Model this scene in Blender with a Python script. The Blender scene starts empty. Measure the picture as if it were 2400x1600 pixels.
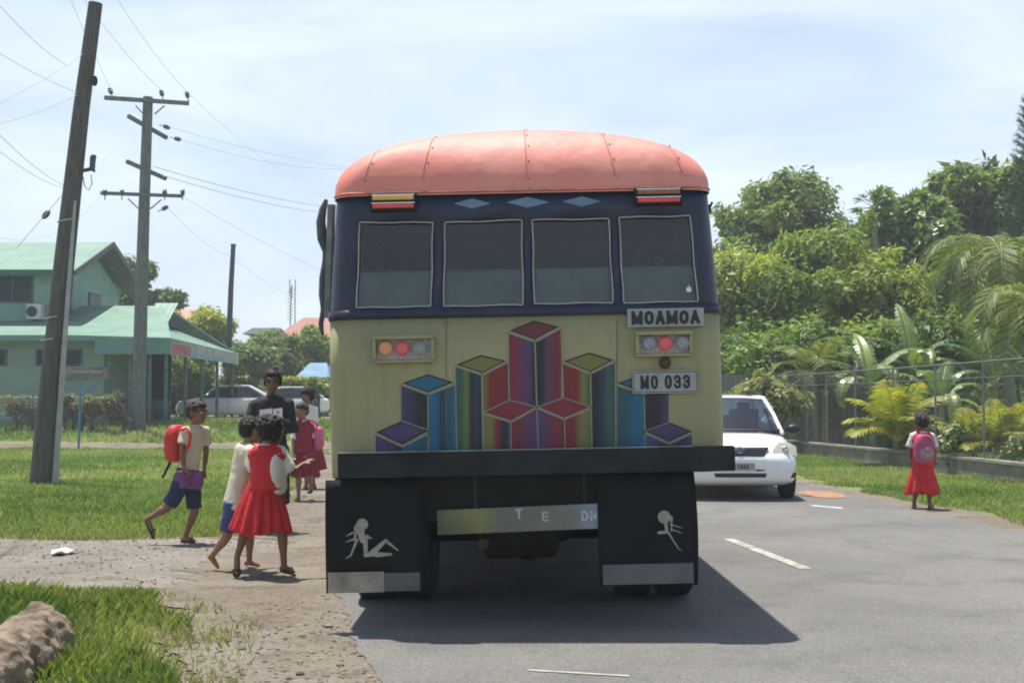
import bpy, bmesh, math, random
import numpy as np
from mathutils import Vector, Matrix, noise as mn
R = math.radians
SC = bpy.context.scene
COL = SC.collection
random.seed(7)
V = Vector

# ------------------------------------------------------------------ camera
CAMZ = 1.35; FPX = 3000.0; PITCH = math.atan(145 / 3000)
cam_d = bpy.data.cameras.new('camera'); cam = bpy.data.objects.new('camera', cam_d); COL.objects.link(cam)
cam.location = (0, 0, CAMZ); cam.rotation_euler = (math.pi / 2 + PITCH, 0, 0)
cam_d.sensor_width = 36; cam_d.lens = 45; cam_d.clip_start = 0.1; cam_d.clip_end = 3000
SC.camera = cam
def P(x, y, Y):
    """photo point -> world point at distance Y"""
    u = (x - 1200) / FPX; v = (800 - y) / FPX
    t = Y / (math.cos(PITCH) - v * math.sin(PITCH))
    return V((u * t, Y, CAMZ + (math.sin(PITCH) + v * math.cos(PITCH)) * t))
def G(x, y, z=0.0):
    u = (x - 1200) / FPX; v = (800 - y) / FPX
    dz = math.sin(PITCH) + v * math.cos(PITCH)
    t = (z - CAMZ) / dz
    return V((u * t, (math.cos(PITCH) - v * math.sin(PITCH)) * t, z))

def sstep(a):
    a = np.clip(a, 0, 1); return a * a * (3 - 2 * a)
def zt(X, Y):
    X = np.asarray(X, float); Y = np.asarray(Y, float)
    r = 0.68 * sstep((Y - 39) / 8.5) * sstep((-2.0 - X) / 5)
    return r + 0.5 * sstep((Y - 60) / 40) * sstep((X + 2) / 3) 
def ztf(x, y): return float(zt(x, y))

# ------------------------------------------------------------------ materials
MATS = {}
def new_mat(name):
    m = bpy.data.materials.new(name); m.use_nodes = True
    nt = m.node_tree; b = nt.nodes['Principled BSDF']
    return m, nt, b
def mat(name, col, rough=0.6, var=0.12, scale=6.0, bump=0.0, bscale=40.0, metal=0.0, spec=0.5, col2=None, stain=0.0,
        coat=0.0, trans=0.0, detail=5, space='Object', stretch=None, backface=None):
    if name in MATS: return MATS[name]
    m, nt, b = new_mat(name); N = nt.nodes; L = nt.links
    tc = N.new('ShaderNodeTexCoord'); src = tc.outputs[space]
    if stretch:
        mp = N.new('ShaderNodeMapping'); mp.inputs['Scale'].default_value = stretch; L.new(src, mp.inputs[0]); src = mp.outputs[0]
    nz = N.new('ShaderNodeTexNoise'); nz.inputs['Scale'].default_value = scale; nz.inputs['Detail'].default_value = detail
    L.new(src, nz.inputs['Vector'])
    rp = N.new('ShaderNodeValToRGB'); L.new(nz.outputs['Fac'], rp.inputs['Fac'])
    c = list(col)[:3]; d = list(col2)[:3] if col2 else [min(1, v * (1 + var)) for v in c]
    a = c if col2 else [v * (1 - var) for v in c]
    rp.color_ramp.elements[0].position = 0.32; rp.color_ramp.elements[0].color = (*a, 1)
    rp.color_ramp.elements[1].position = 0.68; rp.color_ramp.elements[1].color = (*d, 1)
    out = rp.outputs[0]
    if stain > 0:
        n2 = N.new('ShaderNodeTexNoise'); n2.inputs['Scale'].default_value = scale * 0.45; n2.inputs['Detail'].default_value = 8
        n2.inputs['Roughness'].default_value = 0.7
        L.new(src, n2.inputs['Vector'])
        r2 = N.new('ShaderNodeValToRGB'); r2.color_ramp.elements[0].position = 0.52; r2.color_ramp.elements[1].position = 0.72
        r2.color_ramp.elements[0].color = (0, 0, 0, 1); r2.color_ramp.elements[1].color = (stain, stain, stain, 1)
        L.new(n2.outputs['Fac'], r2.inputs['Fac'])
        mx = N.new('ShaderNodeMix'); mx.data_type = 'RGBA'; L.new(r2.outputs[0], mx.inputs['Factor'])
        L.new(out, mx.inputs[6]); mx.inputs[7].default_value = (0.09, 0.075, 0.055, 1)
        out = mx.outputs[2]
    L.new(out, b.inputs['Base Color'])
    b.inputs['Roughness'].default_value = rough; b.inputs['Metallic'].default_value = metal
    b.inputs['Specular IOR Level'].default_value = spec; b.inputs['Coat Weight'].default_value = coat
    if bump > 0:
        n3 = N.new('ShaderNodeTexNoise'); n3.inputs['Scale'].default_value = bscale; n3.inputs['Detail'].default_value = 6
        L.new(src, n3.inputs['Vector'])
        bp = N.new('ShaderNodeBump'); bp.inputs['Strength'].default_value = bump; bp.inputs['Distance'].default_value = 0.02
        L.new(n3.outputs['Fac'], bp.inputs['Height']); L.new(bp.outputs[0], b.inputs['Normal'])
    MATS[name] = m
    return m
def attr_mat(name, rough=0.6, trans=0.0, spec=0.3, bump=0.0, bscale=60, mul=1.0):
    """colour from a per-vertex 'tint' attribute (each leaf, blade, stripe has its own colour)"""
    if name in MATS: return MATS[name]
    m, nt, b = new_mat(name); N = nt.nodes; L = nt.links
    at = N.new('ShaderNodeAttribute'); at.attribute_name = 'tint'
    L.new(at.outputs['Color'], b.inputs['Base Color'])
    b.inputs['Roughness'].default_value = rough; b.inputs['Specular IOR Level'].default_value = spec
    if trans > 0:
        tr = N.new('ShaderNodeBsdfTranslucent'); ms = N.new('ShaderNodeMixShader'); ms.inputs[0].default_value = trans
        g = N.new('ShaderNodeMix'); g.data_type = 'RGBA'; g.blend_type = 'MULTIPLY'; g.inputs['Factor'].default_value = 1
        L.new(at.outputs['Color'], g.inputs[6]); g.inputs[7].default_value = (1.2, 1.35, 0.5, 1)
        L.new(g.outputs[2], tr.inputs['Color'])
        L.new(b.outputs[0], ms.inputs[1]); L.new(tr.outputs[0], ms.inputs[2])
        L.new(ms.outputs[0], N['Material Output'].inputs['Surface'])
    if bump > 0:
        n3 = N.new('ShaderNodeTexNoise'); n3.inputs['Scale'].default_value = bscale
        bp = N.new('ShaderNodeBump'); bp.inputs['Strength'].default_value = bump; bp.inputs['Distance'].default_value = 0.02
        L.new(n3.outputs['Fac'], bp.inputs['Height']); L.new(bp.outputs[0], b.inputs['Normal'])
    MATS[name] = m
    return m
def glass_mat(name, tint=(0.5, 0.55, 0.55), rough=0.05, gloss=0.5, haze=None):
    if name in MATS: return MATS[name]
    m, nt, b = new_mat(name); N = nt.nodes; L = nt.links; N.remove(b)
    t = N.new('ShaderNodeBsdfTransparent'); t.inputs[0].default_value = (*tint, 1)
    g = N.new('ShaderNodeBsdfGlossy'); g.inputs['Roughness'].default_value = rough; g.inputs[0].default_value = (gloss, gloss, gloss, 1)
    fr = N.new('ShaderNodeFresnel'); fr.inputs[0].default_value = 1.9
    ms = N.new('ShaderNodeMixShader'); L.new(fr.outputs[0], ms.inputs[0]); L.new(t.outputs[0], ms.inputs[1]); L.new(g.outputs[0], ms.inputs[2])
    last = ms.outputs[0]
    if haze:   # dust film on the pane
        d = N.new('ShaderNodeBsdfDiffuse'); d.inputs[0].default_value = (*haze[:3], 1)
        m2 = N.new('ShaderNodeMixShader'); m2.inputs[0].default_value = haze[3]
        L.new(last, m2.inputs[1]); L.new(d.outputs[0], m2.inputs[2]); last = m2.outputs[0]
    L.new(last, N['Material Output'].inputs['Surface'])
    MATS[name] = m
    return m

# ------------------------------------------------------------------ objects
ROOT = {}
def tag(o, label=None, cat=None, group=None, kind=None):
    if label: o['label'] = label
    if cat: o['category'] = cat
    if group: o['group'] = group
    if kind: o['kind'] = kind
    return o
def thing(name, label, cat, loc=(0, 0, 0), rot=(0, 0, 0), group=None):
    o = bpy.data.objects.new(name, None); COL.objects.link(o)
    o.empty_display_size = 0.2
    o.location = loc; o.rotation_euler = rot
    ROOT[o.name] = (Matrix.Translation(V(loc)) @ __import__('mathutils').Euler(rot).to_matrix().to_4x4()).inverted()
    return tag(o, label, cat, group)
def root_inv(o):
    while o.parent: o = o.parent
    return ROOT.get(o.name, Matrix())
def link(name, me, m, parent=None, world=False):
    if m is not None and not me.materials: me.materials.append(m)
    o = bpy.data.objects.new(name, me); COL.objects.link(o)
    if parent:
        if world: me.transform(root_inv(parent))
        o.parent = parent
    return o
def copy_tree(o, parent=None):
    c = o.copy(); COL.objects.link(c)
    if parent: c.parent = parent
    for ch in list(o.children): copy_tree(ch, c)
    return c

class MB:
    def __init__(s): s.v = []; s.f = []; s.c = []; s.mi = []; s.m = 0
    def add(s, vs, fs, col=None):
        n = len(s.v); s.v += [tuple(p) for p in vs]; s.f += [tuple(i + n for i in f) for f in fs]
        s.mi += [s.m] * len(fs)
        if col is not None: s.c += [tuple(col)] * len(vs)
        return s
    def box(s, a, b, M=None, col=None):
        x0, y0, z0 = a; x1, y1, z1 = b
        vs = [V(p) for p in ((x0,y0,z0),(x1,y0,z0),(x1,y1,z0),(x0,y1,z0),(x0,y0,z1),(x1,y0,z1),(x1,y1,z1),(x0,y1,z1))]
        if M: vs = [M @ p for p in vs]
        return s.add(vs, [(0,3,2,1),(4,5,6,7),(0,1,5,4),(1,2,6,5),(2,3,7,6),(3,0,4,7)], col)
    def cbox(s, c, d, rz=0, M=None, col=None):
        T = Matrix.Translation(V(c)) @ Matrix.Rotation(rz, 4, 'Z')
        if M: T = T @ M
        return s.box((-d[0]/2, -d[1]/2, -d[2]/2), (d[0]/2, d[1]/2, d[2]/2), T, col)
    def bar(s, p, q, w, h=None, up=V((0, 0, 1)), col=None):
        p = V(p); q = V(q); d = q - p; L = d.length; d.normalize(); h = h or w
        x = d.cross(up)
        if x.length < 1e-4: x = V((1, 0, 0))
        x.normalize(); u = x.cross(d)
        vs = []
        for t in (p, q):
            for a, b in ((-1,-1),(1,-1),(1,1),(-1,1)): vs.append(t + x*a*w/2 + u*b*h/2)
        return s.add(vs, [(0,1,2,3),(7,6,5,4),(0,4,5,1),(1,5,6,2),(2,6,7,3),(3,7,4,0)], col)
    def tube(s, pts, rad, n=10, caps=True, col=None):
        pts = [V(p) for p in pts]
        if not hasattr(rad, '__len__'): rad = [rad] * len(pts)
        vs = []; fs = []; prev = None
        for i, p in enumerate(pts):
            d = (pts[min(i+1, len(pts)-1)] - pts[max(i-1, 0)]).normalized()
            if prev is None:
                x = d.orthogonal().normalized()
            else:
                x = (prev - d * prev.dot(d)).normalized()
            prev = x; y = d.cross(x)
            for k in range(n):
                a = 2 * math.pi * k / n
                vs.append(p + (x * math.cos(a) + y * math.sin(a)) * rad[i])
        for i in range(len(pts)-1):
            for k in range(n):
                a = i*n + k; b = i*n + (k+1) % n
                fs.append((a, b, b+n, a+n))
        if caps:
            fs.append(tuple(range(n-1, -1, -1))); fs.append(tuple((len(pts)-1)*n + k for k in range(n)))
        return s.add(vs, fs, col)
    def disc(s, c, r, axis, depth=0.01, n=24, col=None):
        c = V(c); ax = V(axis).normalized()
        return s.tube([c - ax*depth/2, c + ax*depth/2], r, n, True, col)
    def lathe(s, c, prof, axis='Z', n=24, col=None):
        """prof: list of (r, h)"""
        c = V(c); vs = []; fs = []
        A = {'X': (V((0,1,0)), V((0,0,1)), V((1,0,0))), 'Y': (V((1,0,0)), V((0,0,-1)), V((0,1,0))), 'Z': (V((1,0,0)), V((0,1,0)), V((0,0,1)))}[axis]
        for r, h in prof:
            for k in range(n):
                a = 2*math.pi*k/n
                vs.append(c + A[0]*r*math.cos(a) + A[1]*r*math.sin(a) + A[2]*h)
        m = len(prof)
        for i in range(m-1):
            for k in range(n):
                a = i*n+k; b = i*n+(k+1) % n
                fs.append((a, b, b+n, a+n))
        fs.append(tuple(range(n-1, -1, -1))); fs.append(tuple((m-1)*n+k for k in range(n)))
        return s.add(vs, fs, col)
    def ell(s, c, r, M=None, nu=14, nv=10, col=None):
        vs = []; fs = []; c = V(c)
        for j in range(1, nv):
            t = math.pi*j/nv
            for k in range(nu):
                a = 2*math.pi*k/nu
                p = V((r[0]*math.sin(t)*math.cos(a), r[1]*math.sin(t)*math.sin(a), r[2]*math.cos(t)))
                if M: p = M @ p
                vs.append(c + p)
        for pz in (r[2], -r[2]):
            p = V((0, 0, pz))
            if M: p = M @ p
            vs.append(c + p)
        T = len(vs)-2; B = T+1
        for j in range(nv-2):
            for k in range(nu):
                a = j*nu+k; b = j*nu+(k+1) % nu
                fs.append((a, a+nu, b+nu, b))
        for k in range(nu):
            fs.append((T, k, (k+1) % nu)); a = (nv-2)*nu
            fs.append((B, a+(k+1) % nu, a+k))
        return s.add(vs, fs, col)
    def poly(s, pts, thick=None, nrm=(0, -1, 0), col=None):
        """flat polygon, optionally extruded by thick along nrm"""
        pts = [V(p) for p in pts]; n = len(pts)
        if not thick: return s.add(pts, [tuple(range(n))], col)
        d = V(nrm)*thick
        vs = pts + [p + d for p in pts]
        fs = [tuple(range(n)), tuple(range(2*n-1, n-1, -1))] + [(i, i+n, (i+1) % n+n, (i+1) % n) for i in range(n)]
        return s.add(vs, fs, col)
    def mesh(s, name, smooth=None):
        me = bpy.data.meshes.new(name); me.from_pydata(s.v, [], s.f)
        if s.c and len(s.c) == len(s.v):
            a = me.attributes.new('tint', 'FLOAT_COLOR', 'POINT')
            a.data.foreach_set('color', np.array([(c[0], c[1], c[2], 1) for c in s.c], np.float32).ravel())
        if any(s.mi): me.polygons.foreach_set('material_index', s.mi)
        me.update()
        bm = bmesh.new(); bm.from_mesh(me); bmesh.ops.recalc_face_normals(bm, faces=bm.faces[:]); bm.to_mesh(me); bm.free()
        if smooth is not None: shade(me, smooth)
        return me
    def build(s, name, m, parent=None, world=False, smooth=None, bevel=0, solid=0):
        me = s.mesh(name, smooth)
        mats = m if isinstance(m, (list, tuple)) else [m]
        for k in mats: me.materials.append(k)
        o = link(name, me, None, parent, world)
        if solid:
            md = o.modifiers.new('solid', 'SOLIDIFY'); md.thickness = solid; md.offset = -1
        if bevel:
            md = o.modifiers.new('bevel', 'BEVEL'); md.width = bevel; md.segments = 2; md.limit_method = 'ANGLE'; md.angle_limit = R(40)
        return o
def shade(me, ang=40):
    me.polygons.foreach_set('use_smooth', [True]*len(me.polygons))
    if ang < 180:
        try: me.set_sharp_from_angle(angle=R(ang))
        except Exception: pass

def bake(o):
    """apply modifiers, return a fresh mesh"""
    dg = bpy.context.evaluated_depsgraph_get(); dg.update()
    return bpy.data.meshes.new_from_object(o.evaluated_get(dg))
def blob(name, mb, voxel, m, parent, world=True, smooth_it=4, noise_amp=0.0, noise_sc=20.0, paint=None, decim=0):
    """closed overlapping pieces -> one continuous skin"""
    me = mb.mesh(name); o = bpy.data.objects.new('tmp', me); COL.objects.link(o)
    md = o.modifiers.new('r', 'REMESH'); md.mode = 'VOXEL'; md.voxel_size = voxel; md.use_smooth_shade = True
    if smooth_it:
        ms = o.modifiers.new('s', 'SMOOTH'); ms.iterations = smooth_it; ms.factor = 0.5
    nm = bake(o); bpy.data.objects.remove(o)
    nm.name = name
    if noise_amp:
        k = len(nm.vertices); co = np.empty(k*3); no = np.empty(k*3)
        nm.vertices.foreach_get('co', co); nm.vertices.foreach_get('normal', no); co = co.reshape(-1, 3); no = no.reshape(-1, 3)
        am = np.array([mn.noise(V(p)*noise_sc)+0.5*mn.noise(V(p)*noise_sc*2.3) for p in co])
        nm.vertices.foreach_set('co', (co+no*(am*noise_amp)[:, None]).ravel()); nm.update()
    nm.materials.clear()
    ms = m if isinstance(m, (list, tuple)) else [m]
    for k in ms: nm.materials.append(k)
    idx = [0]*len(nm.polygons)
    if paint:
        for p in nm.polygons: idx[p.index] = paint(p.center)
    nm.polygons.foreach_set('material_index', idx)
    nm.polygons.foreach_set('use_smooth', [True]*len(nm.polygons))
    return link(name, nm, None, parent, world)
GLY = {'M': [[(0,0),(0,1)],[(0,1),(.5,.12)],[(.5,.12),(1,1)],[(1,1),(1,0)]], 'A': [[(0,0),(.5,1)],[(.5,1),(1,0)],[(.18,.3),(.82,.3)]],
 'T': [[(0,1),(1,1)],[(.5,1),(.5,0)]], 'E': [[(1,1),(0,1),(0,0),(1,0)],[(0,.52),(.85,.52)]], 'D': [[(0,0),(0,1),(.6,1),(1,.7),(1,.3),(.6,0),(0,0)]],
 'N': [[(0,0),(0,1)],[(0,1),(1,0)],[(1,0),(1,1)]], 'Y': [[(0,1),(.5,.45)],[(1,1),(.5,.45)],[(.5,.5),(.5,0)]], '1': [[(.15,.75),(.55,1)],[(.55,1),(.55,0)]],
 'O': [[(.5+.5*math.sin(k*math.pi/10)*(1 if abs(math.cos(k*math.pi/10))<.75 else .97), .5+.5*(1 if math.cos(k*math.pi/10)>0 else -1)*abs(math.cos(k*math.pi/10))**.62) for k in range(21)]],
 '3': [[(0,.82),(.2,.98),(.5,1),(.85,.95),(1,.78),(.95,.6),(.7,.52),(.4,.52)],[(.4,.52),(.75,.5),(1,.36),(1,.18),(.82,.03),(.5,0),(.18,.03),(0,.2)]],
 '8': [[(.5,.53),(.15,.6),(.05,.8),(.25,.98),(.5,1),(.75,.98),(.95,.8),(.85,.6),(.5,.53)],[(.5,.52),(.1,.42),(0,.2),(.2,.02),(.5,0),(.8,.02),(1,.2),(.9,.42),(.5,.52)]],
 '6': [[(.95,.9),(.6,1),(.2,.85),(0,.5),(0,.2),(.25,0),(.7,0),(1,.2),(1,.4),(.7,.58),(.25,.55),(0,.38)]], '4': [[(.75,0),(.75,1)],[(.75,1),(0,.3)],[(0,.3),(1,.3)]]}
GLY['0'] = GLY['O']
def text_mesh(s, size, wd=0.6, stroke=0.16, depth=0.0012, gap=0.26, space=0.35):
    """painted block lettering, upright, facing -Y, centred on the origin; size = cap height"""
    mb = MB(); x = 0; h = size; sw = stroke*size; W = wd*size
    for ch in s:
        if ch == ' ': x += space*size; continue
        g = GLY[ch]; w_ = W*(1.18 if ch == 'M' else 1)
        for si, st in enumerate(g):
            pts = [V((x+sw/2+(w_-sw)*p[0], 0, sw/2+(h-sw)*p[1])) for p in st]
            closed = (pts[0]-pts[-1]).length < 1e-6
            dep = depth*(1+si*0.3); L_ = []; R_ = []
            m = len(pts)
            for i, p in enumerate(pts):
                a = pts[i-1] if i > 0 else (pts[-2] if closed else None); b = pts[i+1] if i < m-1 else (pts[1] if closed else None)
                d1 = (p-a).normalized() if a is not None else None; d2 = (b-p).normalized() if b is not None else None
                d1 = d1 or d2; d2 = d2 or d1
                n1 = V((-d1.z, 0, d1.x)); n2 = V((-d2.z, 0, d2.x)); nn = n1+n2
                if nn.length < .3: nn = n1
                nn.normalize(); k = sw/2/max(.6, nn.dot(n1))
                if not closed and i == 0: p = p-d1*sw/2
                if not closed and i == m-1: p = p+d2*sw/2
                L_.append(p+nn*k); R_.append(p-nn*k)
            for i in range(m-1):
                q = [R_[i], R_[i+1], L_[i+1], L_[i]]; n = len(mb.v)
                mb.v += [(v.x, -dep, v.z) for v in q]+[(v.x, 0, v.z) for v in q]
                fs = [(0,1,2,3),(0,4,5,1),(3,2,6,7)]
                if i == 0: fs.append((0,3,7,4))
                if i == m-2: fs.append((1,5,6,2))
                mb.f += [tuple(n+k for k in f) for f in fs]; mb.mi += [0]*len(fs)
        x += w_+gap*W
    me = mb.mesh('lettering'); me.transform(Matrix.Translation((-(x-gap*W)/2, 0, -h/2)))
    return me
def fast_mesh(name, verts, faces_n, cols, m, parent=None, world=False, smooth=False):
    """verts (n*k,3) where each face is k consecutive verts; cols (n,3) per face"""
    k = faces_n; n = len(verts)//k
    me = bpy.data.meshes.new(name)
    me.vertices.add(n*k); me.vertices.foreach_set('co', np.asarray(verts, np.float32).ravel())
    me.loops.add(n*k); me.loops.foreach_set('vertex_index', np.arange(n*k, dtype=np.int32))
    me.polygons.add(n); me.polygons.foreach_set('loop_start', np.arange(0, n*k, k, dtype=np.int32))
    me.polygons.foreach_set('loop_total', np.full(n, k, np.int32))
    me.update(calc_edges=True)
    if cols is not None:
        a = me.attributes.new('tint', 'FLOAT_COLOR', 'POINT')
        c = np.ones((n*k, 4), np.float32); c[:, :3] = np.repeat(np.asarray(cols), k, axis=0)
        a.data.foreach_set('color', c.ravel())
    me.validate()
    return link(name, me, m, parent, world)

# ------------------------------------------------------------------ world and sun
SUN_EL = R(76); SHX, SHY = 0.62, -0.78         # shadows fall towards +X, -Y
SC.render.engine = 'CYCLES'
w = bpy.data.worlds.new('World'); SC.world = w; w.use_nodes = True
nt = w.node_tree; N = nt.nodes; L = nt.links; bg = N['Background']
sky = N.new('ShaderNodeTexSky'); sky.sky_type = 'NISHITA'; sky.sun_disc = False
sky.sun_elevation = SUN_EL; sun_az = math.atan2(-SHX, -SHY)   # compass angle of the sun from +Y towards +X
sky.sun_rotation = sun_az; sky.air_density = 1.0; sky.dust_density = 1.2; sky.ozone_density = 1.5
tc = N.new('ShaderNodeTexCoord'); mp = N.new('ShaderNodeMapping'); mp.inputs['Scale'].default_value = (1.0, 1.0, 4.5)
mp.inputs['Rotation'].default_value = (0.12, 0.2, 0.4)
L.new(tc.outputs['Generated'], mp.inputs[0])
nz = N.new('ShaderNodeTexNoise'); nz.inputs['Scale'].default_value = 2.1; nz.inputs['Detail'].default_value = 7; nz.inputs['Roughness'].default_value = 0.55
nz.inputs['Distortion'].default_value = 0.5
L.new(mp.outputs[0], nz.inputs['Vector'])
rp = N.new('ShaderNodeValToRGB'); rp.color_ramp.elements[0].position = 0.38; rp.color_ramp.elements[1].position = 0.64
rp.color_ramp.elements[0].color = (0.46, 0.46, 0.46, 1); rp.color_ramp.elements[1].color = (0.92, 0.92, 0.92, 1)
L.new(nz.outputs['Fac'], rp.inputs['Fac'])
mx = N.new('ShaderNodeMix'); mx.data_type = 'RGBA'; sp = N.new('ShaderNodeSeparateXYZ'); L.new(tc.outputs['Generated'], sp.inputs[0])
el = N.new('ShaderNodeMapRange'); el.interpolation_type = 'SMOOTHSTEP'; L.new(sp.outputs[2], el.inputs[0])   # haze and thin cloud thin out overhead
el.inputs[1].default_value = 0.24; el.inputs[2].default_value = 0.48; el.inputs[3].default_value = 1.0; el.inputs[4].default_value = 0.06
ml = N.new('ShaderNodeMath'); ml.operation = 'MULTIPLY'; L.new(rp.outputs[0], ml.inputs[0]); L.new(el.outputs[0], ml.inputs[1])
L.new(ml.outputs[0], mx.inputs['Factor'])
L.new(sky.outputs[0], mx.inputs[6]); mx.inputs[7].default_value = (7.5, 8.45, 9.6, 1)
L.new(mx.outputs[2], bg.inputs[0]); bg.inputs[1].default_value = 0.1
sd = bpy.data.lights.new('sun', 'SUN'); sd.energy = 4.9; sd.angle = R(0.6); sd.color = (1.0, 0.96, 0.88)
so = bpy.data.objects.new('sun', sd); COL.objects.link(so)
shd = V((SHX, SHY, 0)).normalized()*math.cos(SUN_EL) + V((0, 0, -math.sin(SUN_EL)))
so.rotation_euler = shd.to_track_quat('-Z', 'Y').to_euler(); so.location = (0, 0, 30)
SC.view_settings.view_transform = 'Standard'; SC.view_settings.look = 'None'
SC.view_settings.exposure = 0.40; SC.view_settings.gamma = 1
SC.cycles.filter_width = 1.9; SC.cycles.volume_bounces = 0; SC.cycles.max_bounces = 6; SC.cycles.transparent_max_bounces = 12
# ------------------------------------------------------------------ people
skin_d = mat('skin_brown', (.23, .115, .070), .5, .12, 9, spec=.35); skin_l = mat('skin_warm', (.31, .165, .10), .5, .12, 9, spec=.35)
eyew = mat('eye_white', (.55, .53, .5), .3); eyed = mat('eye_dark', (.01, .008, .007), .2); lipm = mat('lip', (.20, .07, .06), .45); hairm = mat('black_hair', (.012, .009, .008), .55, .5, 40, bump=.9, bscale=90, spec=.5)
hairb = mat('brown_hair', (.035, .018, .012), .55, .5, 40, bump=.9, bscale=90, spec=.5)
redc = mat('red_cloth', (.58, .022, .03), .8, .14, 7, bump=.35, bscale=30); whitec = mat('white_cloth', (.70, .69, .66), .85, .06, 9, bump=.3, bscale=30); creamc = mat('cream_cloth', (.60, .54, .42), .85, .10, 9, bump=.35, bscale=25)
navyc = mat('navy_cloth', (.018, .03, .075), .8, .25, 9, bump=.35, bscale=25); blackc = mat('black_cloth', (.016, .017, .02), .85, .3, 14, bump=.45, bscale=20, col2=(.035, .036, .04)); marc = mat('maroon_cloth', (.26, .02, .035), .8, .2, 8, bump=.35, bscale=25)
solem = mat('sandal_sole', (.03, .022, .018), .8, .3, 12); packr = mat('red_nylon', (.55, .03, .03), .55, .12, 8, bump=.4, bscale=18, spec=.5); pinkn = mat('pink_nylon', (.62, .13, .25), .55, .2, 6, bump=.4, bscale=18); greyn = mat('grey_print', (.22, .13, .14), .7, .5, 22, col2=(.45, .3, .32)); strapk = mat('black_webbing', (.015, .015, .016), .8)
def Z3(x, y, Y): return P(300+x/2.8, 840+y/2.8, Y)
def frame(f, up=V((0, 0, 1))):
    f = V(f).normalized(); u = (up-f*up.dot(f)).normalized(); s = f.cross(u)
    return Matrix((s, f, u)).transposed()
def limb(mb, pts, rad, caps=True, n=12):
    mb.tube(pts, rad, n)
    for p, r in (zip(pts, rad) if caps else list(zip(pts, rad))[1:-1]): mb.ell(p, (r, r, r), nu=n, nv=8)
def hand(mb, wrist, d, nrm, k, curl=.5, right=True, splay=.16):
    d = V(d).normalized(); nrm = V(nrm); nrm = (nrm-d*nrm.dot(d)).normalized(); s = d.cross(nrm)
    M = Matrix((s, nrm, d)).transposed()
    mb.ell(wrist+d*.036*k, (.031*k, .014*k, .043*k), M); mb.ell(wrist+d*.058*k, (.033*k, .012*k, .022*k), M)
    for i, (o, L_) in enumerate(((-.026, .058), (-.009, .068), (.009, .063), (.026, .048))):
        L_ *= k; b = wrist+d*.066*k+s*o*k; a = splay*(i-1.5); dd = (d*math.cos(a)+s*math.sin(a)); pts = [b-d*.012*k, b]
        e = curl*.5; p = b
        for seg in (.45, .32, .25):
            q = dd*math.cos(e)+nrm*math.sin(e); p = p+q*L_*seg; pts.append(p.copy()); e += curl*.75
        limb(mb, pts, [.0085*k, .0084*k, .0078*k, .0072*k, .0062*k], n=8)
    sg = -1 if right else 1
    b = wrist+d*.016*k+s*.022*k*sg; p1 = b+(s*sg*.75+d*.65+nrm*.25).normalized()*.030*k; p2 = p1+(s*sg*.35+d*.9+nrm*.4).normalized()*.028*k
    limb(mb, [b, p1, p2], [.0125*k, .0100*k, .0085*k], n=8)
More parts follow.
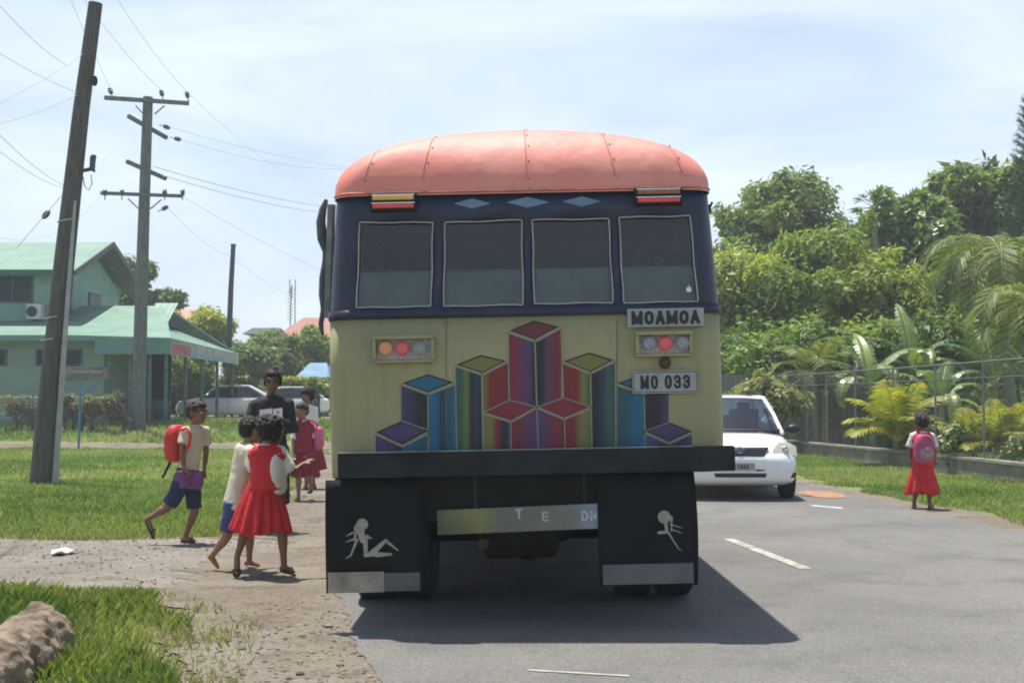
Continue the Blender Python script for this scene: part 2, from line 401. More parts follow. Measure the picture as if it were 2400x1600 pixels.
def person(label, J, f, k, skin, hair, hstyle='short', clothes=(), headk=1.0, headup=V((0, 0, 1)), girth=1.0, group=None, sandals=True, curl=.5, palm=(0, -1, 0)):
    """J: world joints. f: facing of the trunk; J['face'] facing of the head"""
    base = V(((J['an'][0].x+J['an'][1].x)/2, (J['an'][0].y+J['an'][1].y)/2, 0)); root = thing('person', label, 'person', base, group=group)
    mb = MB(); f = V(f).normalized(); Mh = frame(J.get('face', f), headup); hc = J['head']; h = headk*1.05
    def H(x, y, z): return hc+Mh @ (V((x, y, z))*h)
    def he(c, r, M=None): mb.ell(H(*c), [q*h for q in r], Mh if M is None else Mh @ M)
    he((0, -.012, .022), (.072, .088, .082)); he((0, .022, -.028), (.058, .062, .078)); he((0, .05, -.078), (.032, .028, .026)); he((0, .082, .022), (.045, .016, .016))
    mb.tube([H(0, .083, .012), H(0, .098, -.022), H(0, .085, -.034)], [.007*h, .013*h, .008*h], 8)
    for s in (-1, 1):
        he((s*.012, .087, -.028), (.010, .010, .008)); he((s*.075, -.012, -.012), (.010, .020, .031), Matrix.Rotation(.25*s, 3, 'Z')); he((s*.034, .056, -.028), (.024, .022, .022)); he((s*.029, .070, .002), (.015, .013, .010))
    he((0, .080, -.050), (.024, .012, .0065)); he((0, .078, -.062), (.021, .012, .0075))
    neck = J['neck']; mb.tube([H(0, -.015, -.05), neck+V((0, 0, .01)), neck-V((0, 0, .05*k))], [.045*h, .043*k*1.05, .06*k], 12)
    sh, pel = J['sh'], J['pel']; spine = (neck-pel); ax = (sh[1]-sh[0]).normalized()
    zc = spine.normalized(); yc = zc.cross(ax).normalized(); xc = yc.cross(zc); MT = Matrix((xc, yc, zc)).transposed()
    shw = (sh[1]-sh[0]).length/2
    def torso(m_, inf, top=1.0, bot=0.0):
        n = 22; rings = []
        for i in range(n+1):
            t = bot+(top-bot)*i/n
            w = (.150*(1-t)+.165*t-.035*math.sin(math.pi*min(1, t*1.25)))*k*girth; d = (.105*(1-t)+.10*t-.012*math.sin(math.pi*t))*k*girth
            if t > .82: w *= 1-(t-.82)*1.7
            c = pel.lerp(neck, t*.93); a_, b_ = w+inf, d+inf
            if i in (0, n): m_.ell(c, (a_*.97, b_*.97, (.05*k if i else .03*k)+inf*.4), MT)
            rings += [c+MT @ V((a_*math.cos(q*math.pi/14), b_*math.sin(q*math.pi/14), 0)) for q in range(28)]
        m_.add(rings, [(r*28+q, r*28+(q+1) % 28, (r+1)*28+(q+1) % 28, (r+1)*28+q) for r in range(n) for q in range(28)]+[tuple(range(27, -1, -1)), tuple(n*28+q for q in range(28))])
    torso(mb, 0)
    for i in (0, 1):
        s_, e_, w_ = sh[i], J['el'][i], J['wr'][i]
        limb(mb, [neck.lerp(s_, .35)-V((0, 0, .02*k)), s_, s_.lerp(e_, .45), e_, e_.lerp(w_, .3), w_], [.045*k, .052*k, .042*k, .034*k, .034*k, .021*k])
        d = J.get('hd') or [None, None]; d = d[i] or (w_-e_)
        hand(mb, w_, d, J.get('pn', [palm, palm])[i], k*1.05, curl, right=(i == 1))
        hp, kn, an, to = J['hip'][i], J['kn'][i], J['an'][i], J['toe'][i]
        limb(mb, [hp, hp.lerp(kn, .45), kn, kn.lerp(an, .3), kn.lerp(an, .7), an], [.088*k*girth, .075*k*girth, .052*k, .054*k, .036*k, .032*k])
        fd = (to-an); fl = V((fd.x, fd.y, fd.z)); heel = an-fl.normalized()*.035*k+V((0, 0, -.035*k)); ball = an.lerp(to, .72)+V((0, 0, -.0*k))
        side = fl.cross(V((0, 0, 1))); side = side.normalized() if side.length > 1e-4 else V((1, 0, 0))
        limb(mb, [heel, an+V((0, 0, -.015*k)), ball, to], [.030*k, .034*k, .026*k, .015*k])
        for j, o in enumerate((-.026, -.010, .004, .017, .028)):
            q = to+side*o*k-fl.normalized()*(.004+.006*abs(j-1))*k; mb.ell(q, (.012*k, .012*k, .010*k), nu=8, nv=6)
        mb.ell(ball, (.036*k, .036*k, .018*k), frame(fl))
    Mi = Mh.inverted()
    def paint(c):
        q = (Mi @ (c-hc))/h; ax_ = abs(q.x)
        if q.y > .045:
            if ((ax_-.029)/.0135)**2+((q.z-.002)/.0068)**2 < 1: return 2 if (ax_-.029)**2+(q.z-.002)**2 < .0062**2 else 1
            if ((ax_-.031)/.02)**2+((q.z-.024+abs(ax_-.03)*.2)/.0048)**2 < 1: return 4
            if (q.x/.024)**2+((q.z+.056)/.0115)**2 < 1: return 3
        return 0
    body = blob('body', mb, .0065 if base.y < 12.5 else .0085, [skin, eyew, eyed, lipm, hair], root, True, 3, paint=paint)
    # hair
    mb = MB()
    def hh(c, r): mb.ell(H(*c), [q*h for q in r], Mh)
    hh((0, -.026, .034), (.083, .092, .084)); hh((0, -.05, -.01), (.074, .06, .06)); hh((0, .015, .068), (.062, .07, .042))
    if hstyle == 'bun': hh((0, -.115, .03), (.045, .045, .045)); hh((0, -.075, -.03), (.06, .045, .045)); hh((.06, -.03, .0), (.03, .05, .05)); hh((-.06, -.03, .0), (.03, .05, .05))
    if hstyle == 'pulled': hh((0, -.07, .07), (.05, .05, .045)); hh((.062, -.02, .0), (.022, .045, .045)); hh((-.062, -.02, .0), (.022, .045, .045))
    if hstyle == 'bushy': hh((0, -.03, .05), (.105, .10, .085)); hh((.06, -.03, -.01), (.045, .05, .06)); hh((-.06, -.03, -.01), (.045, .05, .06))
    blob('hair', mb, .007, hair, root, True, 1, noise_amp=.009 if hstyle != 'bushy' else .016, noise_sc=48)
    def seg(p, q, t): return p.lerp(q, t)
    for cl_ in clothes:
        kind, m_ = cl_[0], cl_[1]; opt = cl_[2] if len(cl_) > 2 else {}
        if kind == 'shirt':
            mb = MB(); inf = opt.get('inf', .018)*k*1.2; torso(mb, inf, opt.get('top', .98), opt.get('bot', -.06)); sl = opt.get('sleeve', .75)
            for i in (0, 1):
                s_, e_ = sh[i], J['el'][i]; mb.tube([neck.lerp(s_, .4)-V((0, 0, .015*k)), s_+V((0, 0, .004)), seg(s_, e_, sl*.6), seg(s_, e_, sl)], [.055*k, .068*k, .066*k, .070*k], 14); mb.ell(s_, (.068*k,)*3)
                if sl > 1: mb.tube([e_, seg(e_, J['wr'][i], .85)], [.055*k, .045*k], 12); mb.ell(e_, (.055*k,)*3)
            mb.tube([neck-V((0, 0, .05*k)), neck+V((0, 0, opt.get('collar', .012)*k))], [.075*k, .06*k], 14)
            for (c_, r_) in opt.get('extra', []): mb.ell(c_, r_, MT)
            blob('shirt' if not opt.get('name') else opt['name'], mb, .009, m_, root, True, 4, noise_amp=.006, noise_sc=9)
        if kind == 'shorts':
            mb = MB(); 
            for t in (-.02, .06, .14, .2): mb.ell(pel.lerp(neck, t), (.160*k*girth, .118*k*girth, .06*k), MT)
            for i in (0, 1):
                hp, kn = J['hip'][i], J['kn'][i]; mb.tube([hp+V((0, 0, .04*k)), seg(hp, kn, .4), seg(hp, kn, opt.get('len', .86))], [.105*k, .098*k, .092*k], 14)
            blob('shorts', mb, .009, m_, root, True, 3, noise_amp=.005, noise_sc=12)
        if kind == 'bodice':
            mb = MB(); inf = .040*k*1.2; torso(mb, inf, .95, .0)
            for s_ in sh: 
                a = neck.lerp(s_, .45)+V((0, 0, .045*k)); mb.tube([pel.lerp(neck, .7)+(s_-neck)*.5+yc*.09*k, a+yc*.03*k, a-yc*.03*k, pel.lerp(neck, .7)+(s_-neck)*.5-yc*.09*k], [.042*k]*4, 8)
            blob('bodice', mb, .009, m_, root, True, 3, noise_amp=.004, noise_sc=12)
        if kind == 'skirt':
            w0 = opt['waist']; w1 = opt['hem']; r0 = opt['r0']; r1 = opt['r1']; pl_ = opt.get('pleats', 16); n = 96; mm = 16; vs = []; fs = []; sd = opt.get('seed', 1); dep = opt.get('depth', .8)
            for j in range(mm+1):
                t = j/mm; c = w0.lerp(w1, t)+(opt.get('sway', V((0, 0, 0)))*t*t); r = r0+(r1-r0)*t**.75
                for i in range(n):
                    a = 2*math.pi*i/n; fo = math.sin(a*pl_+.8*math.sin(a*3+sd))*.10*t**.6+.07*t*math.sin(a*3+sd)+.04*t*math.sin(a*5+sd*2)
                    q = V((math.cos(a)*(1+fo)*r, math.sin(a)*(1+fo)*r*dep, (.018*math.sin(a*3+sd*1.7)+.01*math.sin(a*pl_))*t))
                    vs.append(c+q)
            for j in range(mm):
                for i in range(n): a = j*n+i; b = j*n+(i+1) % n; fs.append((a, b, b+n, a+n))
            mb = MB(); mb.add(vs, fs); mb.build('skirt', m_, root, world=True, smooth=180, solid=.004)
        if kind == 'belt':
            mb = MB(); c = opt['c']; r = opt['r']; mb.tube([c-zc*.022, c+zc*.022], r, 20, True); 
            cc_ = c; mb.v = [tuple(cc_+MT @ (V((1, .78, 1))*(MT.inverted() @ (V(v)-cc_)))) for v in mb.v] if False else mb.v
            mb.build('waistband', m_, root, world=True, smooth=60)
    if sandals:
        for i in (0, 1):
            an, to = J['an'][i], J['toe'][i]; fd = (to-an).normalized(); heel = an-fd*.05*k+V((0, 0, -.062*k)); tp = to+fd*.012+V((0, 0, -.018*k))
            side = fd.cross(V((0, 0, 1))).normalized(); mb = MB(); up = side.cross(fd); pts = []
            for (t, w_) in ((0, .018), (.06, .03), (.25, .031), (.5, .031), (.75, .042), (.92, .036), (1, .016)): pts.append((heel.lerp(tp, t), w_*k))
            out = [p+side*w_ for p, w_ in pts]+[p-side*w_ for p, w_ in reversed(pts)]; mb.poly(out, -.014*k, up); so_ = mb.build('sandal', solem, root, world=True)
            mb = MB(); c = heel.lerp(tp, .6); mb.tube([c+side*.044*k, c+side*.03*k+up*.045*k, c+up*.062*k, c-side*.03*k+up*.045*k, c-side*.044*k], .007*k, 6); mb.build('strap', solem, so_, world=True)
    return root
def J2(fn, Y, **kw):
    """joint table: (x, y, dy) photo coordinates -> world"""
    o = {}
    for a, v in kw.items():
        if isinstance(v, list) and a not in ('hd', 'pn'): o[a] = [fn(q[0], q[1], Y+q[2]) for q in v]
        elif isinstance(v, tuple): o[a] = fn(v[0], v[1], Y+v[2])
        else: o[a] = v
    for key, lo in (('an', .075), ('toe', .028)):
        for p in o[key]: p.z = max(p.z, lo*.8)
    return o
def backpack(label, c, back, w_, h_, d_, m_, pocket_m, strap_pts, name='backpack', up=V((0, 0, 1)), pm=None):
    """rounded pack; back = direction away from the wearer"""
    F = frame(back, up); root = thing(name, label, 'backpack', c); mb = MB()
    def W(x, y, z): return c+F @ V((x, y, z))
    n = 14; vs = []; fs = []
    def sup(a, e): return math.copysign(abs(a)**e, a)
    for j in range(n+1):
        t = math.pi*j/n-math.pi/2
        for i in range(20):
            a = 2*math.pi*i/20; r = sup(math.cos(t), .5)
            vs.append(W(w_/2*r*sup(math.cos(a), .6), d_/2*(1+.18*math.sin(-t))*r*sup(math.sin(a), .7), h_/2*sup(math.sin(t), .7)))
    for j in range(n):
        for i in range(20): a = j*20+i; b = j*20+(i+1) % 20; fs.append((a, b, b+20, a+20))
    mb.add(vs, fs); o = blob('shell', mb, .011, m_, root, True, 2, noise_amp=.008, noise_sc=9)
    mb = MB(); mb.ell(W(0, d_*.42, -h_*.14), (w_*.36, d_*.22, h_*.24), F); po = blob('pocket', mb, .010, pocket_m, root, True, 2, noise_amp=.004, noise_sc=15)
    mb = MB(); mb.tube([W(w_*.40*math.cos(a), d_*.36, h_*.04+h_*.38*math.sin(a)) for a in [i*math.pi/10 for i in range(11)]], .0045, 5); mb.build('zip', strapk, root, world=True)
    for pts in strap_pts:
        mb = MB()
        for a, b in zip(pts, pts[1:]): pass
        mb.tube(pts, .014, 8); mb.build('strap', pm or m_, root, world=True, smooth=60)
    return root
# --- boy with red backpack --------------------------------------------------------
Y = 12.38
J = J2(Z3, Y, head=(456, 355, 0), neck=(435, 440, 0), sh=[(505, 478, .13), (375, 482, -.10)], el=[(512, 620, .16), (352, 610, -.16)], wr=[(500, 735, .08), (368, 722, -.16)], pel=(385, 800, 0),
       hip=[(420, 830, .07), (348, 835, -.06)], kn=[(438, 1000, .08), (262, 975, -.08)], an=[(375, 1170, .07), (128, 1052, -.10)], toe=[(440, 1212, .05), (172, 1165, -.10)], face=V((.93, -.36, -.03)), hd=[V((.1, -.5, -.8)), V((.6, .1, -.6))], pn=[(0, -1, 0), (.5, .5, .3)])
boy = person('boy with a red backpack and navy shorts striding right past the grass edge', J, (.85, -.5, 0), .80, skin_d, hairb, 'short', [('shirt', creamc, {'sleeve': .62, 'bot': -.05}), ('shorts', navyc, {'len': .9})], .98, headup=V((.05, 0, 1)), curl=.6)
mb = MB()   # purple cloth worn round the hips
for t in (-.06, -.03, 0, .03, .06, .09, .12): mb.ell(J['pel'].lerp(J['neck'], t)+V((.015, -.01, 0)), (.150-.02*t, .125, .05), frame((.85, -.5, 0)))
mb.ell(Z3(455, 800, Y-.10), (.06, .03, .09)); blob('hip_cloth', mb, .01, mat('purple_cloth', (.20, .065, .20), .85, .3, 6, bump=.4), boy, True, 2, noise_amp=.012, noise_sc=14)
backpack('red backpack worn by the boy striding along the grass', Z3(318, 555, Y-.02), (-.9, .35, 0), .26, .36, .17, packr, mat('dark_red_nylon', (.35, .02, .03), .6, .2, 9), [[Z3(345, 470, Y-.12), Z3(385, 455, Y-.19), Z3(412, 500, Y-.20), Z3(400, 570, Y-.18), Z3(352, 640, Y-.13)]])
mb = MB(); mb.tube([Z3(285, 655, Y-.05), Z3(268, 700, Y-.07), Z3(226, 782, Y-.08)], [.012, .016, .013], 6)
o = mb.build('strap_end', strapk, None); bpk = [q for q in bpy.data.objects if q.name.startswith('backpack') and not q.parent][0]; o.data.transform(ROOT[bpk.name]); o.parent = bpk
# --- boy in cream shirt ------------------------------------------------------------
Y = 10.38
J = J2(Z3, Y, head=(812, 470, .05), neck=(785, 555, .02), sh=[(745, 620, .14), (808, 615, -.13)], el=[(835, 720, .25), (800, 745, -.16)], wr=[(930, 740, .35), (880, 830, .0)], pel=(715, 925, 0),
       hip=[(735, 960, .07), (690, 965, -.06)], kn=[(800, 1140, .12), (650, 1165, -.05)], an=[(795, 1345, .2), (548, 1345, -.03)], toe=[(860, 1388, .22), (500, 1392, -.05)], face=V((.75, .6, -.1)))
J['toe'][1] = J['an'][1]+V((.05, .02, -.085)); J['an'][1].z += .06; J['toe'][1].z = .03
person('boy in cream shirt and blue shorts half hidden by the girl in red', J, (.8, .5, 0), .74, skin_l, hairm, 'short', [('shirt', creamc, {'sleeve': .8, 'bot': -.16, 'inf': .026}), ('shorts', mat('blue_cloth', (.05, .07, .2), .8, .25, 9, bump=.3), {'len': .85})], .95, sandals=False)
# --- girl in red pinafore -----------------------------------------------------------
Y = 9.98
J = J2(Z3, Y, head=(948, 478, 0), neck=(915, 565, 0), sh=[(842, 612, .06), (1000, 612, .0)], el=[(820, 740, .18), (1075, 752, .02)], wr=[(880, 790, .3), (1150, 690, .08)], pel=(905, 850, 0),
       hip=[(868, 880, .05), (950, 885, .0)], kn=[(775, 1120, .02), (1010, 1120, -.02)], an=[(715, 1345, -.05), (1025, 1362, -.02)], toe=[(700, 1440, -.08), (1090, 1400, .06)], face=V((.62, .75, -.05)), hd=[None, V((.8, .3, .5))], pn=[(0, -1, 0), (.2, .3, -.9)])
waist = Z3(888, 795, Y+.02); hem = Z3(878, 1135, Y+.02)
J['an'][0].z = .17; J['toe'][0] = J['an'][0]+V((.0, -.01, -.13))
girl = person('girl in bright red pinafore and white blouse seen from behind, reaching right', J, (.55, .83, 0), .76, skin_d, hairm, 'bushy', [('shirt', whitec, {'sleeve': .92, 'bot': .05, 'inf': .022, 'extra': [(Z3(985, 700, Y-.02), (.058, .105, .16)), (Z3(990, 770, Y-.02), (.055, .10, .10)), (Z3(995, 640, Y-.02), (.05, .08, .07)), (Z3(995, 835, Y-.01), (.048, .095, .07))]}), ('bodice', redc),
    ('skirt', redc, {'waist': waist, 'hem': hem, 'r0': .095, 'r1': .228, 'pleats': 15, 'seed': 2.2, 'sway': V((-.012, 0, 0))}), ('belt', mat('dark_red_band', (.28, .015, .02), .8), {'c': Z3(885, 795, Y+.02), 'r': .103})], .98)
mb = MB(); mb.tube([Z3(1168, 690, Y+.05), Z3(1192, 655, Y+.05)], .004, 5)
# --- woman in black -------------------------------------------------------------------
Y = 13.5
J = J2(Z3, Y, head=(950, 150, 0), neck=(938, 238, 0), sh=[(1052, 300, .03), (835, 308, -.02)], el=[(1075, 455, .0), (785, 460, -.06)], wr=[(965, 385, -.22), (895, 375, -.24)], pel=(950, 640, 0),
       hip=[(1000, 670, .0), (900, 670, .0)], kn=[(1000, 900, -.02), (905, 900, .0)], an=[(1005, 1095, 0), (905, 1095, -.05)], toe=[(1015, 1122, -.16), (895, 1126, -.2)], face=V((.12, -1, -.08)), hd=[V((-.8, -.1, .3)), V((.8, -.1, .3))], pn=[(0, 1, 0), (0, 1, 0)])
wm = person('woman in a long black dress facing the camera with papers at her chest', J, (.1, -1, 0), 1.0, skin_d, hairm, 'pulled', [('shirt', blackc, {'sleeve': 1.2, 'bot': -.1, 'inf': .022, 'name': 'dress_top', 'collar': -.02}),
    ('skirt', blackc, {'waist': Z3(952, 575, Y), 'hem': Z3(945, 960, Y), 'r0': .165, 'r1': .155, 'pleats': 7, 'seed': .6})], 1.10)
mb = MB()   # sunglasses
hc = J['head']; Mh = frame(J['face'])
for s in (-1, 1): mb.ell(hc+Mh @ (V((s*.032, .088, .004))*1.1), (.026, .007, .018), Mh)
mb.bar(hc+Mh @ (V((-.01, .094, .006))*1.1), hc+Mh @ (V((.01, .094, .006))*1.1), .005)
for s in (-1, 1): mb.bar(hc+Mh @ (V((s*.052, .082, .006))*1.1), hc+Mh @ (V((s*.082, -.01, .01))*1.1), .005)
mb.build('glasses', mat('dark_lens', (.03, .012, .018), .15, spec=.7), wm, world=True, smooth=60)
mb = MB(); c = Z3(970, 66, Y-.02)
for i in range(6): a = i*math.pi/3; mb.ell(c+V((.018*math.cos(a), -.01, .018*math.sin(a))), (.016, .008, .016), nu=8, nv=6)
mb.build('hair_flower', mat('purple_flower', (.25, .06, .22), .6), wm, world=True, smooth=180)
pap = mat('white_paper', (.78, .78, .74), .8)
for k_, (pts, lb) in enumerate(((((862, 336), (945, 326), (948, 388), (866, 402)), 'left cream sheet of paper held by the woman in black'), (((952, 332), (1012, 322), (1014, 408), (956, 372)), 'right white printed sheet held by the woman in black'))):
    mb = MB(); mb.poly([Z3(x, y, Y-.30-.02*k_) for x, y in pts], .003, (0, 1, 0)); o = mb.build('paper', pap); tag(o, lb, 'paper')
    mb = MB()
    if k_ == 1:
        mb.ell(Z3(983, 352, Y-.326), (.016, .0015, .016)); mb.bar(Z3(965, 372, Y-.3245), Z3(1003, 382, Y-.3245), .005, .002)
        l_ = mb.build('print', mat('grey_print_ink', (.3, .3, .32), .8), o, smooth=40)
# --- girl with pink bag -----------------------------------------------------------------
Y = 17.7
J = J2(Z3, Y, head=(1138, 345, 0), neck=(1150, 405, .02), sh=[(1195, 440, .05), (1105, 442, -.03)], el=[(1205, 540, .02), (1085, 545, -.05)], wr=[(1175, 620, -.08), (1088, 625, -.12)], pel=(1158, 620, 0),
       hip=[(1180, 640, .03), (1135, 640, -.03)], kn=[(1190, 750, .1), (1120, 780, -.06)], an=[(1200, 850, .3), (1118, 912, -.02)], toe=[(1190, 872, .2), (1108, 935, -.14)], face=V((-.55, -.8, -.1)))
girl2 = person('schoolgirl in dark red pinafore with a pink bag walking towards the camera', J, (-.5, -.85, 0), .80, skin_l, hairm, 'short', [('shirt', whitec, {'sleeve': .85, 'bot': .1, 'inf': .02}), ('bodice', marc),
    ('skirt', marc, {'waist': Z3(1157, 585, Y), 'hem': Z3(1160, 770, Y), 'r0': .11, 'r1': .2, 'pleats': 13, 'seed': 3.1})], .98)
backpack('pink shoulder bag on the schoolgirl beside the bus', Z3(1235, 520, Y+.10), (.7, .6, 0), .27, .33, .15, pinkn, mat('purple_nylon', (.3, .08, .25), .6, .2, 9), [[Z3(1175, 400, Y-.08), Z3(1210, 405, Y-.02), Z3(1245, 440, Y+.05)], [Z3(1240, 460, Y), Z3(1265, 500, Y), Z3(1250, 560, Y)]], name='shoulder_bag')
# --- taller child behind -------------------------------------------------------------------
Y = 20.2
J = J2(Z3, Y, head=(1172, 245, 0), neck=(1180, 305, .0), sh=[(1222, 335, .03), (1140, 335, -.0)], el=[(1228, 430, .0), (1130, 430, -.0)], wr=[(1220, 510, -.08), (1135, 510, -.1)], pel=(1185, 520, 0),
       hip=[(1205, 540, .0), (1165, 540, .0)], kn=[(1210, 680, -.0), (1168, 680, .0)], an=[(1218, 822, 0), (1170, 830, -.05)], toe=[(1222, 842, -.12), (1165, 848, -.18)], face=V((-.4, -.9, -.2)))
person('dark haired student in white standing behind the girl with the pink bag', J, (-.3, -.9, 0), .9, skin_d, hairm, 'bushy', [('shirt', whitec, {'sleeve': .8}),
    ('skirt', marc, {'waist': Z3(1184, 500, Y), 'hem': Z3(1188, 730, Y), 'r0': .15, 'r1': .24, 'pleats': 11, 'seed': 1.1})], 1.02)
# --- girl walking away on the right -----------------------------------------------------------
Y = 16.45
Pf = lambda x, y, Y_: P(x, y, Y_)
J = J2(Pf, Y, head=(2158, 988, 0), neck=(2160, 1010, 0), sh=[(2140, 1022, .0), (2183, 1022, .0)], el=[(2131, 1052, .02), (2192, 1052, .02)], wr=[(2136, 1080, .1), (2190, 1080, .1)], pel=(2163, 1092, 0),
       hip=[(2152, 1098, .0), (2175, 1098, .0)], kn=[(2148, 1142, .1), (2178, 1145, -.02)], an=[(2142, 1180, .12), (2179, 1184, -.05)], toe=[(2144, 1186, .30), (2186, 1190, .10)], face=V((-.15, 1, 0)))
g3 = person('schoolgirl in red skirt walking away along the right road edge with a pink backpack', J, (-.1, 1, 0), .76, skin_d, hairm, 'bun', [('shirt', whitec, {'sleeve': .85, 'bot': .1, 'inf': .022}), ('bodice', redc),
    ('skirt', redc, {'waist': Pf(2162, 1086, Y), 'hem': Pf(2161, 1156, Y), 'r0': .11, 'r1': .205, 'pleats': 13, 'seed': 4.4})], 1.0)
backpack('pink and grey printed backpack on the girl walking at the right', Pf(2166, 1052, Y-.17), (.05, -1, 0), .26, .38, .17, mat('magenta_nylon', (.5, .05, .16), .6, .35, 7, col2=(.3, .1, .16), bump=.3), greyn, [[Pf(2150, 1030, Y-.08), Pf(2148, 1016, Y-.02), Pf(2150, 1018, Y+.08)], [Pf(2178, 1030, Y-.08), Pf(2177, 1016, Y-.02), Pf(2176, 1018, Y+.08)]])
# ------------------------------------------------------------------ ground, road, gravel
def grid_mesh(name, xs, ys, zf, m):
    X, Y = np.meshgrid(xs, ys); Z = zf(X, Y)
    me = bpy.data.meshes.new(name); nx, ny = len(xs), len(ys)
    vs = np.stack([X, Y, Z], -1).reshape(-1, 3)
    fs = [(j*nx+i, j*nx+i+1, (j+1)*nx+i+1, (j+1)*nx+i) for j in range(ny-1) for i in range(nx-1)]
    me.from_pydata(vs.tolist(), [], fs); me.update(); shade(me, 180)
    o = link(name, me, m); return o
xs = np.concatenate([[-1500, -600, -250, -120], np.arange(-60, 40.1, 1.0), [60, 120, 250, 600, 1500]])
ys = np.concatenate([[-60, -20], np.arange(0, 100.1, 1.0), [120, 160, 250, 500, 1000, 2000]])

def ground_mat(name, cols, scales, rough=0.95, bump=0.5, bscale=30, bdist=0.03, speck=None):
    m, nt, b = new_mat(name); N = nt.nodes; L = nt.links
    tc = N.new('ShaderNodeTexCoord'); src = tc.outputs['Object']
    prev = None
    for i, (c, s, lo, hi) in enumerate(cols):
        if prev is None:
            rgb = N.new('ShaderNodeRGB'); rgb.outputs[0].default_value = (*c, 1); prev = rgb.outputs[0]; continue
        nz = N.new('ShaderNodeTexNoise'); nz.inputs['Scale'].default_value = s; nz.inputs['Detail'].default_value = 6; nz.inputs['Roughness'].default_value = 0.62
        L.new(src, nz.inputs['Vector'])
        mr = N.new('ShaderNodeMapRange'); mr.inputs[1].default_value = lo; mr.inputs[2].default_value = hi
        L.new(nz.outputs['Fac'], mr.inputs[0])
        mx = N.new('ShaderNodeMix'); mx.data_type = 'RGBA'; L.new(mr.outputs[0], mx.inputs['Factor'])
        L.new(prev, mx.inputs[6]); mx.inputs[7].default_value = (*c, 1); prev = mx.outputs[2]
    if speck:
        vo = N.new('ShaderNodeTexVoronoi'); vo.inputs['Scale'].default_value = speck[0]; L.new(src, vo.inputs['Vector'])
        sp = N.new('ShaderNodeSeparateColor'); L.new(vo.outputs['Color'], sp.inputs[0])
        mr = N.new('ShaderNodeMapRange'); mr.inputs[1].default_value = 0; mr.inputs[2].default_value = 1
        mr.inputs[3].default_value = 1-speck[1]; mr.inputs[4].default_value = 1+speck[1]; L.new(sp.outputs[0], mr.inputs[0])
        cm = N.new('ShaderNodeCombineColor')
        for k in range(3): L.new(mr.outputs[0], cm.inputs[k])
        mx = N.new('ShaderNodeMix'); mx.data_type = 'RGBA'; mx.blend_type = 'MULTIPLY'; mx.inputs['Factor'].default_value = 1
        L.new(prev, mx.inputs[6]); L.new(cm.outputs[0], mx.inputs[7]); prev = mx.outputs[2]
    L.new(prev, b.inputs['Base Color']); b.inputs['Roughness'].default_value = rough; b.inputs['Specular IOR Level'].default_value = 0.25
    nz = N.new('ShaderNodeTexNoise'); nz.inputs['Scale'].default_value = bscale; nz.inputs['Detail'].default_value = 8; L.new(src, nz.inputs['Vector'])
    bp = N.new('ShaderNodeBump'); bp.inputs['Strength'].default_value = bump; bp.inputs['Distance'].default_value = bdist
    L.new(nz.outputs['Fac'], bp.inputs['Height']); L.new(bp.outputs[0], b.inputs['Normal'])
    MATS[name] = m
    return m
GM = ground_mat('grass_soil', [((0.20, 0.23, 0.08), 0, 0, 0), ((0.26, 0.27, 0.11), 0.5, 0.4, 0.65), ((0.11, 0.15, 0.04), 1.7, 0.5, 0.7), ((0.27, 0.26, 0.12), 6, 0.58, 0.75)], None, bump=1.0, bscale=25, bdist=0.06)
RM = ground_mat('asphalt', [((0.158, 0.153, 0.144), 0, 0, 0), ((0.195, 0.187, 0.17), 0.35, 0.42, 0.6), ((0.132, 0.128, 0.121), 1.3, 0.52, 0.68), ((0.18, 0.167, 0.142), 5, 0.55, 0.72), ((0.10, 0.098, 0.095), 1.9, 0.66, 0.74)], None, rough=0.85, bump=0.35, bscale=90, bdist=0.008, speck=(110, 0.28))
DM = ground_mat('gravel_dirt', [((0.185, 0.152, 0.115), 0, 0, 0), ((0.235, 0.205, 0.165), 0.8, 0.42, 0.6), ((0.135, 0.105, 0.078), 2.4, 0.52, 0.68), ((0.11, 0.09, 0.07), 12, 0.58, 0.72), ((0.34, 0.31, 0.26), 22, 0.62, 0.74)], None, bump=0.9, bscale=28, bdist=0.035, speck=(45, 0.14))
TM = ground_mat('track_gravel', [((0.205, 0.185, 0.155), 0, 0, 0), ((0.26, 0.235, 0.2), 0.9, 0.42, 0.6), ((0.15, 0.128, 0.10), 3, 0.52, 0.68), ((0.12, 0.105, 0.085), 14, 0.6, 0.72)], None, bump=0.9, bscale=32, bdist=0.03, speck=(50, 0.13))
g = grid_mesh('ground', xs, ys, lambda X, Y: zt(X, Y), GM); tag(g, kind='structure')

